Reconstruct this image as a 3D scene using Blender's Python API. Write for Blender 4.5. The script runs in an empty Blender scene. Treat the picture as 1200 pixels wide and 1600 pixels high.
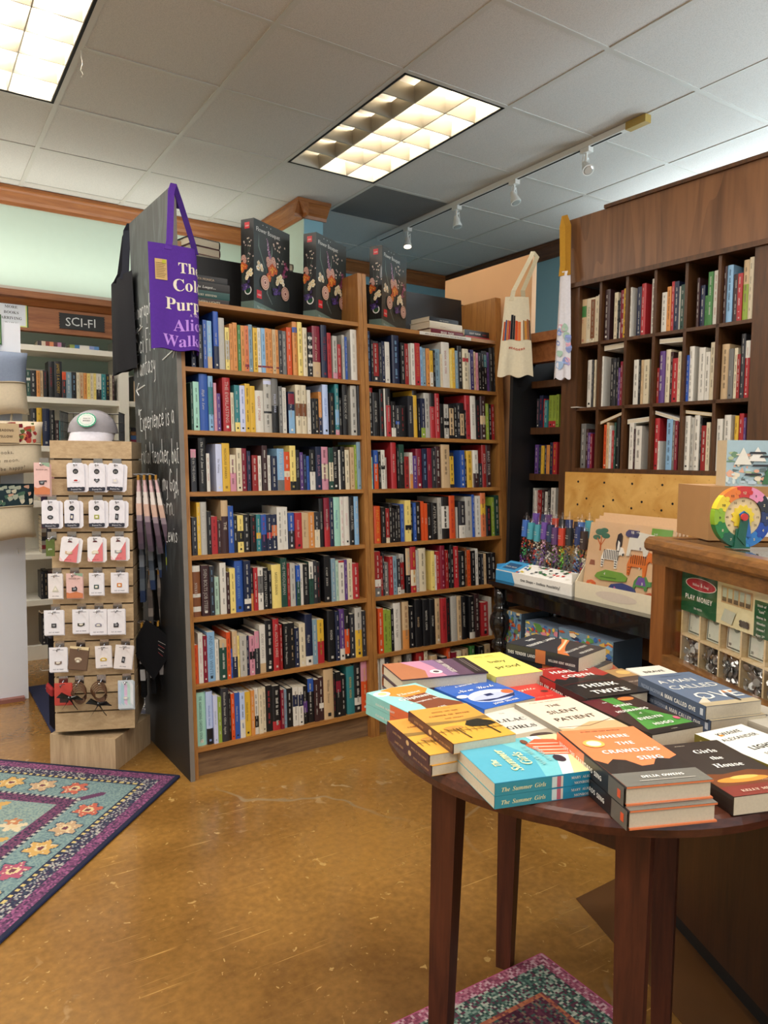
import bpy, bmesh, math, os, random
from mathutils import Matrix, Vector
S = bpy.context.scene
COL = S.collection
# ---------------------------------------------------------------- camera
cam = bpy.data.cameras.new('camera')
cam.sensor_fit = 'HORIZONTAL'; cam.sensor_width = 36.0; cam.lens = 34.686; cam.clip_start = 0.02
camo = bpy.data.objects.new('camera', cam); COL.objects.link(camo)
camo.matrix_world = Matrix(((0.84033917, 0.02898529, -0.54128545, 0), (-0.5419269, 0.06713033, -0.83774026, 0),
                            (0.01205453, 0.9973231, 0.07212016, 1.29), (0, 0, 0, 1)))
S.camera = camo
# ---------------------------------------------------------------- world, lights, exposure
w = bpy.data.worlds.new('world'); S.world = w; w.use_nodes = True
w.node_tree.nodes['Background'].inputs[0].default_value = (0.75, 0.87, 1.0, 1)
w.node_tree.nodes['Background'].inputs[1].default_value = 1.0
S.view_settings.view_transform = 'Standard'; S.view_settings.look = 'None'
S.view_settings.exposure = 0.0; S.view_settings.gamma = 1.0
S.view_settings.use_curve_mapping = False
S.cycles.use_denoising = True
S.cycles.max_bounces = 8; S.cycles.diffuse_bounces = 4; S.cycles.caustics_reflective = False
S.cycles.sample_clamp_indirect = 6.0
def area(name, loc, sx, sy, power, col=(1, .95, .87), rot=(0, 0, 0)):
    l = bpy.data.lights.new(name, 'AREA'); l.shape = 'RECTANGLE'; l.size = sx; l.size_y = sy; l.energy = power; l.color = col
    o = bpy.data.objects.new(name, l); COL.objects.link(o); o.location = loc; o.rotation_euler = rot
    return o
G = 0.6096
GX0, GY0, CZ = 0.664, 2.795, 2.987          # ceiling grid: x = GX0 + G*i, y = GY0 + G*j
WARM = (1.0, .95, .87); COOL = (.92, .97, 1.0)
# unseen ceiling troffers beyond the view, some added to brighten mint wall and table (their housings are built below); the two in view light the room with their own tubes
TROFFERS = [(2, -4, 9, WARM), (0, -4, 36, WARM), (-2, -4, 16, WARM), (5, -4, 55, COOL), (-3, 2, 35, WARM), (-4, -1, 60, WARM), (-4, -4, 40, WARM), (2, -8, 40, WARM), (-1, -8, 40, WARM)]
for ti, tj, tp, tc in TROFFERS:
    area('unseen_troffer_lamp', (GX0 + G*(ti+.5), GY0 + G*(tj+1), CZ + .012), .54, 1.14, tp, tc)
# daylight through the shop windows behind the viewer, and an added lamp at the windowless right-hand wall
area('daylight_lamp', (.4, -3.5, 1.5), 5.6, 1.9, 14, (.86, .94, 1.0), (math.radians(90), 0, 0))
area('daylight_lamp', (4.28, .7, 1.75), 1.9, 1.5, 70, (.88, .95, 1.0), (math.radians(90), 0, math.radians(90)))  # added lamp brightening the ceiling on the right, no window behind it
# fluorescent strip on top of the white bookcase cornice, and one added out of view on the right-hand wall, washing wall and ceiling (fittings built below)
area('strip_lamp', (.75, 5.13, 2.325), 2.7, .05, 8.5, (1, .97, .88), (math.radians(180), 0, 0))
area('strip_lamp', (4.24, 2.3, 2.46), .05, 2.2, 15, (.94, .98, 1), (math.radians(180), 0, 0))  # added out of view to brighten the ceiling above the pigeonhole unit
# ---------------------------------------------------------------- colours
PAL = dict(k='17171a', K='2c2d33', n='1c2440', b='2f55a4', B='2450a8', l='84add0', L='b4c6ea', s='7c98a8', t='2f7a80', g='3f7a3f', G='23463c',
           o='cf8a48', O='cf4f22', S='d0754a', y='d6ac38', Y='e6d07a', c='d6caae', w='d6d2c8', W='c6cce8', e='b3b0a8', E='6d6c6a', p='c98a9c', P='5b3d7d',
           m='7d1b30', M='8f6f6d', r='a82a30', R='8f2222', u='7a4a2c', U='3a2224', v='33285e', d='c4a882', h='8aa03c', q='9fd0be', Q='a9c6b4', A='63a36b')
def lin(c):
    if isinstance(c, tuple): return c
    h = PAL.get(c, c)
    v = [int(h[i:i+2], 16)/255 for i in (0, 2, 4)]
    return tuple(x/12.92 if x <= .04045 else ((x+.055)/1.055)**2.4 for x in v)
CNAME = dict(k='black', K='charcoal', n='navy', b='blue', B='bright blue', l='light blue', L='pale blue', s='slate blue', t='teal', g='green', G='dark green', o='orange',
             O='burnt orange', S='salmon', y='yellow', Y='pale yellow', c='cream', w='white', W='lavender', e='grey', E='dark grey', p='pink', P='purple', m='maroon', r='red',
             R='dark red', u='brown', U='dark brown', v='violet', d='tan', h='lime green', q='mint', Q='sage', M='mauve', A='leaf green')
# ---------------------------------------------------------------- materials
MATS = {}
def nodes(name):
    m = bpy.data.materials.new(name); m.use_nodes = True
    nt = m.node_tree; return m, nt, nt.nodes['Principled BSDF'], nt.nodes.new, nt.links.new
def plain(name, col, rough=.5, metal=0., noise=0., nscale=20., bump=0., spec=.5, coat=0., bscale=None):
    m, nt, p, N, L = nodes(name)
    c = lin(col)
    p.inputs['Base Color'].default_value = (*c, 1); p.inputs['Roughness'].default_value = rough; p.inputs['Metallic'].default_value = metal
    p.inputs['Specular IOR Level'].default_value = spec; p.inputs['Coat Weight'].default_value = coat
    tc = N('ShaderNodeTexCoord'); nz = N('ShaderNodeTexNoise'); nz.inputs['Scale'].default_value = nscale; nz.inputs['Detail'].default_value = 5
    L(tc.outputs['Object'], nz.inputs['Vector'])
    mx = N('ShaderNodeMix'); mx.data_type = 'RGBA'
    mx.inputs['A'].default_value = (*[x*(1-noise) for x in c], 1); mx.inputs['B'].default_value = (*[min(1, x*(1+noise)) for x in c], 1)
    L(nz.outputs['Fac'], mx.inputs['Factor']); L(mx.outputs['Result'], p.inputs['Base Color'])
    if bump:
        n2 = N('ShaderNodeTexNoise'); n2.inputs['Scale'].default_value = bscale or nscale*3; L(tc.outputs['Object'], n2.inputs['Vector'])
        b = N('ShaderNodeBump'); b.inputs['Strength'].default_value = bump; b.inputs['Distance'].default_value = .002
        L(n2.outputs['Fac'], b.inputs['Height']); L(b.outputs['Normal'], p.inputs['Normal'])
    return m
def printed(name, rough=.5, coat=0., noise=.06, bump=0., bscale=300., spec=.5):
    m, nt, p, N, L = nodes(name)
    a = N('ShaderNodeAttribute'); a.attribute_name = 'Col'
    tc = N('ShaderNodeTexCoord'); nz = N('ShaderNodeTexNoise'); nz.inputs['Scale'].default_value = 90; nz.inputs['Detail'].default_value = 3
    L(tc.outputs['Object'], nz.inputs['Vector'])
    mr = N('ShaderNodeMapRange'); mr.inputs['To Min'].default_value = 1-noise; mr.inputs['To Max'].default_value = 1+noise; L(nz.outputs['Fac'], mr.inputs['Value'])
    mul = N('ShaderNodeVectorMath'); mul.operation = 'SCALE'; L(a.outputs['Color'], mul.inputs[0]); L(mr.outputs['Result'], mul.inputs['Scale'])
    L(mul.outputs['Vector'], p.inputs['Base Color']); p.inputs['Roughness'].default_value = rough; p.inputs['Coat Weight'].default_value = coat
    p.inputs['Specular IOR Level'].default_value = spec
    if bump:
        n2 = N('ShaderNodeTexNoise'); n2.inputs['Scale'].default_value = bscale; L(tc.outputs['Object'], n2.inputs['Vector'])
        b = N('ShaderNodeBump'); b.inputs['Strength'].default_value = bump; b.inputs['Distance'].default_value = .002
        L(n2.outputs['Fac'], b.inputs['Height']); L(b.outputs['Normal'], p.inputs['Normal'])
    return m
def wood(name, c1, c2, axis='X', scale=1., rough=.4, coat=0., fig=0., spec=.5):
    """grain stretched along one object axis; fig adds the flame figure of flat-sawn ply"""
    m, nt, p, N, L = nodes(name)
    tc = N('ShaderNodeTexCoord'); mp = N('ShaderNodeMapping')
    sc = {'X': (1.2, 14, 14), 'Y': (14, 1.2, 14), 'Z': (14, 14, 1.2)}[axis]
    mp.inputs['Scale'].default_value = [x*scale for x in sc]
    L(tc.outputs['Object'], mp.inputs['Vector'])
    n1 = N('ShaderNodeTexNoise'); n1.inputs['Scale'].default_value = 3; n1.inputs['Detail'].default_value = 8; n1.inputs['Distortion'].default_value = .6 + fig
    L(mp.outputs['Vector'], n1.inputs['Vector'])
    n2 = N('ShaderNodeTexNoise'); n2.inputs['Scale'].default_value = 14; n2.inputs['Detail'].default_value = 4; L(mp.outputs['Vector'], n2.inputs['Vector'])
    ad = N('ShaderNodeMath'); ad.operation = 'MULTIPLY_ADD'; ad.inputs[1].default_value = .45; L(n2.outputs['Fac'], ad.inputs[0]); L(n1.outputs['Fac'], ad.inputs[2])
    fac = ad.outputs[0]
    if fig:
        mp2 = N('ShaderNodeMapping'); mp2.inputs['Scale'].default_value = [x*.16*scale for x in sc]; L(tc.outputs['Object'], mp2.inputs['Vector'])
        n3 = N('ShaderNodeTexNoise'); n3.inputs['Scale'].default_value = 3.; n3.inputs['Detail'].default_value = 2; n3.inputs['Distortion'].default_value = .4; L(mp2.outputs['Vector'], n3.inputs['Vector'])
        mu = N('ShaderNodeMath'); mu.operation = 'MULTIPLY'; mu.inputs[1].default_value = 26; L(n3.outputs['Fac'], mu.inputs[0])
        fr = N('ShaderNodeMath'); fr.operation = 'FRACT'; L(mu.outputs[0], fr.inputs[0])
        a2 = N('ShaderNodeMath'); a2.operation = 'MULTIPLY_ADD'; a2.inputs[1].default_value = fig*.6; L(fr.outputs[0], a2.inputs[0]); L(fac, a2.inputs[2]); fac = a2.outputs[0]
    cr = N('ShaderNodeValToRGB'); cr.color_ramp.elements[0].position = .45; cr.color_ramp.elements[1].position = .95 + fig*.35
    cr.color_ramp.elements[0].color = (*lin(c1), 1); cr.color_ramp.elements[1].color = (*lin(c2), 1)
    L(fac, cr.inputs['Fac']); L(cr.outputs['Color'], p.inputs['Base Color'])
    p.inputs['Roughness'].default_value = rough; p.inputs['Coat Weight'].default_value = coat; p.inputs['Specular IOR Level'].default_value = spec
    b = N('ShaderNodeBump'); b.inputs['Strength'].default_value = .12; b.inputs['Distance'].default_value = .001; L(n2.outputs['Fac'], b.inputs['Height']); L(b.outputs['Normal'], p.inputs['Normal'])
    return m
def glow(name, col, st):
    m, nt, p, N, L = nodes(name)
    p.inputs['Base Color'].default_value = (.9, .9, .9, 1); p.inputs['Emission Color'].default_value = (*lin(col), 1); p.inputs['Emission Strength'].default_value = st
    return m
def glass(name, rough=.02, tint=(1, 1, 1)):
    m, nt, p, N, L = nodes(name)
    out = nt.nodes['Material Output']
    t = N('ShaderNodeBsdfTransparent'); t.inputs[0].default_value = (*tint, 1); g = N('ShaderNodeBsdfGlossy'); g.inputs['Roughness'].default_value = rough
    lw = N('ShaderNodeLayerWeight'); lw.inputs['Blend'].default_value = .5
    pw = N('ShaderNodeMath'); pw.operation = 'POWER'; pw.inputs[1].default_value = 5; L(lw.outputs['Facing'], pw.inputs[0])
    f = N('ShaderNodeMath'); f.operation = 'MULTIPLY_ADD'; f.inputs[1].default_value = .9; f.inputs[2].default_value = .045; L(pw.outputs[0], f.inputs[0])
    mx = N('ShaderNodeMixShader'); L(f.outputs[0], mx.inputs[0]); L(t.outputs[0], mx.inputs[1]); L(g.outputs[0], mx.inputs[2]); L(mx.outputs[0], out.inputs['Surface'])
    return m
M = dict(
    card=printed('printed_card', .45), gloss=printed('glossy_print', .36, coat=.12), cloth=printed('printed_cloth', .9, noise=.1, bump=.35, bscale=420, spec=.2),
    bookc=printed('book_jacket', .38), pages=plain('page_edges', 'cfc4ad', .85, noise=.12, nscale=260), paper=printed('matte_print', .7),
    chalk=plain('chalk_marks', 'd8dcdc', .9, noise=.25, nscale=160),
    oak=wood('honey_oak', '86562a', 'b07c40', 'X', 1.5, .42), oakz=wood('honey_oak_upright', '86562a', 'b07c40', 'Z', 1.5, .42),
    kick=wood('worn_oak_plinth', '5a4330', '8a6c4c', 'X', 1.2, .55),
    walnut=wood('walnut_stain', '3a2412', '5c3a20', 'Z', 1.1, .38), walnutf=wood('flame_walnut_ply', '4a2d19', '7a5233', 'Z', .3, .32, fig=.35),
    crown=wood('stained_crown_moulding', '8a4f24', 'b0703a', 'X', 1.3, .4), crowny=wood('stained_crown_moulding_y', '8a4f24', 'b0703a', 'Y', 1.3, .4),
    cornice=wood('cherry_cornice', '77421f', 'a2673a', 'X', 1.1, .42), darkcrown=wood('dark_crown', '4a2a14', '6f4624', 'Y', 1.2, .45),
    slat=wood('pale_oak_laminate', 'a78c69', 'c4aa86', 'X', 1.6, .5), slatz=wood('pale_oak_laminate_upright', 'a48a6a', 'c2a886', 'Z', 1.6, .5),
    maple=None, black=plain('black_laminate', '101013', .5, noise=.2), blackgloss=plain('black_lacquer', '0b0b0d', .16, coat=.4),
    counter=wood('counter_oak', '5c3a1a', '8a5d30', 'Y', 1.3, .3, coat=.2), counterd=wood('dark_counter_panel', '2e1a0d', '4b2c16', 'Z', .8, .4),
    table=wood('dark_pine_table', '301710', '5a2f1e', 'X', .9, .36, coat=.1, fig=.25), tleg=wood('dark_pine_leg', '3a1a0f', '5e2f1c', 'Z', 1.0, .45),
    white=plain('white_shelf_paint', 'e6e2d6', .55, noise=.03), column=plain('white_board', 'dfe4ee', .5, noise=.02), mint=plain('mint_wall_paint', 'cde2d4', .75, noise=.03, bump=.1, bscale=300),
    blue=plain('blue_wall_paint', '8fbccb', .75, noise=.03), peach=plain('peach_partition_paint', 'd2a478', .65, noise=.05, nscale=6), plaster=plain('off_white_wall', 'd6cfc0', .8, noise=.04),
    tile=None, grid=plain('grid_steel_white', 'c9c8c2', .5), metal=plain('brushed_chrome', 'c9c9cc', .22, 1.), trackw=plain('track_white', 'e6e6e2', .4), brass=plain('track_end_brass', 'b08a3e', .35, .8),
    refl=plain('louver_aluminium', 'b9b2a4', .3, .6), lampbox=plain('troffer_white', 'cfcabd', .4), tube=glow('fluorescent_tube', 'fff0d8', 42.0), diff=glow('bright_tube', 'fff4e6', 85.0),
    vent=plain('vent_perforated', '66666a', .7), wire=plain('black_wire', '0d0d0e', .4), glass=glass('clear_glass'), film=glass('clear_film', .08), bulb=glow('spot_lens', 'ffe3b0', 12.0), lens=plain('spot_lens_off', 'd0d0cc', .15, .5),
    coin=plain('play_coin_silver', 'b9b9b8', .3, .9), pine=wood('pale_pine_tray', 'd6b98a', 'ead3a8', 'X', 1.4, .6), brown=plain('corrugated_card', 'a57a4c', .8, noise=.08),
    ribbon=plain('black_satin', '0a0a0b', .3), twine=plain('brown_cord', '5a3a22', .6), plastic=plain('dark_grout', '0c0b0b', .8),
)
def maple():
    m, nt, p, N, L = nodes('birdseye_maple')
    tc = N('ShaderNodeTexCoord')
    v = N('ShaderNodeTexVoronoi'); v.inputs['Scale'].default_value = 42; L(tc.outputs['Object'], v.inputs['Vector'])
    n = N('ShaderNodeTexNoise'); n.inputs['Scale'].default_value = 9; n.inputs['Detail'].default_value = 6; n.inputs['Distortion'].default_value = 1.; L(tc.outputs['Object'], n.inputs['Vector'])
    r = N('ShaderNodeValToRGB'); r.color_ramp.elements[0].color = (*lin('c08a3e'), 1); r.color_ramp.elements[1].color = (*lin('e0b266'), 1); r.color_ramp.elements[0].position = .3; r.color_ramp.elements[1].position = .7
    L(n.outputs['Fac'], r.inputs['Fac'])
    r2 = N('ShaderNodeValToRGB'); r2.color_ramp.elements[0].color = (.45, .36, .25, 1); r2.color_ramp.elements[1].color = (1, 1, 1, 1); r2.color_ramp.elements[1].position = .16; L(v.outputs['Distance'], r2.inputs['Fac'])
    mx = N('ShaderNodeMix'); mx.data_type = 'RGBA'; mx.blend_type = 'MULTIPLY'; mx.inputs['Factor'].default_value = .8; L(r.outputs['Color'], mx.inputs['A']); L(r2.outputs['Color'], mx.inputs['B']); L(mx.outputs['Result'], p.inputs['Base Color'])
    p.inputs['Roughness'].default_value = .35; return m
M['maple'] = maple()
def tilemat():
    m, nt, p, N, L = nodes('acoustic_tile')
    tc = N('ShaderNodeTexCoord')
    n = N('ShaderNodeTexNoise'); n.inputs['Scale'].default_value = 260; n.inputs['Detail'].default_value = 3; L(tc.outputs['Object'], n.inputs['Vector'])
    r = N('ShaderNodeValToRGB'); r.color_ramp.elements[0].color = (*lin('c3c3c0'), 1); r.color_ramp.elements[1].color = (*lin('d6d4d0'), 1); r.color_ramp.elements[0].position = .35; r.color_ramp.elements[1].position = .55
    L(n.outputs['Fac'], r.inputs['Fac']); L(r.outputs['Color'], p.inputs['Base Color']); p.inputs['Roughness'].default_value = .9
    b = N('ShaderNodeBump'); b.inputs['Strength'].default_value = .35; b.inputs['Distance'].default_value = .002; L(n.outputs['Fac'], b.inputs['Height']); L(b.outputs['Normal'], p.inputs['Normal'])
    return m
M['tile'] = tilemat()
def floormat():
    m, nt, p, N, L = nodes('stained_concrete')
    tc = N('ShaderNodeTexCoord')
    def noise(sc, det=6, dist=0., vec=None):
        n = N('ShaderNodeTexNoise'); n.inputs['Scale'].default_value = sc; n.inputs['Detail'].default_value = det; n.inputs['Distortion'].default_value = dist
        L(vec or tc.outputs['Object'], n.inputs['Vector']); return n
    n1 = noise(1.1, 8, .6); r1 = N('ShaderNodeValToRGB')
    for pos, c in ((.3, '63431c'), (.5, '8b6025'), (.7, 'a27638')):
        e = r1.color_ramp.elements[0] if pos == .3 else (r1.color_ramp.elements[1] if pos == .7 else r1.color_ramp.elements.new(pos))
        e.position = pos; e.color = (*lin(c), 1)
    L(n1.outputs['Fac'], r1.inputs['Fac'])
    n2 = noise(45, 5); r2 = N('ShaderNodeMapRange'); r2.inputs['From Min'].default_value = .3; r2.inputs['From Max'].default_value = .7; r2.inputs['To Min'].default_value = .82; r2.inputs['To Max'].default_value = 1.15; L(n2.outputs['Fac'], r2.inputs['Value'])
    sc = N('ShaderNodeVectorMath'); sc.operation = 'SCALE'; L(r1.outputs['Color'], sc.inputs[0]); L(r2.outputs['Result'], sc.inputs['Scale'])
    col = sc.outputs['Vector']
    def over(col, fac, c):
        mx = N('ShaderNodeMix'); mx.data_type = 'RGBA'; mx.inputs['B'].default_value = (*lin(c), 1); L(fac, mx.inputs['Factor']); L(col, mx.inputs['A']); return mx.outputs['Result']
    def thr(x, a, b, k=1.):
        r = N('ShaderNodeMapRange'); r.inputs['From Min'].default_value = a; r.inputs['From Max'].default_value = b; r.inputs['To Max'].default_value = k; L(x, r.inputs['Value']); return r.outputs['Result']
    def mul(a, b):
        q = N('ShaderNodeMath'); q.operation = 'MULTIPLY'; L(a, q.inputs[0]); L(b, q.inputs[1]); return q.outputs[0]
    # worn flakes where the stain has lifted, pale scratches, hairline cracks
    big = noise(.9, 2); fl = noise(16, 4, .8)
    col = over(col, mul(thr(fl.outputs['Fac'], .62, .67, .7), thr(big.outputs['Fac'], .5, .62)), 'b59a70')
    fs = noise(34, 3, 1.2); col = over(col, thr(fs.outputs['Fac'], .68, .72, .5), 'c9a765')
    for ang, seed in ((.5, 3.), (2.1, 9.), (1.2, 17.)):
        mp = N('ShaderNodeMapping'); mp.inputs['Rotation'].default_value = (0, 0, ang); mp.inputs['Location'].default_value = (seed, seed, 0); mp.inputs['Scale'].default_value = (3., 110., 1.); L(tc.outputs['Object'], mp.inputs['Vector'])
        ns = noise(1., 2, .4, mp.outputs['Vector']); col = over(col, mul(thr(ns.outputs['Fac'], .70, .75, .55), thr(noise(2.3, 2).outputs['Fac'], .45, .55)), 'c39a55')
    dn = noise(2.2, 3); av = N('ShaderNodeVectorMath'); av.operation = 'MULTIPLY_ADD'; av.inputs[1].default_value = (.35, .35, .35); L(dn.outputs['Color'], av.inputs[0]); L(tc.outputs['Object'], av.inputs[2])
    vo = N('ShaderNodeTexVoronoi'); vo.feature = 'DISTANCE_TO_EDGE'; vo.inputs['Scale'].default_value = .62; L(av.outputs['Vector'], vo.inputs['Vector'])
    ck = thr(vo.outputs['Distance'], .006, .002, .7); col = over(col, mul(ck, thr(big.outputs['Fac'], .42, .5)), '8d7a5c')
    L(col, p.inputs['Base Color'])
    rr = N('ShaderNodeMapRange'); rr.inputs['To Min'].default_value = .16; rr.inputs['To Max'].default_value = .36; L(n1.outputs['Fac'], rr.inputs['Value']); L(rr.outputs['Result'], p.inputs['Roughness'])
    b = N('ShaderNodeBump'); b.inputs['Strength'].default_value = .08; b.inputs['Distance'].default_value = .002; L(n2.outputs['Fac'], b.inputs['Height']); L(b.outputs['Normal'], p.inputs['Normal'])
    p.inputs['Coat Weight'].default_value = .25; p.inputs['Coat Roughness'].default_value = .12
    return m
M['floor'] = floormat()
def chalkboard():
    m, nt, p, N, L = nodes('chalkboard_paint')
    tc = N('ShaderNodeTexCoord'); mp = N('ShaderNodeMapping'); mp.inputs['Scale'].default_value = (3, 9, 2.2); L(tc.outputs['Object'], mp.inputs['Vector'])
    n = N('ShaderNodeTexNoise'); n.inputs['Scale'].default_value = 1.6; n.inputs['Detail'].default_value = 9; n.inputs['Distortion'].default_value = 2.2; L(mp.outputs['Vector'], n.inputs['Vector'])
    r = N('ShaderNodeValToRGB'); r.color_ramp.elements[0].color = (*lin('26292b'), 1); r.color_ramp.elements[1].color = (*lin('4e5456'), 1); r.color_ramp.elements[0].position = .46; r.color_ramp.elements[1].position = .78
    L(n.outputs['Fac'], r.inputs['Fac'])
    # chalk dust lies on the written band and thins out towards the floor
    sx = N('ShaderNodeSeparateXYZ'); L(tc.outputs['Object'], sx.inputs['Vector'])
    g = N('ShaderNodeMapRange'); g.inputs['From Min'].default_value = .55; g.inputs['From Max'].default_value = 1.05; L(sx.outputs['Z'], g.inputs['Value'])
    mx = N('ShaderNodeMix'); mx.data_type = 'RGBA'; mx.inputs['A'].default_value = (*lin('1d1e20'), 1); L(g.outputs['Result'], mx.inputs['Factor']); L(r.outputs['Color'], mx.inputs['B']); L(mx.outputs['Result'], p.inputs['Base Color'])
    p.inputs['Roughness'].default_value = .5; return m
M['chalkboard'] = chalkboard()
# ---------------------------------------------------------------- lettering
STYLES = {'r': None, 'b': (0x1D5D4, 0x1D5EE, 0x1D7EC), 's': (0x1D400, 0x1D41A, 0x1D7CE), 'i': (0x1D468, 0x1D482, 0x1D7CE), 'h': (0x1D4D0, 0x1D4EA, 0x1D7CE)}
GLY = {}
def load_glyphs():
    font = None
    try: font = bpy.data.fonts.load(os.path.join(bpy.utils.system_resource('DATAFILES'), 'fonts', 'NotoSansMath-Regular.woff2'))
    except Exception: font = None
    objs = []
    def mk(body, f):
        c = bpy.data.curves.new('g', 'FONT'); c.body = body; c.resolution_u = 2
        if f: c.font = f
        o = bpy.data.objects.new('g', c); COL.objects.link(o); objs.append(o); return o
    jobs = []; ref = {}
    for st, v in STYLES.items():
        chars = 'ABCDEFGHIJKLMNOPQRSTUVWXYZabcdefghijklmnopqrstuvwxyz0123456789' + ('&.,-!?:\'"+#()/' if st == 'r' else '')
        f = font if v else None
        if not v or not font: ref[st] = mk('I', None)
        else: ref[st] = mk(chr(v[0]+8), f)
        for ch in chars:
            if v and font: c2 = chr(v[0]+ord(ch)-65) if ch.isupper() else (chr(v[2]+ord(ch)-48) if ch.isdigit() else chr(v[1]+ord(ch)-97))
            else: c2 = ch
            tail = 'I' if not (v and font) else chr(v[0]+8)
            jobs.append((st, ch, mk(c2, f), mk(c2+tail, f)))
    bpy.context.view_layer.update(); dg = bpy.context.evaluated_depsgraph_get()
    def geo(o):
        e = o.evaluated_get(dg); m = e.to_mesh(); r = ([(v.co.x, v.co.y) for v in m.vertices], [tuple(p.vertices) for p in m.polygons]); e.to_mesh_clear(); return r
    rx = {st: max(x for x, y in geo(o)[0]) for st, o in ref.items()}
    for st, ch, o, o2 in jobs:
        v, f = geo(o); v2 = geo(o2)[0]
        adv = max(x for x, y in v2) - rx[st] if v2 else .5
        GLY[st, ch] = (v, f, adv)
    for o in objs:
        c = o.data; bpy.data.objects.remove(o); bpy.data.curves.remove(c)
load_glyphs()
def gl(st, ch): return GLY.get((st, ch)) or GLY.get(('r', ch))
def tlen(s, st): return sum((gl(st, c)[2] if gl(st, c) else .3) for c in s)
HAND = {  # chalk handwriting: strokes on a unit grid
 'a': '.5,.4 .3,.5 .1,.35 .1,.1 .3,0 .45,.15 .5,.45|.5,.4 .5,.1 .62,0', 'b': '.1,1 .1,0|.1,.3 .3,.5 .5,.35 .45,.1 .25,0 .1,.1', 'c': '.5,.42 .3,.5 .1,.3 .15,.05 .35,0 .52,.1', 'd': '.5,.38 .3,.5 .1,.3 .15,.05 .35,0 .5,.15|.52,1 .5,0', 'e': '.1,.27 .48,.3 .42,.47 .25,.5 .1,.3 .15,.05 .35,0 .55,.12',
 'f': '.5,.9 .38,1 .25,.85 .25,0|.08,.5 .45,.52', 'g': '.5,.42 .28,.5 .1,.3 .2,.05 .4,.1 .5,.4|.5,.45 .48,-.25 .3,-.4 .1,-.3', 'h': '.1,1 .1,0|.1,.3 .3,.5 .45,.4 .5,0', 'i': '.15,.5 .15,0|.15,.7 .16,.74', 'k': '.1,1 .1,0|.45,.5 .1,.22 .5,0', 'l': '.15,1 .13,0', 'm': '.08,.5 .1,0|.1,.35 .25,.5 .35,.4 .35,0|.35,.35 .5,.5 .62,.4 .65,0',
 'n': '.08,.5 .1,0|.1,.32 .3,.5 .45,.38 .48,0', 'o': '.3,.5 .1,.35 .12,.08 .3,0 .5,.15 .48,.4 .3,.5', 'p': '.1,.5 .1,-.4|.1,.35 .3,.5 .5,.35 .42,.05 .1,.1', 'r': '.08,.5 .12,0|.12,.3 .28,.5 .45,.45', 's': '.45,.42 .3,.5 .14,.4 .42,.15 .3,0 .08,.06', 't': '.25,.85 .25,.05 .42,0|.06,.52 .46,.56', 'u': '.1,.5 .1,.1 .25,0 .45,.15|.48,.5 .5,0', 'w': '.05,.5 .18,0 .33,.4 .48,0 .62,.5', 'x': '.08,.5 .5,0|.48,.5 .08,0', 'y': '.1,.5 .15,.2 .3,.12 .48,.3|.5,.5 .42,-.3 .2,-.38',
 'B': '.1,1 .1,0|.1,1 .4,.95 .42,.6 .1,.52 .5,.4 .48,.06 .1,0', 'S': '.5,.85 .3,1 .1,.8 .2,.55 .48,.35 .4,.05 .08,.1', 'F': '.12,1 .1,0|.1,1 .55,.98|.1,.55 .42,.55', 'E': '.5,.98 .12,.95 .1,.05 .55,.02|.1,.5 .42,.52', 'G': '.55,.85 .3,1 .08,.6 .15,.1 .4,0 .55,.35 .32,.38', 'C': '.5,.9 .25,1 .08,.5 .2,.05 .52,.08', 'L': '.15,1 .1,.02 .5,0', 'I': '.15,1 .15,0', '&': '.55,.1 .2,.7 .3,.95 .42,.75 .1,.25 .25,0 .5,.3',
 ',': '.12,.08 .05,-.15', '.': '.1,.0 .12,.05', '"': '.08,1 .06,.75|.22,1 .2,.75', '-': '.05,.4 .4,.42', ' ': ''}
def hand_strokes(txt):
    """[[(x, y), ...]] polylines for a line of chalk handwriting, and its length"""
    x, out = 0., []
    for ch in txt:
        g = HAND.get(ch, ''); mx = .22
        for st in g.split('|') if g else ():
            pts = [tuple(map(float, q.split(','))) for q in st.split()]; mx = max(mx, max(a for a, _ in pts)); out.append([(x+a, b) for a, b in pts])
        x += mx + .14
    return out, x
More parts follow.
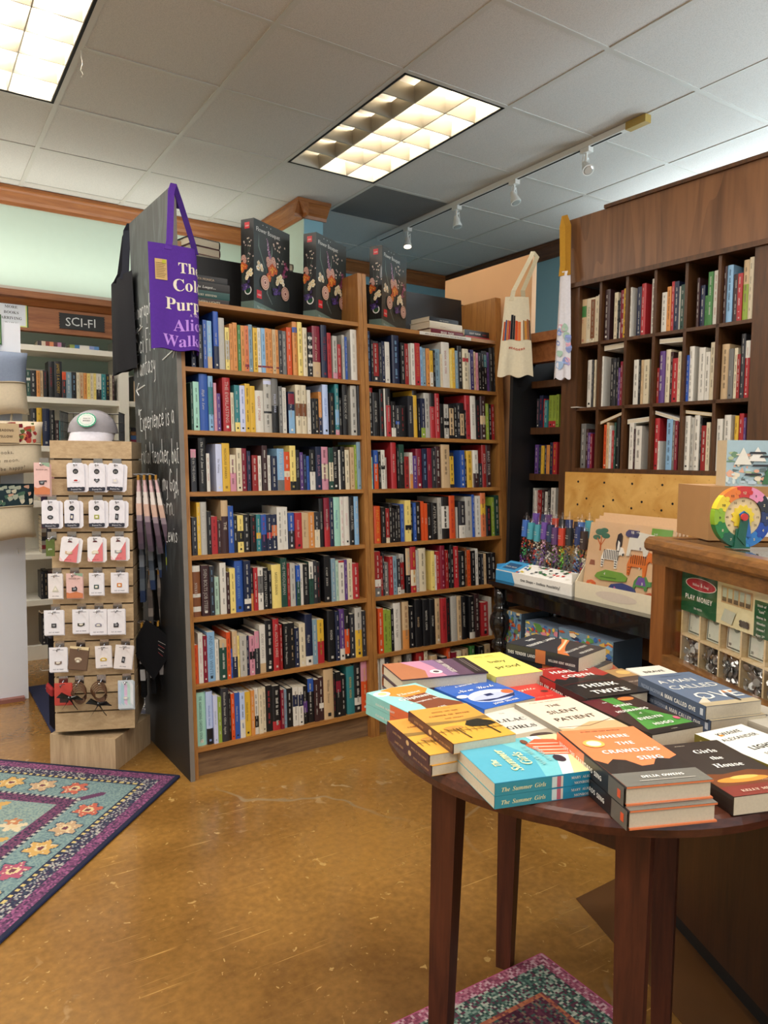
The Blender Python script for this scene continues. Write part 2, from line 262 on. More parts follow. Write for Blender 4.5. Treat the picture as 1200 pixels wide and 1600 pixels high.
# ---------------------------------------------------------------- mesh builder
class MB:
    def __init__(s, xf=None): s.v = []; s.f = []; s.c = []; s.xf = xf
    def add(s, verts, faces, col='w'):
        n = len(s.v); c = lin(col)
        s.v += [s.xf(*p) for p in verts] if s.xf else [tuple(p) for p in verts]
        for f in faces: s.f.append(tuple(i+n for i in f)); s.c.append(c)
    def box(s, x0, x1, y0, y1, z0, z1, col='w', top=None, cols=None):
        P = [(x, y, z) for z in (z0, z1) for y in (y0, y1) for x in (x0, x1)]
        F = [(0, 2, 3, 1), (4, 5, 7, 6), (0, 1, 5, 4), (2, 6, 7, 3), (0, 4, 6, 2), (1, 3, 7, 5)]  # bottom top front back left right
        n = len(s.v); s.v += [s.xf(*p) for p in P] if s.xf else P
        for i, f in enumerate(F):
            s.f.append(tuple(j+n for j in f)); s.c.append(lin((cols or {}).get(i, top if (top and i == 1) else col)))
    def obox(s, O, U, V, W, col='w', cols=None):
        """box from corner O along vectors U, V, W"""
        O, U, V, W = map(Vector, (O, U, V, W)); P = [O + U*a + V*b + W*c for c in (0, 1) for b in (0, 1) for a in (0, 1)]
        n = len(s.v); s.v += [s.xf(*p) for p in P] if s.xf else [tuple(p) for p in P]
        for i, f in enumerate([(0, 2, 3, 1), (4, 5, 7, 6), (0, 1, 5, 4), (2, 6, 7, 3), (0, 4, 6, 2), (1, 3, 7, 5)]):
            s.f.append(tuple(j+n for j in f)); s.c.append(lin((cols or {}).get(i, col)))
    def quad(s, a, b, c, d, col='w'): s.add([a, b, c, d], [(0, 1, 2, 3)], col)
    def prism(s, poly, O, U, V, W, col='w', cap=None):
        """2D polygon (list of (u,v)) in plane O,U,V extruded along W"""
        O, U, V, W = map(Vector, (O, U, V, W)); n = len(poly)
        a = [O + U*p[0] + V*p[1] for p in poly]; b = [q + W for q in a]
        s.add([tuple(p) for p in a+b], [tuple(range(n-1, -1, -1))], col); k = len(s.v)-2*n
        s.f.append(tuple(k+n+i for i in range(n))); s.c.append(lin(cap or col))
        for i in range(n):
            j = (i+1) % n; s.f.append((k+i, k+j, k+n+j, k+n+i)); s.c.append(lin(col))
    def flat(s, poly, O, U, V, col='w'):
        O, U, V = map(Vector, (O, U, V)); s.add([tuple(O + U*p[0] + V*p[1]) for p in poly], [tuple(range(len(poly)))], col)
    def lathe(s, prof, O, n=16, col='w', axis=(0, 0, 1), U=None, caps=True):
        A = Vector(axis).normalized(); U = Vector(U) if U else (Vector((1, 0, 0)) if abs(A.x) < .9 else Vector((0, 1, 0))); U = (U - A*U.dot(A)).normalized(); W = A.cross(U); O = Vector(O)
        vs = [tuple(O + A*z + (U*math.cos(t) + W*math.sin(t))*r) for r, z in prof for t in [2*math.pi*i/n for i in range(n)]]
        fs = [(k*n+i, k*n+(i+1) % n, (k+1)*n+(i+1) % n, (k+1)*n+i) for k in range(len(prof)-1) for i in range(n)]
        if caps: fs += [tuple(range(n-1, -1, -1)), tuple((len(prof)-1)*n+i for i in range(n))]
        s.add(vs, fs, col)
    def tube(s, pts, r, n=6, col='w'):
        pts = [Vector(p) for p in pts]; rings = []
        for i, p in enumerate(pts):
            d = (pts[min(i+1, len(pts)-1)] - pts[max(i-1, 0)]).normalized()
            a = Vector((0, 0, 1)) if abs(d.z) < .9 else Vector((1, 0, 0)); u = d.cross(a).normalized(); w2 = u.cross(d)
            rr = r[i] if isinstance(r, (list, tuple)) else r
            rings += [tuple(p + (u*math.cos(2*math.pi*k/n) + w2*math.sin(2*math.pi*k/n))*rr) for k in range(n)]
        fs = [(i*n+k, i*n+(k+1) % n, (i+1)*n+(k+1) % n, (i+1)*n+k) for i in range(len(pts)-1) for k in range(n)] + [tuple(range(n-1, -1, -1)), tuple((len(pts)-1)*n+k for k in range(n))]
        s.add(rings, fs, col)
    def sphere(s, O, r, col='w', n=10, m=6, sc=(1, 1, 1)):
        vs = []; O = Vector(O)
        for i in range(m+1):
            t = math.pi*i/m
            for k in range(n): vs.append((O.x + sc[0]*r*math.sin(t)*math.cos(2*math.pi*k/n), O.y + sc[1]*r*math.sin(t)*math.sin(2*math.pi*k/n), O.z + sc[2]*r*math.cos(t)))
        s.add(vs, [(i*n+k, (i+1)*n+k, (i+1)*n+(k+1) % n, i*n+(k+1) % n) for i in range(m) for k in range(n)], col)
    def text(s, txt, O, U, V, size, st='r', col='w', align='c', fit=None, fx=None, squash=1., jit=0., rnd=None):
        """flat lettering: origin O on the baseline, U right, V up (unit vectors); fit = greatest width"""
        O, U, V = Vector(O), Vector(U), Vector(V)
        L = tlen(txt, st)*size*squash
        k = size*squash
        if fit and L > fit: k *= fit/L; L = fit
        x = {'c': -L/2, 'l': 0, 'r': -L}[align]
        for ch in txt:
            g = gl(st, ch)
            if g is None: x += .3*k; continue
            v, f, adv = g
            if v:
                dy = rnd.uniform(-jit, jit)*size if rnd else 0; sh = rnd.uniform(-jit, jit) if rnd else 0
                P = []
                for a, b in v:
                    X, Y = x + a*k + sh*b*size, b*size + dy
                    if fx: X, Y, Z = fx(X, Y); P.append(tuple(O + U*X + V*Y + U.cross(V)*Z))
                    else: P.append(tuple(O + U*X + V*Y))
                s.add(P, f, col)
            x += adv*k
    def build(s, name, mat, parent=None, base=None, smooth=False, **props):
        if not s.v: return None
        me = bpy.data.meshes.new(name)
        if parent is not None: b = BASE[parent.name]
        elif base is not None: b = Vector(base)
        else:
            xs, ys, zs = zip(*s.v); b = Vector(((min(xs)+max(xs))/2, (min(ys)+max(ys))/2, min(zs)))
        bx, by, bz = b
        me.from_pydata([(x-bx, y-by, z-bz) for x, y, z in s.v], [], s.f)
        ca = me.color_attributes.new('Col', 'FLOAT_COLOR', 'CORNER')
        buf = []
        for f, c in zip(s.f, s.c): buf += (c[0], c[1], c[2], 1.0)*len(f)
        ca.data.foreach_set('color', buf)
        if smooth: me.polygons.foreach_set('use_smooth', [True]*len(s.f))
        me.materials.append(M[mat] if isinstance(mat, str) else mat)
        o = bpy.data.objects.new(name, me); COL.objects.link(o)
        if parent is not None: o.parent = parent
        else: o.location = b
        BASE[o.name] = b
        for k, v in props.items(): o[k] = v
        return o
BASE = {}
def empty(name, loc, **props):
    o = bpy.data.objects.new(name, None); COL.objects.link(o); o.location = loc; o.empty_display_size = .05; BASE[o.name] = Vector(loc)
    for k, v in props.items(): o[k] = v
    return o
def piece(src, parent, loc):
    """a copy that shares the mesh, placed at loc (world) under parent"""
    o = src.copy(); COL.objects.link(o); o.parent = parent; o.location = Vector(loc) - (BASE[parent.name] if parent else Vector((0, 0, 0))); BASE[o.name] = Vector(loc); return o
ORD = ['zeroth', 'first', 'second', 'third', 'fourth', 'fifth', 'sixth', 'seventh', 'eighth', 'ninth', 'tenth', 'eleventh', 'twelfth', 'thirteenth', 'fourteenth', 'fifteenth', 'sixteenth', 'seventeenth', 'eighteenth',
       'nineteenth', 'twentieth'] + ['twenty-'+x for x in 'first second third fourth fifth sixth seventh eighth ninth'.split()] + ['thirtieth'] + ['thirty-'+x for x in 'first second third fourth fifth sixth seventh eighth ninth'.split()]
# frames of reference
BO = (.955, 2.908); BD = (math.cos(.025057), math.sin(.025057)); BN = (-BD[1], BD[0]); TB = .07555
def bw(s, n, z):
    k = n + TB*(z-1.29); return (BO[0]+s*BD[0]+k*BN[0], BO[1]+s*BD[1]+k*BN[1], z)
WO = (2.619, 2.475); WD = (.05116, -.99869); WN = (.99869, .05116)
def ww(s, n, z): return (WO[0]+s*WD[0]+n*WN[0], WO[1]+s*WD[1]+n*WN[1], z)
def c2r(X, Y): return (.8399*X + .5427*Y, -.5427*X + .8399*Y)
UP = Vector((0, 0, 1))
# ================================================================ the room
rnd = random.Random(7)
def struct(mb, name, mat, **k): return mb.build(name, mat, kind='structure', **k)
b = MB(); b.box(-3.6, 6.4, -3.6, 6.2, -.1, 0); struct(b, 'floor', 'floor', base=(0, 0, 0))
def wall(name, mat, *a):
    b = MB(); b.box(*a); return struct(b, name, mat)
wall('wall_back', 'mint', -3.6, 2.28, 5.4, 5.5, 0, CZ)
wall('wall_chase', 'blue', 2.28, 2.42, 4.55, 5.5, 0, CZ)
wall('wall_chase_side', 'mint', 2.274, 2.28, 4.552, 5.4, 0, CZ)
wall('wall_rear_nook', 'blue', 2.42, 4.4, 5.66, 5.76, 0, CZ)
wall('wall_right', 'blue', 4.33, 4.43, -3.6, 5.76, 0, CZ)
wall('wall_left', 'plaster', -3.7, -3.6, -3.6, 5.5, 0, CZ)
wf = MB(); wf.box(-3.6, -2.6, -3.7, -3.6, 0, CZ); wf.box(3.4, 4.4, -3.7, -3.6, 0, CZ); wf.box(-2.6, 3.4, -3.7, -3.6, 0, .5); wf.box(-2.6, 3.4, -3.7, -3.6, 2.5, CZ); struct(wf, 'wall_front', 'plaster')
wg = MB(); wg.box(-2.6, 3.4, -3.67, -3.66, .5, 2.5); struct(wg, 'window_1', 'glass')
wm = MB()
for x in (-2.6, -1.1, .4, 1.9, 3.36): wm.box(x, x+.04, -3.7, -3.62, .5, 2.5)
wm.box(-2.6, 3.4, -3.7, -3.62, .5, .55); wm.box(-2.6, 3.4, -3.7, -3.62, 2.45, 2.5); struct(wm, 'trim_9', 'white')
# crown moulding: a stepped profile swept straight
CROWN = [(0, -.105), (.012, -.105), (.016, -.085), (.03, -.07), (.055, -.035), (.066, -.024), (.078, -.02), (.078, 0), (0, 0)]
def crown(name, a, bb, out, mat):
    A, B = Vector((*a, CZ-.004)), Vector((*bb, CZ-.004)); m = MB(); m.prism(CROWN, A, Vector((*out, 0)), UP, B-A); struct(m, name, mat)
crown('trim_1', (-3.6, 5.4), (2.28, 5.4), (0, -1), 'crown')
crown('trim_2', (2.274, 5.4), (2.274, 4.475), (-1, 0), 'crowny')
crown('trim_3', (2.20, 4.55), (2.44, 4.55), (0, -1), 'crown')
crown('trim_4', (2.42, 5.66), (4.33, 5.66), (0, -1), 'crown')
crown('trim_5', (4.33, 5.66), (4.33, 0), (-1, 0), 'darkcrown')
# ceiling: slab, exposed grid bars, one lay-in tile per cell
b = MB(); b.box(-3.7, 6.4, -3.7, 6.2, CZ+.12, CZ+.2); ceil = struct(b, 'ceiling', 'lampbox', base=(0, 0, CZ))
fix = {(-1, 0), (-1, 1), (2, 0), (2, 1), (3, 2)} | {(a, c+k) for a, c, _, _ in TROFFERS for k in (0, 1)}
I0, I1, J0, J1 = -7, 7, -11, 5
b = MB(); b.box(-.3, .3, -.3, .3, .004, .016); b.box(-.294, .294, -.294, .294, -.001, .004)
proto = None
for i in range(I0, I1):
    for j in range(J0, J1):
        if (i, j) in fix: continue
        loc = (GX0+G*(i+.5), GY0+G*(j+.5), CZ + rnd.uniform(0, .0025))
        if loc[0] > 4.6 or loc[1] > 5.8 or loc[0] < -3.7 or loc[1] < -3.8: continue
        if proto is None:
            bb = MB(); bb.v = [(x+loc[0], y+loc[1], z+loc[2]) for x, y, z in b.v]; bb.f = b.f; bb.c = b.c
            proto = bb.build('ceiling_tile', 'tile', base=loc); proto.parent = ceil; proto.location = Vector(loc) - BASE['ceiling']
        else: piece(proto, ceil, loc)
def gbar(x0, x1, y0, y1):
    m = MB(); m.box(x0, x1, y0, y1, CZ-.003, CZ+.03); return m.build('grid_bar', 'grid', ceil)
for i in range(I0, I1+1): gbar(GX0+G*i-.012, GX0+G*i+.012, -3.6, 5.7)
for j in range(J0, J1+1):
    for i in range(I0, I1):
        if (i, j-1) in fix and (i, j) in fix and (i, j-1) != (3, 2): continue
        gbar(GX0+G*i+.012, GX0+G*(i+1)-.012, GY0+G*j-.012, GY0+G*j+.012)
# perforated return-air grille in its cell
x0, y0 = GX0+3*G, GY0+2*G
t = empty('ceiling_vent', (x0+G/2, y0+G/2, CZ), label='dark square return air grille set flush between ceiling tiles', category='vent')
m = MB(); m.box(x0+.014, x0+G-.014, y0+.014, y0+G-.014, CZ+.006, CZ+.012); m.build('backing', 'vent', t)
m = MB()
for k in range(48):
    xx = x0+.02+k*(G-.04)/48; m.box(xx, xx+.0055, y0+.014, y0+G-.014, CZ-.002, CZ+.006)
m.build('perforated_plate', plain('vent_bars', '8a8b8c', .6), t, kind='stuff')
# troffers
def troffer(ti, tj, style, label):
    x0, y0 = GX0+G*ti, GY0+G*tj; x1, y1 = x0+G, y0+2*G
    t = empty('ceiling_light', ((x0+x1)/2, (y0+y1)/2, CZ), label=label, category='light')
    m = MB()  # black reveal and steel housing
    for a in ((x0+.012, x0+.024, y0+.012, y1-.012), (x1-.024, x1-.012, y0+.012, y1-.012), (x0+.012, x1-.012, y0+.012, y0+.024), (x0+.012, x1-.012, y1-.024, y1-.012)): m.box(*a, CZ-.004, CZ+.02)
    m.build('frame', 'plastic', t)
    m = MB()
    for a in ((x0+.024, x0+.028, y0+.024, y1-.024), (x1-.028, x1-.024, y0+.024, y1-.024), (x0+.024, x1-.024, y0+.024, y0+.028), (x0+.024, x1-.024, y1-.028, y1-.024)): m.box(*a, CZ-.002, CZ+.118)
    m.box(x0+.024, x1-.024, y0+.024, y1-.024, CZ+.112, CZ+.119); m.build('housing', 'lampbox', t)
    n = 3; wc = (G-.056)/n
    for k in range(n):
        cx = x0+.028+wc*(k+.5)
        m = MB(); m.tube([(cx, y0+.04, CZ+.092), (cx, y1-.04, CZ+.092)], .013, 10); m.build('tube', ('tube' if k else 'lampbox') if style else 'diff', t)
    for k in range(1, n):
        m = MB(); xx = x0+.028+wc*k; m.prism([(-.012, .075), (.012, .075), (.003, 0), (-.003, 0)], (xx, y0+.028, CZ-.001), (1, 0, 0), (0, 0, 1), (0, y1-y0-.056, 0)); m.build('louver_blade', 'refl', t)
    nb = 6
    for k in range(1, nb):
        m = MB(); yy = y0+.028+(y1-y0-.056)*k/nb; m.prism([(-.012, .074), (.012, .074), (.003, 0), (-.003, 0)], (x0+.028, yy, CZ-.001), (0, 1, 0), (0, 0, 1), (x1-x0-.056, 0, 0)); m.build('louver_blade', 'refl', t)
    return t
troffer(2, 0, 1, 'lit ceiling light with shiny square louver cells, over the oak bookcases')
troffer(-1, 0, 0, 'overexposed bright ceiling light by the mint wall')
for a in TROFFERS:
    x0, y0 = GX0+G*a[0], GY0+G*a[1]; m = MB(); m.box(x0+.012, x0+G-.012, y0+.012, y0+2*G-.012, CZ+.02, CZ+.03); m.build('light_panel', 'lampbox', ceil)
# paper string dangling from the ceiling grid
m = MB(); p0 = (.668, 3.42, CZ-.003); m.tube([p0, (.669, 3.42, CZ-.03), (.672, 3.418, CZ-.06), (.666, 3.42, CZ-.085), (.674, 3.421, CZ-.1), (.668, 3.42, CZ-.112)], .0022, 5)
m.build('dangling_string', 'white', label='short frayed white string hanging from the ceiling grid bar', category='string')
# track with four spot heads
t = empty('track_light', (3.1, 3.7, CZ-.04), label='long white ceiling track rail with a yellowed end cap carrying four spot heads', category='track')
m = MB(); m.box(3.083, 3.117, 2.56, 4.92, CZ-.034, CZ-.004); m.build('rail', 'trackw', t)
m = MB(); m.box(3.094, 3.106, 2.62, 4.9, CZ-.0355, CZ-.0345); m.build('contact_slot', 'plastic', t)
m = MB(); m.box(3.079, 3.121, 2.46, 2.58, CZ-.04, CZ-.003); m.build('end_cap', plain('aged_end_cap', 'b7994f', .45, .2), t)
def spot(y, aim, lit, label, col='trackw'):
    t = empty('spot_head', (3.1, y, CZ-.036), label=label, category='spotlight', group='spot heads on the ceiling track')
    m = MB(); m.box(3.082, 3.118, y-.03, y+.03, CZ-.06, CZ-.0355); m.build('adapter', 'trackw', t)
    m = MB(); m.tube([(3.1, y, CZ-.06), (3.1, y, CZ-.1)], .007, 8); m.tube([(3.1, y+.02, CZ-.06), (3.125, y+.05, CZ-.09), (3.11, y+.035, CZ-.125)], .003, 6); m.build('stem', 'trackw', t)
    A = Vector(aim).normalized(); o = Vector((3.1, y, CZ-.125)) - A*.03
    m = MB(); m.tube([o+Vector((.026, 0, .03)), o+Vector((.026, 0, -.0))+A*.03], .004, 6); m.tube([(3.1, y, CZ-.1), o+Vector((.026, 0, .03))], .004, 6); m.build('yoke', 'trackw', t)
    m = MB(); m.lathe([(.012, 0), (.016, .004), (.018, .02), (.022, .035), (.03, .06), (.032, .075), (.029, .075)], o, 16, axis=A); m.build('lamp_body', col, t, smooth=False)
    m = MB(); m.lathe([(.028, .0745), (.02, .077)], o, 16, axis=A); m.build('lens', 'bulb' if lit else 'lens', t)
    if lit:
        l = bpy.data.lights.new('spot_lamp', 'SPOT'); l.energy = lit; l.color = (1, .78, .5); l.spot_size = 1.5; l.spot_blend = .7; l.shadow_soft_size = .03
        lo = bpy.data.objects.new('spot_lamp', l); COL.objects.link(lo); lo.location = o + A*.09; lo.rotation_euler = A.to_track_quat('-Z', 'Y').to_euler()
spot(2.85, (-.25, -.6, -.75), 0, 'white spot head nearest the yellowed end of the track')
spot(3.41, (.1, -.35, -.9), 0, 'white spot head second from the yellowed end of the track')
spot(3.96, (.05, -.2, -.97), 0, 'white spot head third from the yellowed end of the track')
spot(4.53, (-.1, -.25, -.96), 22, 'glowing spot head at the far end of the track')

# ---------------------------------------------------------------- rugs and floor inset
def muted(h):
    c = lin(h); g = sum(c)/3; return tuple((g+(x-g)*.78)*.74 for x in c)
def rug(name, C, e1, e2, P, Q, cell, fn, bind, label, thick=.01):
    t = empty(name, (C[0], C[1], 0), label=label, category='rug')
    m = MB(); np_, nq = int(P/cell), int(Q/cell)
    vs = [(C[0]+e1[0]*i*cell+e2[0]*j*cell, C[1]+e1[1]*i*cell+e2[1]*j*cell, thick) for j in range(nq+1) for i in range(np_+1)]
    m.v = vs; W = np_+1
    for j in range(nq):
        for i in range(np_):
            a = j*W+i; m.f.append((a, a+W, a+W+1, a+1)); m.c.append(muted(fn((i+.5)*cell, (j+.5)*cell)))
    m.build('pile', 'cloth', t)
    m = MB(); E1, E2 = Vector((*e1, 0)), Vector((*e2, 0)); o = Vector((*C, 0))
    for A, D, L in ((o, E1, P), (o, E2, Q), (o+E2*Q, E1, P), (o+E1*P, E2, Q)): m.tube([A+UP*thick*.55, A+D*L+UP*thick*.55], thick*.5, 6, bind)
    m.build('binding', 'cloth', t)
    m = MB(); m.obox(o+UP*.001, E1*P, E2*Q, UP*(thick-.002), '8a7a66'); m.build('backing', 'cloth', t)
rr = random.Random(3)
def pick(*a): return rr.choice(a)
FL = ['d9a53c', 'c0506a', 'cf5a3a', 'c9a070', 'd9a53c', 'b8466a', 'd8b06a']
motifs = [(rr.uniform(.34, 1.5), rr.uniform(.34, 1.7), rr.uniform(.025, .06), pick('d9a53c', 'b8466a', '3c2c4c', 'c9783c', '8c3a5a', 'e0c89a')) for _ in range(150)]
def big_rug(p, q):
    d = min(p, q); s = q if p < q else p
    if d < .012: return '232743'
    if d < .058: return pick('7b3a6c', '8a3f74', '6b3560', 'a24d84', '4a2f52')
    if d < .098: return pick('2c3050', '34304a', 'b9b3a4', '8d8d92', '5a3c5c', '3b4a5e', '2c3050')
    if d < .112: return 'd8bd62' if int(s/.014) % 2 else '28304a'
    if d < .118: return '2b3550'
    if d < .26:
        if abs(s-d) < .02 and d > .2: return '6b3560'
        k = int(s/.135); cx = (k+.5)*.135; a, bq = s-cx, d-.188; r = math.hypot(a, bq); th = math.atan2(bq, a)
        R = .044*(1+.22*math.cos(6*th))
        if k > 1:
            if r < .011: return '7a3a4a'
            if r < .019: return 'e3c987'
            if r < R: return FL[k % 7] if rr.random() > .12 else 'e2c79a'
            if r < R+.007: return pick('35506a', '4f6a72')
        return pick('6f8f92', '7b9a98', '66868c', '83a09a')
    if d < .272: return '28304a' if int(s/.012) % 2 else 'b9b3a4'
    if d < .325: return pick('5b2f56', '6b3560', '8a3f6a', '34304a', '744060')
    for mx, my, r, c in motifs:
        x, y = p-mx, q-my
        rrr = math.hypot(x, y*1.4); 
        if rrr < r*(1+.3*math.cos(5*math.atan2(y, x))): return c if rrr > r*.35 else 'e0c48a'
    return pick('7f9b96', '8ba59c', '748f90', '93a898')
rug('floral_rug', (.888, 2.868), (-.737, .676), (-.686, -.728), 1.5, 1.75, .0062, big_rug, '1f2440', 'teal and magenta floral rug with dark blue bound edge on the concrete floor')
def small_rug(p, q):
    d = min(p, q); r = rr.random()
    if d < .03: return pick('b85478', 'a34468', 'c97a92', 'd9a8b4', '8f3a5a')
    if d < .1: return pick('3f5f58', '4f7a6c', '2f4a48', '86a394', '6a2f4a', 'b9c2b0')
    if d < .112: return pick('c9703c', 'b85a34', '8a3a3a')
    if d < .2: return pick('5a1f3c', '6b2a46', '4a1a34', '8a6a5a', '3f5f58')
    c = math.hypot((p-.42)/.26, (q-.5)/.3)
    if c < .35: return pick('c9703c', 'd9a05a', '34486a', '4a6a8a')
    if c < 1: return pick('3f5f58', '5c8574', '2c4a44', '9fb3a2', '34486a')
    return pick('5a1f3c', '7a2f4e', '3a1a30', '4f7a6c')
rug('accent_rug', (1.352, 1.312), (-1, .01), (.02, -1), .85, 1.0, .006, small_rug, 'b0557a', 'small shaggy pink and green rug lying under the round book table', .012)
def mat_rug(p, q):
    d = min(p, q, .62-p); 
    return '23284a' if d < .07 else pick('d2ccc2', '4a4a5c', 'b5aeb0', '2c3050')
rug('entrance_mat', (.535, 4.42), (1, 0), (0, -1), .62, .95, .012, mat_rug, '1f2440', 'dark blue bordered mat with pale speckles behind the pin display stand')
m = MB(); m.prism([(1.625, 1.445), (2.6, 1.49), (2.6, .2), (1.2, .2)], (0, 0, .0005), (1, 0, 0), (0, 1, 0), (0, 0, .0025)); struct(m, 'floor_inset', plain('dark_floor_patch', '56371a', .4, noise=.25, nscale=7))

# ================================================================ chalkboard end panel
def chalk_panel():
    t = empty('chalkboard_panel', bw(-.035, .28, 0), label='tall chalkboard end panel with white handwriting on the side of the bookcases', category='chalkboard')
    m = MB(bw); m.box(-.044, -.026, -.006, .585, 0, 2.352); m.build('board', 'chalkboard', t)
    m = MB(bw); m.box(-.0442, -.0258, -.0085, -.006, 0, 2.3522); m.build('front_edge', plain('panel_edge', '77716a', .6, noise=.2), t)
    s0 = -.0452; rq = random.Random(11)
    def line(txt, d0, d1, z, size, lift=0.):
        n0, n1 = Vector(bw(s0, d0, z)), Vector(bw(s0, d1, z+lift)); U = (n1-n0); L = U.length; U.normalize(); V = (Vector(bw(s0, d0, z+.1))-n0).normalized()
        st, ln = hand_strokes(txt); k = L/ln; m = MB(); N = U.cross(V)
        for pl in st:
            j = rq.uniform(-.05, .05); P = [n0 + U*(x*k + j*y*size) + V*(y+j)*size for x, y in pl]
            for a, c in zip(P, P[1:]):
                d = (c-a).normalized(); h = N.cross(d)*.0021; e = d*.0014; m.add([tuple(q) for q in (a-h-e, c-h+e, c+h+e, a+h-e)], [(0, 1, 2, 3)], 'w')
        m.build('chalk_lettering', 'chalk', t)
    def stroke(pts, r=.0028):
        m = MB(); m.tube([bw(s0-.0005, d, z) for d, z in pts], r, 5); m.build('chalk_arrow', 'chalk', t)
    line('Biography', .56, .26, 1.90, .085); stroke([(.55, 1.835), (.43, 1.86)]); stroke([(.50, 1.86), (.55, 1.835), (.515, 1.80)])
    line('Sci Fi &', .53, .24, 1.745, .1); line('Fantasy', .53, .26, 1.645, .1)
    stroke([(.55, 1.585), (.42, 1.60)]); stroke([(.51, 1.615), (.55, 1.585), (.515, 1.56)])
    stroke([(.16, 1.685), (-.0, 1.715)]); stroke([(.05, 1.735), (.0, 1.715), (.03, 1.68)])
    line('"Experience is a', .53, .04, 1.40, .1, .02); line('brutal teacher, but', .54, -.0, 1.255, .095, .01); line('you learn, my God,', .53, .01, 1.145, .09); line('you learn."', .46, .05, 1.035, .09, .02)
    line('-C.S. Lewis', .35, .05, .925, .075, .02)
chalk_panel()

# ================================================================ oak bookcases, back to back
SHZ = [1.905, 1.638, 1.385, 1.138, .883, .635, .367, .114]
def bookcase(s0, s1, label, thick0, thick1):
    t = empty('bookcase', bw((s0+s1)/2, .14, 0), label=label, category='bookcase', group='oak bookcases facing the shop floor')
    for a, c in ((s0, s0+thick0), (s1-thick1, s1)):
        m = MB(bw); m.box(a, c, 0, .28, 0, 2.14); m.build('side_panel', 'oakz', t)
    for z in SHZ:
        m = MB(bw); m.box(s0+thick0, s1-thick1, .004, .272, z-.009, z+.009); m.build('shelf', 'oak', t)
    m = MB(bw); m.box(s0+thick0, s1-thick1, .272, .28, .0, 2.17); m.build('back_panel', 'black', t)
    m = MB(bw); m.box(s0+thick0, s1-thick1, .03, .045, 0, .105); m.build('plinth', 'kick', t)
    return t
bookcase(-.024, .841, 'oak bookcase full of novels standing against the chalkboard panel', .016, .023)
bookcase(.843, 1.712, 'oak bookcase full of thrillers, second from the chalkboard panel', .021, .04)
t = empty('rear_bookcase', bw(.84, .43, 0), label='dark backed bookcase standing behind the oak bookcases, back to back', category='bookcase')
for a, c in ((-.024, 0), (1.69, 1.712)):
    m = MB(bw); m.box(a, c, .286, .56, 0, 2.15); m.build('side_panel', 'black', t)
m = MB(bw); m.box(-.0, 1.69, .286, .56, 2.13, 2.15); m.build('top_board', 'black', t)
m = MB(bw); m.box(-.0, 1.69, .545, .56, 0, 2.13); m.build('back_panel', 'black', t)
m = MB(bw); p = bw(1.17, .0035, 1.908); p2 = bw(1.5, .0035, 1.908)
t = empty('shelf_notice', p, label='narrow white paper notice strip on the top shelf edge of the thriller bookcase', category='sign')
m = MB(bw); m.box(1.17, 1.50, .0028, .0036, 1.897, 1.913); m.build('paper', 'paper', t)
m = MB(); m.text('BOOKS ON TOP SHELVES ARE DUPLICATES. PLEASE ASK FOR ASSISTANCE', bw(1.335, .0024, 1.901), (*BD, 0), UP, .0105, 'b', '222222', fit=.31); m.build('lettering', 'paper', t)

# ================================================================ peach partition behind the thriller bookcase
wall('partition_peach', 'peach', 2.72, 2.75, 2.84, 3.57, 0, 2.343)
# ================================================================ narrow dark bookcase in the gap
t = empty('narrow_bookcase', ww(-.17, .25, 0), label='narrow dark bookcase with paperbacks in the gap beside the pigeonhole unit', category='bookcase')
m = MB(ww); m.box(-.345, -.325, -.035, .4, 0, 1.9); m.build('side_panel', 'black', t)
m = MB(ww); m.box(-.064, -.046, .1, .4, 0, 1.9); m.build('side_panel', 'black', t)
for z in (1.690, 1.456, 1.222, .987, .7, .4, .1):
    m = MB(ww); m.box(-.325, -.064, .1, .38, z-.034, z); m.build('shelf', 'walnut', t)
m = MB(ww); m.box(-.325, -.064, .38, .4, 0, 1.9); m.build('back_panel', 'black', t)
m = MB(ww); m.box(-.325, -.046, .09, .13, 1.79, 1.88); m.build('fascia', 'cornice', t)
m = MB(ww); m.box(-.325, -.046, .06, .16, 1.88, 1.925); m.box(-.325, -.046, .075, .13, 1.78, 1.795); m.build('cornice', 'cornice', t)

# ================================================================ walnut pigeonhole unit
FIN = [.05, .167, .306, .445, .587, .726, .857]; ROW = [1.8265, 1.5345, 1.257]
t = empty('pigeonhole_unit', ww(.5, .15, 0), label='tall walnut pigeonhole bookcase with a flame figured header panel', category='bookcase')
m = MB(ww); m.box(-.042, .05, 0, .3, 0, 2.09); m.build('stile', 'walnut', t)
m = MB(ww); m.box(.863, 1.1, 0, .3, 0, 2.09); m.build('stile', 'walnut', t)
m = MB(ww); m.box(-.042, 1.1, .01, .28, 2.1, 2.405); m.build('header_panel', 'walnutf', t)
m = MB(ww); m.box(.17, 1.1, .0, .3, 2.405, 2.42); m.build('header_cap', 'walnut', t)
m = MB(ww); m.prism([(0, 0), (.018, .0), (.024, .01), (.018, .02), (0, .022)], ww(-.044, .008, 2.086), (-WN[0], -WN[1], 0), (0, 0, 1), Vector((WD[0], WD[1], 0))*1.145) if False else m.box(-.044, 1.1, -.012, .01, 2.086, 2.106); m.build('bead_moulding', 'walnut', t)
for s in FIN[1:-1]:
    m = MB(ww); m.box(s-.0065, s+.0065, .002, .27, 1.257, 2.09); m.build('divider', 'walnut', t)
for z in ROW:
    m = MB(ww); m.box(.05, .863, .002, .27, z-.014, z); m.build('shelf', 'walnut', t)
m = MB(ww); m.box(-.042, 1.1, .27, .3, 0, 2.1); m.build('back_panel', 'walnut', t)
m = MB(ww); m.box(.05, .863, -.004, .02, 1.215, 1.243); m.build('ledge', 'walnut', t)
m = MB(ww); m.box(.05, .863, .0, .27, .0, 1.215); m.build('base_panel', 'walnut', t)
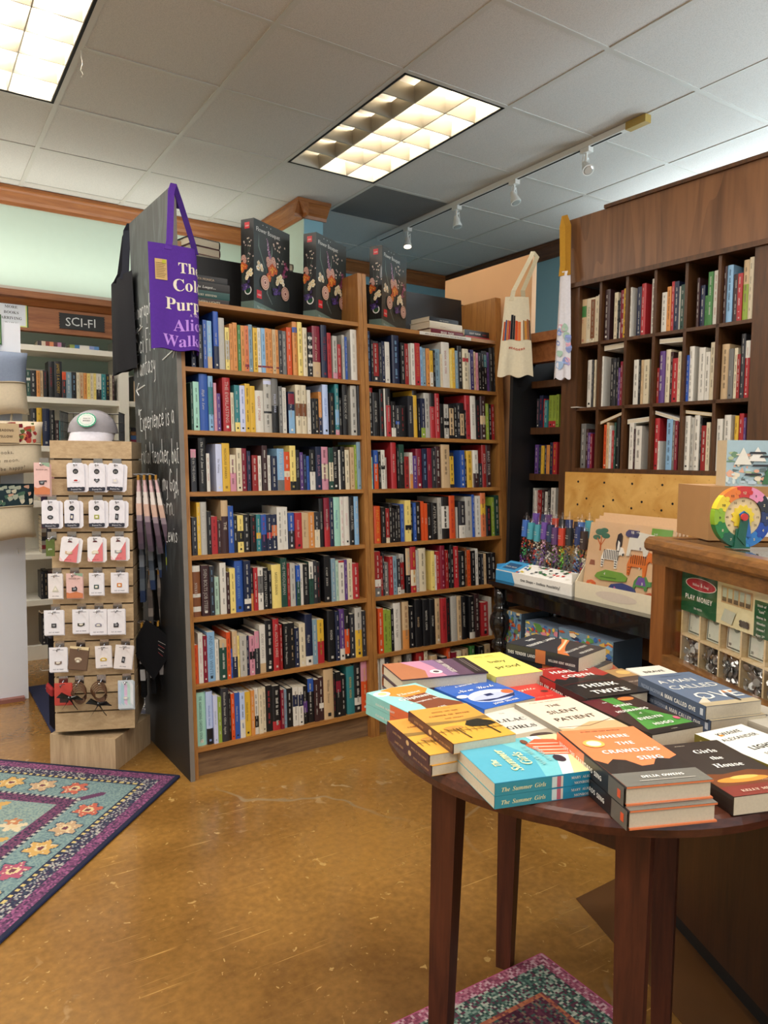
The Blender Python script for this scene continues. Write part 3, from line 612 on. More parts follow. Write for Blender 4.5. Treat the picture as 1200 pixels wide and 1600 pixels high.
t = empty('strip_light', (4.26, 2.3, 2.40), label='unseen strip fitting added on the wall behind the pigeonhole unit', category='light')  # unseen housing added to go with the ceiling-washing lamp
m = MB(); m.box(4.19, 4.33, 1.15, 3.45, 2.40, 2.445); m.build('housing', 'lampbox', t)
# maple pegboard below it
t = empty('pegboard', ww(.45, -.03, .78), label='birdseye maple pegboard with rows of dark holes below the pigeonholes', category='pegboard')
m = MB(ww); m.box(.022, .84, -.03, -.012, .77, 1.238); m.build('board', 'maple', t)
m = MB()
for r_, z in enumerate((1.195, 1.12, 1.09, 1.02, .95)):
    for k in range(6):
        s = .1 + .145*k + (0 if r_ % 2 == 0 else .05)
        if s > .82: continue
        m.lathe([(.0052, 0), (.0052, .0006)], ww(s, -.0302, z), 10, axis=(-WN[0], -WN[1], 0))
m.build('peg_hole', 'plastic', t, kind='stuff')
BOOKS = """
@L1
25 17 176 n . w -
54 16 173 K . w -
74 16 195 b . w -
92 19 194 l 75-100d w -
121 22 236 B 60-100n w THE LIGHT
144 25 213 e . w Time
171 17 176 Y 30-75e k -
191 14 193 o . k -
206 18 200 o . k -
225 13 192 g . w -
239 16 191 o . k -
256 18 192 S 84-90m k -
275 17 199 s . k -
293 20 193 y 0-3k k -
314 16 190 w 84-88m k -
331 17 190 l 84-88m k -
349 17 192 o 84-88m k -
367 15 191 o 84-88m k -
383 15 190 d . k -
399 14 191 o 84-88m k -
414 18 190 K . w -
433 18 189 E . w -
454 22 207 O . w -
483 23 235 o 10-20b k -
508 22 236 Y . k -
531 21 214 c . k -
557 20 196 k 10-16w/30-36w/50-56w/70-76w w -
582 39 228 m 70-100d c Rise and Crown
625 29 236 n . r THE YELLOW
657 19 205 r . k -
682 22 193 e 85-100p k -
707 16 157 r . w -
734 13 203 e . k -
748 10 195 b . w -
784 34 234 w . e -
@L2
17 9 190 G . w -
27 24 196 q . k -
54 35 230 b . w High in Love
91 20 223 l 20-70t k -
112 11 196 p . w -
124 15 154 P . w -
152 33 221 r . w THE EVERLASTING
186 14 162 c . k -
201 22 193 t 80-100Y w -
224 23 193 W . b -
248 22 202 y . k -
271 22 194 y . k IE SMITH
295 39 177 w 20-30w r GHOST POEM
335 36 228 e 3-10W/60-64k k -
372 31 234 E 50-100k W POLAR STAR
405 16 201 E . w -
423 19 197 w . k ADAM JOHNSON ULTIMA
449 29 181 n 45-100l/5-30m w The Courts
486 28 213 c 38-64u k -
515 28 214 c 38-64u k -
545 16 194 w . k Sarah Smith FAKER
564 15 158 k . w -
581 21 159 k . d -
604 15 190 o 60-100n w -
623 28 223 L . b COLD PEOPLE
657 22 188 k . d -
687 20 229 t 50-80l/90-100p w -
709 14 169 k . w -
728 27 230 k . w THE BOOK OF
773 32 229 e . k -
807 20 230 K . l PIONEERS
@L3
8 22 171 K 0-20p w MAN IN THE DARK
39 32 217 k . w The Devil of Jane Lawrence
72 14 155 w . r -
113 26 194 W . k The Waiting
140 32 198 y . k NICHOLAS SPARKS
173 25 151 p 0-50c k -
201 23 179 c . k -
225 23 178 m . w -
249 15 168 n . p -
272 26 150 R . w -
299 14 148 w . k -
319 24 192 U . w -
344 14 151 w . k -
361 26 148 n . w -
388 32 180 l 75-100E w PARIS SECRET
421 27 167 O 50-65c w -
449 28 194 Y 80-100k k -
480 20 176 k . w MICHAEL WEISS
501 15 166 P . w -
517 14 157 n . l -
534 13 150 b . k -
549 27 178 k 55-100w w -
577 29 192 n . p ELISA SHUA
607 36 192 p 40-75c k -
644 22 189 G 35-80c k -
667 30 193 k . w MY SOUL TO TAKE
698 9 179 w . k -
708 20 195 k . w -
729 22 180 c . k -
759 23 193 d . u -
783 12 204 h . w -
796 28 218 s . k PICTURE
@L4
3 21 152 K . w -
25 14 212 y . w -
40 28 213 e . w AN ABSOLUTE SPY
69 14 175 k . w -
84 27 153 r . k -
112 16 135 U . w -
129 29 218 d 30-100U w THE
159 23 194 b . w -
183 15 152 k . w -
199 26 154 Y 42-72k k -
226 27 157 k . w -
256 24 153 k . r -
283 20 155 t 50-66y w -
304 24 154 b 55-100n r -
330 23 154 n 50-66r w -
354 24 153 n 30-60S w -
379 27 184 w . k -
407 22 183 w . k -
435 29 157 b 50-100K w -
465 32 157 r . w Danielle Steel
498 32 155 d . k Danielle Steel
531 29 157 o . w -
562 26 157 K 50-100c w -
589 22 216 k . w DANIELLE STEEL
612 28 219 m 60-100r w DANIELLE STEEL
641 22 217 n . w -
664 33 221 q . b Danielle Steel
698 20 222 w . p -
719 28 223 w . p DANIELLE
748 25 219 k . w DANIELLE STEEL
774 24 222 l . w -
@L5
-3 35 206 u 0-12w/55-62w/80-90w w STEELE
35 33 205 U . w SVEN BOLTS JOB STEELE
69 19 201 K . l -
89 20 154 Q . k -
114 26 210 w . k -
141 13 170 U . w -
155 24 185 Y . k -
181 36 214 b . l THE MOON STEIN
218 30 212 n 75-85w w -
249 12 179 k 60-100o w -
262 18 180 r . w -
281 24 179 E 0-20w/60-100w k -
306 24 175 k . w JESPER STEIN UNREST
331 12 163 k . w -
346 44 186 Y . k MIDDLEMAN
391 29 211 G . w THE MIDDLEMAN
421 12 187 R . w -
434 23 186 e . n -
461 20 176 B 40-100G w -
482 16 181 w . k THE RED TIE
499 25 178 k . w SET MY HEART TO FIVE
525 21 187 G 0-40w k -
547 20 190 K . w -
568 16 183 k . r -
604 32 208 k . w CAMP ZERO
641 23 192 s . w -
665 14 182 Q . k -
680 29 181 w 0-5r k -
710 15 183 P . w -
726 27 185 c . k -
754 35 163 r . w -
@L6
-7 19 156 O . r -
13 19 201 w . p -
33 17 189 m . w -
51 32 201 l . n AND WILD WINTER
84 16 166 w . k -
101 30 166 G 0-20d w -
132 17 192 O . k -
150 7 120 b . w -
158 22 192 d 55-100n w -
181 8 171 Y . k -
190 30 170 e . k -
221 11 166 n . w -
233 22 165 p 40-60k k -
256 21 181 K 0-40p w -
282 26 203 w 80-100d k BOBBY CAVIN
309 36 219 k . w -
346 28 221 r . w ALL ADULTS HERE
375 11 195 R . w -
393 29 197 k . w Come Down to the Daughters
423 24 196 k . d -
448 20 171 n . w -
469 29 188 c . k -
499 37 225 n 82-100w w flight
537 24 197 s . w -
562 32 194 y 50-100r k -
612 39 229 k . w KOKO
652 21 223 n . w -
674 28 230 P 78-100w w -
703 27 225 k 40-90O w -
731 25 201 K . w -
757 36 228 e 45-100y k -
794 21 209 K . w -
@L7
-3 40 216 q . k THE HOMECOMING CARSTEN STROUD
38 27 215 L 70-100k b Elizabeth Strout
66 18 197 W . g Elizabeth Strout
85 15 188 h . w -
101 32 218 K . w Elizabeth Strout Olive Again
134 8 193 k . w -
143 15 190 O . w -
159 21 191 b . w Elizabeth Strout
181 22 189 L 60-100w k -
204 26 186 y . k Elizabeth Strout
231 16 189 o . w -
248 18 192 w 60-85k k -
267 18 189 c . k -
286 15 191 c . k -
302 29 196 k . r -
332 37 190 k 80-100r w -
370 14 169 m . w -
385 15 166 s . r -
401 25 168 k . w -
428 25 169 w 20-50n k -
454 23 167 w 20-50n k -
478 21 166 k 40-70P w -
504 29 193 k 0-30b w -
534 23 186 U . w -
558 23 192 U 60-72w w -
582 49 223 d . k William Trevor
632 12 199 k . r -
645 25 203 k 20-45m w BARON
671 23 186 k . w -
704 41 218 t . y GREEN KING
746 37 225 k 70-85w w -
784 44 229 p 40-100O y -
@R1
869 19 235 n . l -
889 11 194 k . w -
901 34 193 K 5-85R w -
936 15 187 K . w -
952 17 195 n . w -
970 26 195 w . k STATIC
1015 41 232 n . l -
1060 22 200 k . w -
1083 23 197 R . w -
1107 12 197 e . w -
1121 23 203 w . k -
1145 30 206 r . o THE LIGHT SAVES
1176 16 191 l . k -
1193 20 187 s . w -
1214 20 186 o . k -
1235 21 178 y 60-100w k -
1257 13 181 k . w -
1271 31 189 s . k -
1303 14 167 c . p -
1318 51 229 w . r BOOK ON FIRE
1370 10 197 Y . k -
1381 19 204 y . w -
1401 18 193 s . w -
1420 30 219 k . w -
1451 39 207 c 22-32r k -
1491 10 190 e . w -
1502 22 207 v . w -
1525 13 199 d . k -
1539 13 194 p . k -
1553 21 196 k . w -
1575 19 207 k . w -
1595 20 208 k 10-40t w -
1616 17 204 P . k -
1634 25 228 k . w -
1660 23 234 k . w -
@R2
867 25 225 k 0-10R w -
893 38 205 k . w ONE ESCAPE
933 24 222 k . r -
958 9 227 w . w -
968 26 228 k 35-100r w ROBERT TANENBAUM
995 25 168 k 75-100w w -
1021 24 150 K 50-60b w -
1046 33 152 k . r -
1096 31 200 K . w THE MISSING
1128 27 228 y 0-10k e TAKE ME
1158 11 163 k . w -
1170 25 192 n 75-100h w -
1196 37 220 e . k -
1234 30 222 r 0-30k w LIE TAIN
1265 28 222 r . w -
1294 26 172 k . w BRAD
1321 28 171 e 40-50k/60-70k k -
1350 28 169 k 10-90d k -
1379 22 172 k . w -
1402 20 181 K . w -
1423 27 183 k 30-90d k -
1451 9 148 k . w -
1461 36 224 r . k BRAD TAYLOR
1499 36 224 w . k BRAD TAYLOR
1536 23 204 k . r -
1560 37 225 U 45-65d w -
1599 18 189 h . w -
1619 18 185 k . w -
1638 19 186 R . w -
@R3
868 9 149 q . k -
888 24 181 b 35-100O w -
913 12 175 k . w -
926 21 183 w 40-50k k -
948 13 148 e . r -
988 31 220 r . w THE KILLERS
1024 10 194 k . w -
1035 30 211 G 40-100k w HUNTER BISHOP
1066 27 154 R . k -
1095 17 174 w 60-100o k -
1113 22 158 P . w -
1136 35 192 m . w Lillian Curtis
1172 29 194 n . l -
1202 26 196 m . w Lillian
1229 24 196 K . w -
1254 36 206 U . w -
1291 54 216 d . k -
1347 26 176 K 10-90y k -
1411 30 189 b . w -
1442 17 147 K . w -
1460 37 187 y 20-80y k -
1498 36 191 w 62-100U k -
1536 25 124 K . w -
1562 30 219 R . w BRAD THOR
1593 36 220 U . w BRAD THOR
@R4
882 36 174 O . y EAST FORK
919 23 169 k . e -
943 20 162 R 85-100c w -
964 17 186 k . w -
982 15 161 k . w -
998 12 155 k . w -
1011 21 175 k . w -
1033 23 180 b . l -
1057 34 198 Y 60-72k k -
1092 14 181 k . w -
1107 15 185 b . w -
1123 31 189 k . w -
1155 17 191 O . w BEFORE
1173 18 181 O . w BEFORE
1192 30 178 k . w AFTER
1223 37 180 k . w AFTER ANNA
1263 23 207 e . k -
1287 48 210 k 22-75w k -
1336 38 215 O . r -
1379 11 156 e . w -
1393 44 185 K 65-100w w -
1441 48 208 e . k -
1490 16 218 B . w -
1508 33 211 w . k -
1542 36 226 S 25-50y k -
1581 36 157 k . r -
1622 18 201 h . w -
1641 32 211 G . w -
@R5
872 33 211 R 80-100E/62-78w w -
906 12 187 R . w -
919 10 201 K . w -
930 24 155 E . w -
955 20 182 r . w -
976 23 183 s . k -
1000 18 170 K 80-100w w -
1019 27 188 e 20-90R k -
1055 26 216 k 0-60d w -
1082 32 221 r 50-85c y -
1115 18 203 e . w -
1134 45 210 c . k -
1206 22 193 Y . k THE HOURS
1229 10 173 w . r -
1240 26 189 r . w -
1267 31 216 m . p -
1299 19 191 R . w -
1319 10 191 k . w -
1330 22 217 k . w -
1353 29 208 r . w -
1384 43 180 k . w -
1428 14 196 u . w -
1443 22 183 O . k -
1466 28 179 k . w -
1495 21 187 w . k -
1518 17 154 k . w -
1536 16 159 K . w -
1553 18 158 d . k -
1581 27 160 k . w -
1609 35 158 k . w -
@R6
883 29 212 O . w -
913 26 203 h . k -
940 18 198 h . k -
959 16 202 k . w -
976 41 226 w . k Where by the Light
1029 38 227 d 60-100o u -
1070 25 201 k . w -
1101 41 231 k . d DAVID
1148 43 227 k . w WHITE LION
1192 34 223 k . w TUROW
1227 33 224 d . k -
1261 36 223 r . k THE LAST TRIAL
1298 28 219 k . R -
1327 39 227 e . w TUROW
1367 28 224 d . k -
1397 34 219 k . w BLOODY SUNDAY
1444 36 216 k 85-100w w -
1482 35 223 U . w -
1530 50 174 r . w -
1581 15 198 e . w -
@R7
867 20 233 w . k -
891 24 233 w . k -
918 30 225 K . w -
972 44 229 d . k -
1044 29 229 E . w -
1100 49 227 R . w -
1150 26 227 c . k -
1187 41 200 d . k -
1260 34 182 K . w -
1295 24 223 O . w -
1324 31 197 m . w -
1356 24 200 c . k -
1398 36 204 d . k -
1445 33 214 g . w -
1501 40 203 k . w -
1544 33 210 d . k -
@C11
41 33 204 d 15-40g r Joy
75 26 204 c . k DAILY WORD
102 23 203 c 4-90u k -
126 21 206 c . k -
155 22 212 w . k -
178 27 225 U . w -
228 18 205 c . k -
247 7 168 k . w -
253 9 180 w 0-60K k -
263 25 209 m . w -
294 20 213 y . k -
315 7 212 w . k -
345 23 208 n . w -
369 21 217 r . w -
415 17 230 w . k -
464 24 165 w . k -
489 18 184 o . k -
508 13 202 r . w -
522 20 199 n . w -
543 7 177 e . w -
550 17 182 G . w -
627 10 193 U . w -
638 18 163 n . w -
658 13 120 g . k -
672 19 208 g . w -
692 20 210 w . r -
724 21 218 U . w -
746 23 219 l . k -
773 17 181 U . w -
791 18 180 r . w -
810 21 226 d 40-100h k -
832 17 232 c . k -
@C12
17 30 217 n . w -
88 30 217 w . k VAN WHAT
119 9 215 K . w -
129 11 214 c . k -
160 14 225 w . k -
223 14 211 k . w -
238 13 210 K . w -
252 11 211 k . w -
264 10 166 P . w -
275 12 192 m . w -
344 22 192 w . k -
367 9 190 k . w -
377 11 189 d . k -
389 27 189 c . k -
454 12 148 R . w -
467 24 215 P . w -
492 23 220 c . k -
516 12 208 U . w -
529 25 180 r . w -
555 13 204 c . k -
581 19 186 B . w -
601 21 220 w . k -
645 25 210 w . k -
671 19 191 w . k -
691 20 226 c . k -
736 30 213 d . k -
771 18 192 E . w CALM
790 13 193 c . k -
804 12 168 R . w -
817 16 242 K . w -
834 18 215 r 0-30w w -
@C13
65 27 205 E . w -
93 13 181 U . w -
107 15 163 P . w -
123 12 158 m . w -
194 18 197 O . k -
213 13 206 d . k -
227 10 192 w . k -
238 12 170 r . w -
251 9 205 G . w -
261 17 226 k . w THE BOOK
290 17 207 G . d -
333 21 201 w . k -
355 7 174 U . w -
361 31 186 w . k -
453 23 216 r . w -
477 7 120 w . k -
513 27 210 l . k -
541 11 202 E . w -
553 14 202 m . w -
590 27 220 w . k -
618 19 213 e . k -
638 21 221 w . k -
660 7 211 k . w -
668 22 179 R . w -
691 16 191 c . k -
735 22 203 w . k -
762 26 217 w . k -
801 15 213 y . k -
818 18 221 r 55-100k w -
837 9 205 P . w -
@S1
586 23 163 B . w -
610 24 157 k . w -
635 20 162 G 30-40w w -
656 33 161 k . w -
690 19 160 o . k -
710 18 161 d . k -
729 22 166 k . r -
759 32 223 k . r JAMES S A COREY
792 44 226 k . y JAMES S A COREY
837 22 163 O 30-100K r -
860 32 164 s . w -
893 27 166 k . l -
921 18 164 c . k -
940 23 166 d . r -
964 19 165 o . k -
984 19 164 Y . k -
1004 20 167 c . k -
1025 14 167 Y . k -
1040 31 167 w 60-100K k -
1072 26 166 t . w -
1099 22 168 k . y -
1122 17 165 c . k -
1140 10 161 U . w -
1224 48 224 k . w DUTY NIGHT
1273 28 168 k 20-100d k -
1302 26 173 y . k -
@S2
654 32 229 K . w -
687 31 234 y . k -
719 41 231 n . w STONES
761 29 223 k . w -
791 23 162 U . w -
815 27 160 t . w -
@B1
-307 20 145 K . p -
-286 23 160 n . r -
-262 13 142 r . w -
-248 21 134 t . w -
-226 27 157 h 80-100r k PIECE OF CAKE
-198 20 156 h 80-100r k PIECE OF CAKE
-177 19 159 h . k -
@B2
-306 25 145 P . w -
-280 16 142 n . h -
-263 17 140 y . k -
-245 12 144 n . w -
-232 21 143 o . P PATSY
-210 20 155 n . y -
-189 27 157 r . y -
@B3
-313 13 157 e . k -
-299 12 146 w . r -
-286 16 148 R . w -
-269 19 148 R . w -
-249 15 149 U . w -
-233 19 142 w . k -
-213 19 160 k . w -
-193 30 163 w . k -
"""
# ================================================================ books on the shelves
def bands_of(s, base):
    r = []
    for b in ([] if s == '.' else s.split('/')):
        a, e = b[:-1].split('-'); r.append((1-int(e)/100, 1-int(a)/100, b[-1]))
    cuts = sorted({0., 1.} | {x for q in r for x in q[:2]}); out = []
    for a, e in zip(cuts, cuts[1:]):
        c = base
        for q in r:
            if q[0]-1e-6 <= a and e <= q[1]+1e-6: c = q[2]
        out.append((a, e, c))
    return out
def shelf_book(f, s, w_, z, h, n0, d, base, bands, tc, title, label, group, rq, pages=True):
    hard = h > .212 or w_ > .034
    name = 'hardcover_book' if hard else ('paperback_book' if h > .183 else 'pocket_book')
    lb, lt = lin(base), lin(tc); tc = tuple(a*.42+b_*.58 for a, b_ in zip(lb, lt))
    m = MB(f); bulge = min(.16*w_, .0045) if hard else min(.04*w_, .001)
    prof = [(0, bulge), (.2, bulge*.25), (.5, 0), (.8, bulge*.25), (1, bulge)]
    for a, e, c in bands_of(bands, base):
        vs = [(s+w_*u, n0+v, z+h*q) for q in (a, e) for u, v in prof]
        m.add(vs, [(i, i+1, i+6, i+5) for i in range(4)], c)
    m.box(s, s+.0018, n0+bulge, n0+d, z, z+h, base); m.box(s+w_-.0018, s+w_, n0+bulge, n0+d, z, z+h, base)
    if not pages: m.box(s+.0018, s+w_-.0018, n0+bulge, n0+d, z, z+h-.001, base)
    o = m.build(name, 'bookc', base=f(s+w_/2, n0+d/2, z), label=label, category='book', group=group)
    if pages:
        g = .0035 if hard else .0008
        m = MB(f); m.box(s+.0018, s+w_-.0018, n0+bulge+.002, n0+d-(.003 if hard else 0), z+g*.6, z+h-g); m.build('page_block', 'pages', o)
    nn = n0-.0006; cx = s+w_/2
    m = MB(f)
    if title == '-':
        q = z+h*rq.uniform(.86, .93); th = w_*rq.uniform(.2, .34); low = z+h*rq.uniform(.1, .2); off = rq.uniform(-.06, .06)*w_
        while q > low:
            for k in range(rq.randint(4, 10)):
                lw = rq.uniform(.0022, .0042)
                if q-lw < low: break
                hh = th*rq.uniform(.7, 1.)
                m.quad((cx-th/2+off, nn, q), (cx-th/2+off, nn, q-lw*.75), (cx-th/2+hh+off, nn, q-lw*.75), (cx-th/2+hh+off, nn, q), tc); q -= lw
            q -= rq.uniform(.004, .014) if rq.random() < .8 else h*.12
    elif title != '.':
        sz = min(w_*.62, .023); st = rq.choice('bbsr') if title.isupper() else rq.choice('ssi'); L = min(h*.86, tlen(title, st)*sz*1.25)
        m.text(title, (cx-sz*.35, nn, z+h*.5+L/2), (0, 0, -1), (1, 0, 0), sz, st, tc, 'l', fit=h*.86)
    if m.v: m.build('spine_lettering', 'paper', o)
    if rq.random() < .45 and w_ > .014:
        m = MB(f); a = w_*.16; q = z+h*.06; m.quad((cx-a, nn, q+2*a), (cx-a, nn, q), (cx+a, nn, q), (cx+a, nn, q+2*a), rq.choice((tc, 'w', 'k'))); m.build('publisher_mark', 'paper', o)
    return o
ROWN = ['', 'top', 'second', 'third', 'fourth', 'fifth', 'sixth', 'lowest']
def load_books():
    cur = None; k = 0; rq = random.Random(5)
    for ln in BOOKS.strip().split('\n'):
        if ln[0] == '@': cur = ln[1:]; k = 0; continue
        k += 1
        t = ln.split(' ', 6); s, w_, h = int(t[0])/1000, int(t[1])/1000, int(t[2])/1000
        c, bd, tc, ti = t[3:7]
        jn = rq.uniform(-.004, .006); kind = 'hardcover' if (h > .212 or w_ > .034) else ('paperback' if h > .183 else 'pocket')
        wd = 'thin ' if w_ < .015 else ('thick ' if w_ > .042 else '')
        nm = f'{wd}{CNAME[c]} {kind} book, {ORD[k]} from left, '
        row = int(cur[-1]); pages = True
        if cur[0] in 'LR':
            f = bw; z = SHZ[row]+.009; n0 = .014+jn; d = min(.155 if h < .19 else .17, h*.82)
            s = max(s, -.0075) if cur[0] == 'L' else max(s, .8645); lim = .8175 if cur[0] == 'L' else 1.6715
            if s+w_ > lim: w_ = lim-s
            h = min(h, SHZ[row-1]-SHZ[row]-.02)
            loc = f'{ROWN[row]} shelf of bookcase ' + ('beside chalkboard' if cur[0] == 'L' else 'beside peach partition')
            g = f'books on the {ROWN[row]} shelf ' + ('beside the chalkboard' if cur[0] == 'L' else 'beside the peach partition')
        elif cur[0] == 'C':
            row = int(cur[2]); f = ww; z = ROW[row-1]; n0 = .018+jn; d = min(.16, h*.8); loc = f'{ROWN[row] if row < 3 else "lowest"} row of the walnut pigeonholes'; g = f'books in the {ROWN[row]} row of pigeonholes'
            h = min(h, .25)
            for a in FIN[1:-1]:   # keep clear of the dividers
                lo, hi = a-.0075, a+.0075
                if s < hi and s+w_ > lo:
                    if s+w_/2 < a: s, w_ = (s, lo-s) if lo-s > .008 else (lo-w_, w_)
                    else: s, w_ = hi, max(s+w_-hi, .009)
        elif cur[0] == 'S':
            f = lambda x, y, z: (x, y+5.02, z); z = 1.6425 if row == 1 else 1.3425; n0 = jn; d = .13; loc = f'{"upper" if row == 1 else "middle"} shelf of white bookcase'; g = 'science fiction books on the white bookcase'; h = min(h, .26)
            if s < 1.235 and s+w_ > 1.17: continue
        else:
            f = ww; z = (0, 1.456, 1.222, .987)[row]; n0 = .118+jn; d = .11; pages = False; loc = f'{ROWN[row]} row of narrow dark bookcase'; g = 'paperbacks in the narrow dark bookcase'; h = min(h*1.02, .19)
        shelf_book(f, s, w_, z, h, n0, d, c, bd, tc, ti, nm+loc, g, rq, pages)
load_books()

# ================================================================ books lying flat
def draw(m, O, R, Uv, w_, l_, items, lift=0.0003):
    O, R, Uv = Vector(O), Vector(R), Vector(Uv); Nn = R.cross(Uv)
    for k, it in enumerate(items):
        o = O + Nn*(lift + .00013*k); t = it[0]
        if t == 'r': m.flat([(it[1]*w_, it[2]*l_), (it[3]*w_, it[2]*l_), (it[3]*w_, it[4]*l_), (it[1]*w_, it[4]*l_)], o, R, Uv, it[5])
        elif t == 'e': m.flat([(it[1]*w_+it[3]*w_*math.cos(a*math.pi/10), it[2]*l_+it[4]*l_*math.sin(a*math.pi/10)) for a in range(20)], o, R, Uv, it[5])
        elif t == 'p': m.flat([(x*w_, y*l_) for x, y in it[1]], o, R, Uv, it[2])
        elif t == 'l': # polyline strip
            pts = [Vector((x*w_, y*l_)) for x, y in it[1]]; hw = it[2]*w_/2
            for a, c in zip(pts, pts[1:]):
                dd = (c-a).normalized(); nrm = Vector((-dd.y, dd.x))*hw; m.flat([a-nrm, c-nrm, c+nrm, a+nrm], o, R, Uv, it[3])
        elif t == 't': m.text(it[4], o + R*it[1]*w_ + Uv*it[2]*l_, R, Uv, it[3]*w_, it[5], it[6], it[7] if len(it) > 7 else 'c', fit=(it[8]*w_ if len(it) > 8 else None), squash=it[9] if len(it) > 9 else 1.)
        elif t == 'tv': m.text(it[4], o + R*it[1]*w_ + Uv*it[2]*l_, -Uv, R, it[3]*w_, it[5], it[6], 'c', fit=(it[8]*w_ if len(it) > 8 else None))
def lying(cx, cy, ang, w_, l_, z0, th, cov, spine, label, group=None, hard=False, front=(), sp=(), tip=(0, 0, 0), mat='bookc', back=None):
    """a book lying face up: ang = reading direction of its cover; tip = z slopes (along reading right, along up)"""
    a = math.radians(ang); R = Vector((math.cos(a), math.sin(a), tip[0])).normalized(); Uv = Vector((-math.sin(a), math.cos(a), tip[1])).normalized(); N = R.cross(Uv).normalized()
    C = Vector((cx, cy, z0)); O = C - R*w_/2 - Uv*l_/2
    bt = .0026 if hard else .0006
    m = MB(); m.obox(O, R*w_, Uv*l_, N*bt, back or cov); m.obox(O+N*(th-bt), R*w_, Uv*l_, N*bt, cov)
    # rounded spine strip with colour fields along the book (from the foot to the head)
    fields = [q for q in sp if q[0] == 'r'] ; bulge = .004 if hard else .001
    prof = [(0, 0), (-bulge*.8, .2), (-bulge, .5), (-bulge*.8, .8), (0, 1)]
    vs = [tuple(O + Uv*y + R*u + N*th*v) for y in (0, l_) for u, v in prof]
    m.add(vs, [(i, i+5, i+6, i+1) for i in range(4)], spine)
    o = m.build('hardcover_book' if hard else 'paperback_book', mat, base=C, label=label, category='book', **({'group': group} if group else {}))
    g = .003 if hard else .0004
    m = MB(); m.obox(O + R*.001 + Uv*g + N*bt, R*(w_-.001-g), Uv*(l_-2*g), N*(th-2*bt)); m.build('page_block', 'pages', o)
    if front:
        m = MB(); draw(m, O+N*th, R, Uv, w_, l_, front); m.build('cover_print', mat, o)
    if sp:
        m = MB(); So = O - R*(bulge+.0002) + Uv*l_ ; draw(m, So, -Uv, N, l_, th, sp, .0002); m.build('spine_print', mat, o)
    return o
def stack_on(f, s, n, ang, z, rows, grp):
    for k, (w_, l_, th, cov, spn, ds, lab, spn_items, hard) in enumerate(rows):
        x, y, _ = f(s+ds, n, z); lying(x, y, ang, w_, l_, z, th, cov, spn, lab, grp, hard, sp=spn_items); z += th+.0006
ZT = SHZ[0]+.009
BA = 1.436
def spn(txt, st='b', c='w', sz=.09, fit=.8): return [('t', .5, .28, sz, txt, st, c, 'c', fit)]
stack_on(bw, .105, .13, BA+90, ZT, [
    (.14, .21, .028, '231f20', '2a1c18', 0, 'dark brown paperback book at the bottom of the stack behind the purple tote', spn('NORTHERN LIGHTS', 'r', 'c', .07), False),
    (.14, .21, .03, '20403d', '1f4a46', .004, 'dark teal paperback book second from the bottom behind the purple tote', spn('COURT STEVENS', 's', 'c', .08), False),
    (.14, .21, .034, '2c2624', '26211f', .006, 'black and orange paperback book second from the top behind the purple tote', spn('The Longest...', 'i', 'w', .1), False),
    (.14, .21, .026, '2d2d2f', '2b2a2c', -.004, 'black paperback book on top of the stack behind the purple tote', spn('SANTA MONICA', 'r', 'd', .06), False)], 'books stacked flat on top of the bookcases')
for k, (s_, lab) in enumerate((('9b9484', 'lowest'), ('5c1f24', 'middle'), ('24262a', 'topmost'))):
    x, y, _ = bw(.19-.004*k, .42, 2.15); lying(x, y, BA+185+3*k, .155, .235, 2.15+.0365*k, .036, s_, s_, f'thick hardcover book lying {lab} on the rear bookcase beside a black gift box', 'books lying on the rear bookcase', True)
for k, c in enumerate(('6a6864', '7a7670')):
    x, y, _ = bw(.56, .42, 2.15); lying(x, y, BA+182, .16, .24, 2.15+.032*k, .0315, c, c, f'grey hardcover book lying {("under another", "on another")[k]} between two black gift boxes on the rear bookcase', 'books lying on the rear bookcase', True)
stack_on(bw, 1.37, .12, BA+90+4, ZT, [
    (.15, .225, .028, '5c1420', '6a1626', 0, 'dark red thriller lying lowest in the stack on the thriller bookcase', spn('BRAD THOR', 'b', 'w', .1, .5), True),
    (.15, .225, .036, 'cfc4ae', 'd6ccb8', -.006, 'thick cream hardcover in the middle of the stack on the thriller bookcase', [('t', .4, .3, .035, 'the long winter', 's', '8a8070', 'c', .4)], True),
    (.14, .2, .022, '26252a', '232327', -.012, 'black paperback on top of the stack on the thriller bookcase', spn('DEAD RECKONING', 'b', 'e', .05, .5), False)], 'books stacked flat on top of the bookcases')
stack_on(bw, 1.575, .1, BA+92, ZT, [
    (.11, .17, .016, '8f2222', 'a32a2a', .005, 'thin red paperback lying under a black one by the bookcase end', [], False),
    (.11, .175, .03, '1d1c1f', '1f1d20', 0, 'black paperback with red and white lettering lying by the bookcase end', [('t', .42, .3, .1, 'SCOTT TUROW', 'b', 'w', 'c', .45), ('t', .8, .3, .08, 'FEVER', 'b', 'r', 'c', .25)], False)], 'books stacked flat on top of the bookcases')
# books lying across the rows in the pigeonholes
def across(s0, s1, z0, z1, col, th, label, n=.02):
    """a paperback lying across the tops of upright ones from (s0, z0) to (s1, z1)"""
    A, Bp = Vector(ww(s0, n, z0)), Vector(ww(s1, n, z1)); U = (Bp-A); D = Vector((WN[0], WN[1], 0))*.15; T = UP*th
    m = MB(); m.obox(A, U, D, UP*.0016, col); m.obox(A+UP*(th-.0016), U, D, UP*.0016, col); m.obox(A+D*.97, U, D*.03, T, col)
    o = m.build('paperback_book', 'bookc', base=A, label=label, category='book', group='books laid across the pigeonhole rows')
    m = MB(); m.obox(A+UP*.0016+D*.002, U*.995, D*.96, UP*(th-.0032)); m.build('page_block', 'pages', o)
across(.182, .292, 1.783, 1.787, 'e9e7e2', .022, 'white book lying flat over upright books in the middle pigeonhole row, second cell')
across(.462, .575, 1.782, 1.778, 'efeeea', .018, 'white paperback lying bent across books in the middle pigeonhole row, fourth cell')
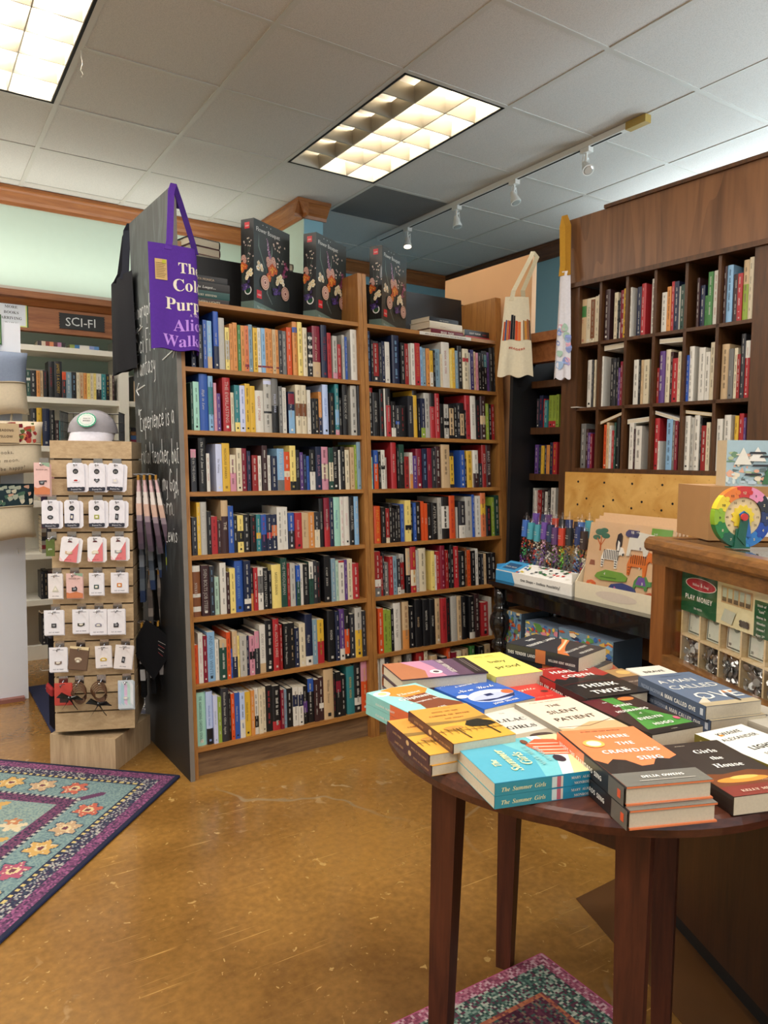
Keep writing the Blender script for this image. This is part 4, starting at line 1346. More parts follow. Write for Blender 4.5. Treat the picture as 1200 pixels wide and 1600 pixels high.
across(.174, .298, 1.455, 1.497, 'b58f62', .014, 'tan paperback tilted up to the right in the lowest pigeonhole row')
across(.318, .437, 1.452, 1.462, 'dfe6e2', .02, 'white and green paperback lying across the lowest pigeonhole row, third cell')
across(.455, .577, 1.490, 1.452, 'e9e7e2', .014, 'white paperback sloping down to the right in the lowest pigeonhole row')
across(.595, .718, 1.487, 1.470, 'c9ad7c', .014, 'tan paperback sloping gently down in the lowest pigeonhole row, fifth cell')
m = MB(ww); m.box(.035, .07, -.02, .1, 1.5350, 1.5385); m.build('paper_slip', 'paper', label='white paper slip poking out at the edge of the pigeonhole stile', category='paper')

# ================================================================ boxed flower sets on the oak bookcases
def flower(m, O, R, Uv, x, y, r, col, kind, lift):
    o = Vector(O) + R.cross(Uv)*lift
    if kind == 'rose':
        for k, (q, c) in enumerate(((1, col), (.8, '8a5a50'), (.72, 'd0a898'), (.5, '7a4440'), (.42, 'd8b4a4'), (.2, '6a3432'))): m.flat([(x+r*q*math.cos(a*.524), y+r*q*1.05*math.sin(a*.524)) for a in range(12)], o+R.cross(Uv)*.0002*k, R, Uv, c)
    elif kind == 'blob':
        for k in range(9):
            a = k*2.4; rr_ = r*.75*math.sqrt(k/9); m.flat([(x+rr_*math.cos(a)+r*.36*math.cos(q*.785), y+rr_*math.sin(a)+r*.36*math.sin(q*.785)) for q in range(8)], o+R.cross(Uv)*.0001*k, R, Uv, col if k % 3 else '2c2a33')
    else:
        n = 5
        for k in range(n):
            a = 2*math.pi*k/n+.3; cx, cy = x+r*.55*math.cos(a), y+r*.55*math.sin(a); m.flat([(cx+r*.46*math.cos(q*.785), cy+r*.46*math.sin(q*.785)) for q in range(8)], o+R.cross(Uv)*.0001*k, R, Uv, col)
        m.flat([(x+r*.25*math.cos(q*.785), y+r*.25*math.sin(q*.785)) for q in range(8)], o+R.cross(Uv)*.0008, R, Uv, 'd9a53c')
BQ = [('blade', .18, .6, .1, .86), ('blade', .46, .5, .42, .86), ('blade', .3, .5, .22, .84)]
def bouquet(m, O, R, Uv, w_, h_):
    N = R.cross(Uv); O = Vector(O); rb = random.Random(21)
    for a, b_, c, d, k in ((.30, .50, .13, .86, '5f7068'), (.44, .55, .49, .80, '6a7a72'), (.40, .30, .34, .6, '3a4a40'), (.52, .25, .5, .5, '33483c'), (.6, .2, .56, .4, '2f4238'), (.5, .12, .36, .3, '6a7470')):
        m.flat([(a*w_-.0025, h_*b_), (a*w_+.0025, h_*b_), (c*w_+.0035, h_*(b_+(d-b_)*.6)), (c*w_, h_*d), (c*w_-.004, h_*(b_+(d-b_)*.6))], O+N*.0003, R, Uv, k)
    for k in range(6): a = .36+.055*k; m.flat([(a*w_, h_*.10), (a*w_+.002, h_*.10), ((.46+.02*k)*w_+.001, h_*.36), ((.46+.02*k)*w_-.001, h_*.36)], O+N*.0003, R, Uv, '2c3a34')
    def put(n, x0, x1, y0, y1, r, cols, kind, lift):
        for k in range(n): flower(m, O, R, Uv, rb.uniform(x0, x1)*w_, rb.uniform(y0, y1)*h_, r*w_*rb.uniform(.8, 1.2), rb.choice(cols), kind, lift+.00002*k)
    for k in range(16): flower(m, O, R, Uv, (.345+.006*k+rb.uniform(-.012, .012))*w_, h_*(.83-.016*k), (.014+.0016*k)*w_, rb.choice(('b08ab0', 'c9a8c4', '9a6a9a', 'a87898')), 'blob', .0005+.00002*k)
    for k in range(22):
        x, y = rb.uniform(.52, .86), rb.uniform(.56, .84); m.flat([(x*w_-.0006, y*h_), (x*w_+.0006, y*h_), (.6*w_+.001, .46*h_), (.6*w_, .46*h_)], O+N*.0004, R, Uv, '3a4640'); flower(m, O, R, Uv, x*w_, y*h_, .018*w_, rb.choice(('d8cdbc', 'b9a4a4', 'c9b8b0')), 'star', .0007)
    put(16, .80, .94, .47, .66, .034, ('7a2848', '8f3a60', '5c1f3c', 'b0708c'), 'blob', .0009)
    put(6, .09, .23, .44, .53, .045, ('ddd4c0', 'e6dfd0', 'c9bfa8'), 'star', .0012)
    put(6, .36, .56, .54, .64, .055, ('c99084', 'b97a70', 'd8a898'), 'rose', .0014)
    put(9, .38, .60, .40, .54, .062, ('c9622f', 'd9784a', 'b8532a'), 'star', .0024)
    put(9, .60, .80, .37, .48, .042, ('e0d6b4', 'd9cfae', 'e6dcc4'), 'star', .0034)
    put(16, .50, .68, .25, .36, .038, ('4a3474', '5f4a90', '3a2a60'), 'blob', .0038)
    flower(m, O, R, Uv, .28*w_, .335*h_, .115*w_, 'c9a590', 'rose', .0046); flower(m, O, R, Uv, .85*w_, .285*h_, .115*w_, 'c09a88', 'rose', .0046)
def brick_logo(m, O, R, Uv, x, y, s_):
    o = Vector(O)+R.cross(Uv)*.001; m.flat([(x, y), (x+s_, y), (x+s_, y+s_), (x, y+s_)], o, R, Uv, 'c8202c'); m.text('LEGO', o+R.cross(Uv)*.0004+R*(x+s_/2)+Uv*(y+s_*.33), R, Uv, s_*.42, 'b', 'w', fit=s_*.88)
def gift_box(s, n, label):
    a = math.radians(29.5); F = Vector(bw(s, n, ZT)); F.z = ZT; R = Vector((math.cos(a), math.sin(a), 0)); B_ = Vector((-R.y, R.x, 0)); W_, H_, D_ = .262, .382, .068
    m = MB(); m.obox(F, R*W_, B_*D_, UP*H_, '1b1c1e', cols={2: '2a2e2d', 4: '131416'})
    o = m.build('boxed_flower_set', 'gloss', base=F+R*W_/2+B_*D_/2, label=label, category='box', group='boxed flower sets on the oak bookcases')
    m = MB(); bouquet(m, F+UP*0, R, UP, W_, H_); brick_logo(m, F, R, UP, .02, .055, .034)
    m.text('Flower Bouquet', F+R*.015+UP*.335-B_*.0006, R, UP, .026, 'r', 'd8d8d4', 'l')
    for k in range(3): m.flat([(.06+.028*k, .366), (.066+.028*k, .366), (.063+.028*k, .371)], F-B_*.0004, R, UP, 'c9c9c4')
    m.flat([(0, 0), (W_, 0), (W_, .012), (.0, .04)], F-B_*.0004, R, UP, '5f736a'); m.text('756 pcs/pzs', F-B_*.0008+R*.02+UP*.012, R, UP, .014, 'r', 'b9c4bc', 'l'); m.build('front_print', 'gloss', o)
    m = MB(); Rs = -B_; Os = F+B_*D_
    bouquet(m, Os-Rs*.09, Rs, UP, .2, .36); m.v = [tuple(v) for v in m.v]
    keep = [i for i, f in enumerate(m.f) if all(-.001 < (Vector(m.v[k])-Os).dot(Rs) < D_+.001 for k in f)]; m.f, m.c = [m.f[i] for i in keep], [m.c[i] for i in keep]
    brick_logo(m, Os, Rs, UP, .02, .342, .026)
    m.flat([(0, 0), (D_, 0), (D_, .04), (0, .04)], Os-R*.0004, Rs, UP, '5f736a')
    for q, c in ((.019, 'e9e7e2'), (.014, '1e4a30')): m.flat([(.038+q*math.cos(t_*.393), .085+q*math.sin(t_*.393)) for t_ in range(16)], Os-R*(.0012-.02*q), Rs, UP, c)
    for k in range(3): m.flat([(.005, .11+.03*k), (.012, .11+.03*k), (.05, .2+.03*k), (.044, .2+.03*k)], Os-R*.0003, Rs, UP, '3a423e')
    m.build('side_print', 'gloss', o)
gift_box(.31, .031, 'black boxed flower set, leftmost of the three, beside the purple tote')
gift_box(.619, .047, 'black boxed flower set in the middle of the three on the oak bookcases')
gift_box(.97, .038, 'black boxed flower set on the thriller bookcase beside the stacked books')
# ================================================================ tote bags
def tote(name, O, R, V, w_, h_, col, label, mat='cloth', bulge=.02, wrap=None, wob=.006, flare=0., seed=1, hem=None):
    """fabric bag: O top-left corner, R right, V down; wrap = (x, radius) bends the bag backwards past x"""
    O, R, V = Vector(O), Vector(R).normalized(), Vector(V).normalized(); N = R.cross(-V).normalized(); rq = random.Random(seed); ph = [rq.uniform(0, 6) for _ in range(4)]
    def fx(x, y, side=1, off=0.):
        u, v = x/w_, y/h_
        z = side*bulge*math.sin(math.pi*min(max(u, 0), 1))**.7*(.35+.65*math.sin(math.pi*min(1, v*.75+.15))) + wob*math.sin(7*u+ph[0]+2*v)*v*.8 + wob*.6*math.sin(13*u+ph[1])*v
        xx = x + flare*(u-.5)*v*w_
        yy = y + wob*.7*math.sin(4*u*math.pi+ph[2])*v
        if wrap and xx > wrap[0]:
            a = (xx-wrap[0])/wrap[1]; aa = min(a, 1.45); xx = wrap[0]+wrap[1]*math.sin(aa) + (a-aa)*wrap[1]*.12; z -= wrap[1]*(1-math.cos(aa)) + (a-aa)*wrap[1]*.99
        return O + R*xx + V*yy + N*(z+off)
    nu, nv = 26, 28
    t = empty(name, O+R*w_/2+V*h_, label=label, category='bag')
    for side, nm in ((1, 'front_panel'), (-1, 'back_panel')):
        m = MB(); m.v = [tuple(fx(w_*i/nu, h_*j/nv, side)) for j in range(nv+1) for i in range(nu+1)]
        for j in range(nv):
            for i in range(nu):
                a = j*(nu+1)+i; m.f.append((a, a+nu+1, a+nu+2, a+1) if side > 0 else (a, a+1, a+nu+2, a+nu+1)); m.c.append(lin(hem if hem and j >= nv-3 else col))
        m.build(nm, mat, t, smooth=True)
    return t, fx
def strap(t, pts, wd, R, col, mat='cloth', name='strap'):
    m = MB(); R = Vector(R).normalized(); P = [Vector(p) for p in pts]
    for a, b_ in zip(P, P[1:]):
        n = (b_-a).cross(R).normalized()*.0012
        m.add([a-R*wd/2-n, a+R*wd/2-n, b_+R*wd/2-n, b_-R*wd/2-n, a-R*wd/2+n, a+R*wd/2+n, b_+R*wd/2+n, b_-R*wd/2+n], [(0, 1, 2, 3), (7, 6, 5, 4), (0, 4, 5, 1), (2, 6, 7, 3), (1, 5, 6, 2), (0, 3, 7, 4)], col)
    return m.build(name, mat, t)
def bagtext(t, fx, rows, name='printed_lettering'):
    m = MB()
    for txt, x, y, size, st, col, al in rows:
        L = tlen(txt, st)*size; q = x - (L/2 if al == 'c' else 0)
        for ch in txt:
            g = gl(st, ch)
            if g and g[0]:
                vs = [tuple(fx(q+a*size, y-b_*size, 1, .0015)) for a, b_ in g[0]]; m.add(vs, g[1], col)
            q += (g[2] if g else .3)*size
    m.build(name, 'cloth', t)
# purple tote over the panel's front corner
PU = '553091'
p = Vector(bw(-.155, -.045, 2.105)); Rv = Vector((BD[0], BD[1], 0)); Dn = (Vector(bw(0, 0, 1))-Vector(bw(0, 0, 2))).normalized()
t, fx = tote('purple_tote_bag', p, Rv, Dn, .255, .405, PU, 'purple tote bag printed with a novel title hanging from the chalkboard panel corner', bulge=.012, wrap=(.165, .035), seed=4)
bagtext(t, fx, [('The', .112, .105, .088, 's', 'e6dcc8', 'l'), ('Color', .088, .175, .1, 's', 'e6dcc8', 'l'), ('Purple', .058, .25, .098, 's', 'e6dcc8', 'l'), ('A NOVEL', .15, .275, .024, 's', 'c9a8d8', 'l'), ('Alice', .088, .33, .096, 's', 'b98ae0', 'l'), ('Walker', .048, .39, .092, 's', 'b98ae0', 'l')])
m = MB(); P4 = [fx(.022, .062, 1, .003), fx(.068, .062, 1, .003), fx(.068, .142, 1, .003), fx(.022, .142, 1, .003)]; m.add(P4, [(0, 3, 2, 1)], 'c9a568')
for k in range(9): y = .078+.0068*k; m.add([fx(.026, y, 1, .004), fx(.064-.004*(k % 3), y, 1, .004), fx(.064-.004*(k % 3), y+.0014, 1, .004), fx(.026, y+.0014, 1, .004)], [(0, 3, 2, 1)], '5a4428')
m.add([fx(.05, .064, 1, .005), fx(.064, .066, 1, .005), fx(.062, .08, 1, .005), fx(.048, .078, 1, .005)], [(0, 3, 2, 1)], 'b5b02c'); m.build('paper_tag', 'paper', t)
top = Vector(bw(-.035, -.012, 2.356))
strap(t, [fx(.075, .02, 1, .001), fx(.085, 0, 0, 0)+UP*.02, top+Vector((-.012, -.006, -.03)), top+UP*.003], .026, Rv, '5b3596')
strap(t, [fx(.19, .02, 1, .001), fx(.18, 0, 0, 0)+UP*.02, top+Vector((.022, -.004, -.06)), top+UP*.003], .024, Rv, '3f2470')
strap(t, [top+UP*.003, top+Vector((.012, .03, .004)), top+Vector((.03, .03, -.08))], .024, Rv, '3f2470')
# black tote over the rear corner
s_ = -.062; p = Vector(bw(s_, .86, 2.12)); Rb = Vector((-BN[0], -BN[1], 0))
t, fx = tote('black_tote_bag', p, Rb, Dn, .36, .44, '0d0e16', 'plain black tote bag hanging from the back corner of the chalkboard panel', bulge=.02, flare=.16, wob=.003, seed=9)
top = Vector(bw(-.035, .592, 2.357)); Fc = (.8, -.6, 0)
strap(t, [fx(.25, .02, 1, .001), fx(.255, 0, 0, 0)+UP*.02, top+Vector((-.012, .02, -.03)), top], .034, Fc, '1a1d28')
strap(t, [fx(.14, .02, 1, .001), fx(.17, 0, 0, 0)+UP*.02, top+Vector((-.012, .05, -.05)), top], .03, Fc, '11131a')
strap(t, [top, top+Vector((.03, .0, .003)), top+Vector((.03, .01, -.06))], .03, Rb, '10121a')
# cream tote with a printed row of books on the peach partition
Rt = Vector((.8339, -.552, 0)); p = Vector((2.506, 2.81, 2.088))-Vector((.01, .02, 0))
t, fx = tote('cream_tote_bag', p, Rt, (0, 0, -1), .115, .385, 'd9cfb4', 'cream tote bag printed with a row of coloured book spines hanging on the peach partition', bulge=.012, flare=.55, wob=.01, seed=2)
m = MB(); x = .005
for k, c in enumerate(('b5502c', '3a4a7a', 'c06a3a', 'a8322c', '25252b', '1f1f24', 'c8502c', 'd9713c', 'e2d2b8', '8a6a4a', 'c98a3c', '9a5c36', '5a4030')):
    ww_ = (.007, .006, .008, .007, .011, .008, .011, .012, .009, .006, .01, .008, .007)[k]; h0 = .075+.012*((k*5) % 7)/7 + (.02 if k in (4, 5) else 0)
    y1 = .21; y0 = y1-h0-.015; m.add([fx(x, y0, 1, .002), fx(x+ww_-.001, y0, 1, .002), fx(x+ww_-.001, y1, 1, .002), fx(x, y1, 1, .002)], [(0, 3, 2, 1)], c); x += ww_
m.build('printed_books', 'cloth', t)
bagtext(t, fx, [('READERS', .06, .257, .02, 'b', 'b5402c', 'c')])
top = Vector((2.715, 2.835, 2.35))
strap(t, [fx(.03, .02, 1, .001), fx(.04, 0, 0, 0)+UP*.03, top+Vector((-.02, -.01, -.03)), top], .022, Rt, 'cfc4a8')
strap(t, [fx(.09, .02, -1, .001), fx(.085, 0, 0, 0)+UP*.03, top+Vector((.012, -.02, -.03)), top], .022, Rt, 'b9ad90')
# white tote with ochre straps on the pigeonhole unit's end
p = Vector(ww(-.03, -.045, 2.16)); Rw = Vector((.35, -.94, 0))
t, fx = tote('white_tote_bag', p, Rw, (0, 0, -1), .05, .49, 'd8d6dc', 'white tote bag with ochre straps and pastel flowers hanging on the pigeonhole end', bulge=.012, flare=.7, wob=.008, seed=6)
m = MB(); rq = random.Random(2)
for k in range(16):
    x, y = rq.uniform(.004, .046), rq.uniform(.22, .43); r = rq.uniform(.008, .02); m.add([fx(x+r*.6*math.cos(q*.785), y+r*math.sin(q*.785), 1, .002+.0002*k) for q in range(8)], [tuple(range(7, -1, -1))], rq.choice(('b7a6d0', '9db6d6', 'd7a6b8', 'a6c2b0', '8f9ecf')))
m.build('printed_flowers', 'cloth', t)
top = Vector(ww(-.035, -.02, 2.408))
strap(t, [fx(.01, .02, 1, .001), fx(.012, 0, 0, 0)+UP*.03, top+Vector((-.012, .0, -.04)), top+UP*.014], .03, (.2, -.98, 0), 'b8892f')
strap(t, [fx(.04, .02, 1, .001), fx(.036, 0, 0, 0)+UP*.03, top+Vector((-.006, -.03, -.04)), top+UP*.014], .03, (.2, -.98, 0), 'a87a28')
# ================================================================ round book table
TC = (1.174, 1.027); TR = .42
t = empty('round_table', (*TC, 0), label='round dark pine table covered with stacked novels', category='table')
m = MB(); m.lathe([(.405, .718), (.418, .722), (.42, .735), (.416, .747), (.408, .75)], (*TC, 0), 72); m.build('tabletop', 'table', t)
LEGS = [(.898, 1.134), (1.25, 1.331), (.99, .759), (1.342, .955)]
ax = Vector((LEGS[1][0]-LEGS[0][0], LEGS[1][1]-LEGS[0][1], 0)).normalized(); ay = Vector((-ax.y, ax.x, 0))
for k, (x, y) in enumerate(LEGS):
    m = MB(); o = Vector((x, y, 0)); out = (o-Vector((*TC, 0))).normalized()*.008
    P = [(o+out*(1.4 if z == 0 else 0)+ax*a*r+ay*b_*r+UP*z) for z, r in ((0, .0185), (.72, .0275)) for a, b_ in ((-1, -1), (1, -1), (1, 1), (-1, 1))]
    m.add([tuple(p) for p in P], [(3, 2, 1, 0), (4, 5, 6, 7)] + [(i, (i+1) % 4, 4+(i+1) % 4, 4+i) for i in range(4)]); m.build('leg', 'tleg', t)
for a, c in ((0, 1), (1, 3), (3, 2), (2, 0)):
    A, B_ = Vector((*LEGS[a], .645)), Vector((*LEGS[c], .645)); d = (B_-A).normalized(); nn = Vector((-d.y, d.x, 0)); A += d*.028; B_ -= d*.028
    m = MB(); m.obox(A-nn*.01, B_-A, nn*.02, UP*.074); m.build('apron', 'tleg', t)
TT = .7502; GB = 'novels laid out on the round table'
def pile(n, cx, cy, ang, w_, l_, th, cov, spine, labels, hard=False, front=(), sp=(), off=(0, 0), z=TT, **k):
    for i in range(n): lying(cx+off[0]*(n-1-i), cy+off[1]*(n-1-i), ang, w_, l_, z+i*(th+.0004), th, cov, spine, labels[i], GB, hard, front if i == n-1 else k.get('front2', front), sp, mat='gloss' if k.get('glossy', True) else 'bookc')
W = 'f1ede4'
# teal beach novel, two high, spine to the near rim
pile(2, .868, .888, 75, .158, .2, .02, '5fb0ba', '2b8fb4', ['teal beach novel lying under its twin at the near table rim', 'teal beach novel with a striped swimsuit on top of its twin'],
     front=[('r', 0, .0, 1, 1, '6fb7bd'), ('p', [(0, .55), (.5, .45), (1, .62), (1, 1), (0, 1)], '4fa0b4'), ('p', [(0, 0), (1, 0), (1, .2), (.5, .12), (0, .3)], 'e3d09a'), ('p', [(0, .3), (.5, .12), (1, .2), (1, .3), (.5, .24), (0, .4)], 'dff0ea'),
            ('p', [(.42, .1), (.5, .34), (.78, .4), (.92, .25), (.86, .08), (.6, .02)], 'e0603c')] + [('p', [(.45+.09*k, .09), (.52+.09*k, .35), (.545+.09*k, .355), (.475+.09*k, .085)], 'f0c8b0') for k in range(4)] +
           [('e', .36, .26, .09, .05, '2a2430'), ('e', .5, .04, .12, .035, '2a2430'), ('e', .86, .38, .06, .03, '7a4a34'), ('t', .42, .80, .17, 'The', 'i', 'f0eaa4', 'c', .3), ('t', .46, .665, .24, 'Summer', 'i', 'f0eaa4', 'c', .75), ('t', .46, .53, .24, 'Girls', 'i', 'f0eaa4', 'c', .6), ('t', .5, .42, .12, 'MARY ALICE', 's', '8ab4b0', 'c', .8), ('t', .5, .33, .12, 'MONROE', 's', '8ab4b0', 'c', .6)],
     sp=[('r', 0, 0, 1, 1, '2b93b8'), ('r', 0, 0, .5, 1, '2f8fa0'), ('r', .50, .06, .545, .94, 'cfe0dc'), ('r', .545, .06, .58, .94, 'c06a78'), ('r', .58, .06, .6, .94, 'e0d6c8'), ('t', .25, .3, .074, 'The Summer Girls', 'i', 'e9e6b0', 'c', .46), ('t', .77, .56, .045, 'MARY ALICE', 's', W, 'c', .3), ('t', .77, .12, .045, 'MONROE', 's', W, 'c', .3), ('e', .955, .5, .02, .3, '4aa0a8')])
# orange and black marsh novel, two high
CR = [('r', 0, 0, 1, 1, 'e27f4f'), ('p', [(0, 0), (1, 0), (1, .42), (.86, .37), (.72, .4), (.6, .3), (.45, .29), (.35, .4), (.22, .43), (.1, .36), (0, .44)], '2b2320'), ('r', 0, 0, 1, .2, '6d6a62'),
      ('t', .5, .94, .045, '#1 NEW YORK TIMES BESTSELLER', 'b', '3a2420', 'c', .8), ('t', .56, .8, .18, 'WHERE', 'b', W), ('t', .60, .66, .18, 'THE', 'b', W), ('t', .55, .52, .19, 'CRAWDADS', 'b', W, 'c', .9), ('t', .66, .38, .19, 'SING', 'b', W),
      ('e', .22, .71, .13, .07, 'e0b25c'), ('e', .22, .71, .09, .05, 'f2e4c4'), ('t', .52, .1, .105, 'DELIA OWENS', 'b', W, 'c', .8), ('r', .2, .055, .85, .062, 'b9b2a6')]
pile(2, .99, .775, -20.8, .145, .228, .0295, 'e27f4f', '2a2626', ['orange and black hardcover lying under its twin near the rim', 'orange and black hardcover on top of its twin near the rim'], True, front=CR,
     sp=[('r', 0, 0, .45, 1, 'd9794c'), ('r', .45, 0, .8, 1, '26201f'), ('r', .8, 0, 1, 1, '66625a'), ('t', .38, .32, .07, 'WHERE THE CRAWDADS SING', 'b', W, 'c', .66), ('r', .92, .28, .96, .72, 'd85a34')], off=(-.006, -.012))
# dark novel partly under the marsh novel
pile(1, 1.145, .705, -18, .135, .205, .03, '2e2622', '2e2622', ['dark brown novel with a lit house between the orange hardcovers and a white book'],
     front=[('r', 0, 0, 1, 1, '332a26'), ('r', 0, 0, 1, .16, '7a2e22'), ('p', [(0, .16), (1, .16), (1, .34), (.7, .4), (.3, .36), (0, .4)], '6e3a1a'), ('e', .45, .25, .36, .05, 'd98a34'), ('e', .5, .28, .2, .03, 'e8b45a'), ('t', .34, .93, .04, 'BESTSELLER', 'b', 'b9a994'), ('t', .56, .76, .23, 'Girls', 's', W), ('t', .56, .62, .2, 'the', 's', W), ('t', .56, .47, .23, 'House', 's', W), ('t', .5, .05, .11, 'KELLY MUSTIAN', 's', 'e2c2a8', 'c', .86), ('t', .7, .19, .035, 'A NOVEL', 'b', 'd8b08a')])
# white and gold poem book, two high
pile(2, 1.285, .715, -7, .126, .2, .0145, 'efeade', '6b6022', ['white anthology with black title lying under its twin', 'white anthology with black title lying on its twin at the rim'],
     front=[('r', 0, 0, 1, 1, 'f0ebdf'), ('t', .5, .86, .2, 'KWAME', 'b', '1c1a18', 'c', .86), ('r', .26, .845, .34, .88, 'd98a2c'), ('t', .5, .74, .13, 'ALEXANDER', 'r', '2a2826', 'c', .84), ('t', .5, .5, .24, 'LIGHT', 'b', '1c1a18', 'c', .9), ('t', .5, .38, .1, 'FOR THE', 'r', '8a867c'), ('t', .5, .18, .24, 'WORLD', 'b', '1c1a18', 'c', .9)],
     sp=[('r', 0, 0, 1, 1, '6f6426'), ('t', .2, .25, .04, 'KWAME ALEXANDER', 'b', 'e6d9a0', 'c', .34), ('t', .66, .25, .04, 'LIGHT FOR THE WORLD', 'b', 'e6d9a0', 'c', .5)])
# grey blue novel, two high
pile(2, 1.418, .944, -15, .138, .212, .0275, '5d6b7c', '47536a', ['grey blue paperback lying under its twin by the display counter', 'grey blue paperback on top of its twin by the display counter'],
     front=[('r', 0, 0, 1, 1, '64738a'), ('r', 0, 0, 1, .1, 'b9a888'), ('t', .5, .9, .06, 'FREDRIK BACKMAN', 'b', '3a4454', 'c', .7), ('p', [(0, .1), (.3, .26), (.2, .08)], 'd9cdb8'), ('e', .8, .32, .1, .04, 'c98a5a'), ('t', .42, .70, .22, 'A MAN', 'r', W), ('t', .5, .5, .25, 'CALLED', 'r', W, 'c', .92), ('t', .55, .17, .42, 'OVE', 'r', W, 'c', .86), ('e', .7, .15, .035, .1, '2a2f3a')],
     sp=[('r', 0, 0, 1, 1, '4d5a70'), ('t', .21, .3, .055, 'FREDRIK BACKMAN', 'r', 'a9b4c4', 'c', .32), ('t', .62, .28, .085, 'A MAN CALLED OVE', 'b', W, 'c', .5), ('r', .93, .25, .97, .75, 'c9ced6')], off=(.006, -.008))
# dark green and maroon novel
pile(1, 1.238, .95, -9.3, .128, .205, .03, '2c241f', '2c241f', ['dark novel with a green gown on its cover between pale and grey blue books'],
     front=[('r', 0, 0, 1, 1, '33231f'), ('p', [(0, .5), (0, 1), (.5, 1), (.35, .6)], '5a1f26'), ('p', [(.36, .98), (.62, .98), (.6, .72), (.95, .3), (1, .12), (.1, .12), (.3, .5), (.4, .72)], '4a8a3c'), ('p', [(.45, .7), (.55, .7), (.7, .3), (.5, .2), (.36, .4)], '3a6f2e'), ('r', 0, 0, 1, .1, '1d1a18'),
            ('e', .78, .9, .16, .055, 'c9763c'), ('t', .3, .86, .07, 'THE', 's', W), ('t', .5, .72, .17, 'SEVEN', 'b', W), ('t', .48, .57, .17, 'HUSBANDS', 'b', W, 'c', .9), ('t', .5, .48, .1, 'of', 'i', W), ('t', .5, .33, .19, 'EVELYN', 'b', W), ('t', .52, .17, .19, 'HUGO', 'b', W), ('e', .88, .26, .05, .04, 'd0607a'), ('t', .5, .04, .04, 'A NOVEL', 'b', 'c9bda8')])
# pale novel with dark capitals
pile(1, 1.108, 1.018, -10.5, .135, .19, .03, 'e3cdb4', '9a8f7e', ['pale cream thriller with thin dark capitals in the middle of the table'],
     front=[('r', 0, 0, 1, 1, 'e6cfb8'), ('p', [(0, 0), (1, 0), (1, .2), (.6, .26), (.2, .14), (0, .2)], 'c9a578'), ('l', [(.02, .22), (.5, .16), (.98, .26)], .012, '5a3a2a'), ('t', .5, .93, .04, '#1 NEW YORK TIMES BESTSELLER', 'r', '5a4a40', 'c', .7), ('t', .5, .77, .13, 'THE', 'r', '2c2622'), ('t', .5, .57, .18, 'SILENT', 'r', '2c2622', 'c', .8), ('t', .5, .36, .18, 'PATIENT', 'r', '2c2622', 'c', .88)],
     sp=[('r', 0, 0, 1, 1, '8f877a'), ('t', .5, .28, .09, 'THE SILENT PATIENT', 'r', '2a2622', 'c', .75)])
# grey vintage novel between
pile(1, 1.0, 1.052, -12, .125, .18, .02, 'cfc8bc', 'b9b0a0', ['pale grey vintage photograph novel between the ochre stack and the cream thriller'],
     front=[('r', 0, 0, 1, 1, 'd3ccc0'), ('p', [(0, 0), (1, 0), (1, .3), (0, .22)], 'a89a84'), ('t', .5, .84, .06, 'THE', 'r', '6a6258'), ('t', .5, .6, .26, 'LILAC', 's', '3c3a38', 'c', .84), ('t', .5, .38, .26, 'GIRLS', 's', '3c3a38', 'c', .84), ('e', .6, .14, .2, .06, '4a3a34')])
# ochre umbrella novel, three high, the top one shifted
HO = [('r', 0, 0, 1, 1, 'cf9440'), ('r', 0, 0, 1, .5, 'd9a03c'), ('p', [(0, .5), (1, .5), (1, .6), (.5, .55), (0, .6)], '8a6a34'), ('t', .5, .93, .035, 'A NATIONAL BESTSELLER', 's', '7a4a20', 'c', .6), ('t', .5, .83, .085, 'HOTEL ON THE', 's', '7a3a1c', 'c', .7), ('t', .5, .72, .1, 'CORNER OF BITTER', 's', '7a3a1c', 'c', .92), ('t', .5, .62, .08, 'AND SWEET', 's', '7a3a1c', 'c', .5),
      ('p', [(.5, .4), (.6, .5), (.8, .52), (.95, .42), (.98, .34), (.75, .3), (.55, .34)], '1e1c14'), ('l', [(.78, .34), (.82, .08)], .03, '1e1c14'), ('l', [(0, .3), (1, .24)], .012, '4a3418'), ('e', .28, .36, .16, .05, 'b9843a'), ('l', [(.3, .34), (.34, .06)], .02, '3a2c18')] + [('l', [(.05+.1*k, .2), (.05+.1*k, .34)], .01, '4a3418') for k in range(10)]
HS = [('r', 0, 0, 1, 1, '4a2024'), ('e', .52, .5, .035, .26, 'd8b07a'), ('t', .26, .3, .05, 'JAMIE FORD', 's', 'c99a6a', 'c', .36), ('t', .78, .3, .04, 'HOTEL ON THE CORNER', 's', 'c99a6a', 'c', .36)]
for k, (x, y, lab) in enumerate(((.815, 1.06, 'lowest'), (.812, 1.063, 'second from the top'), (.849, 1.045, 'topmost'))):
    lying(x, y, -9.4, .126, .178, TT+k*.0184, .018, 'd09a44', '4a2024', f'ochre umbrella novel lying {lab} in its stack at the table rim', GB, False, HO, HS, mat='gloss')
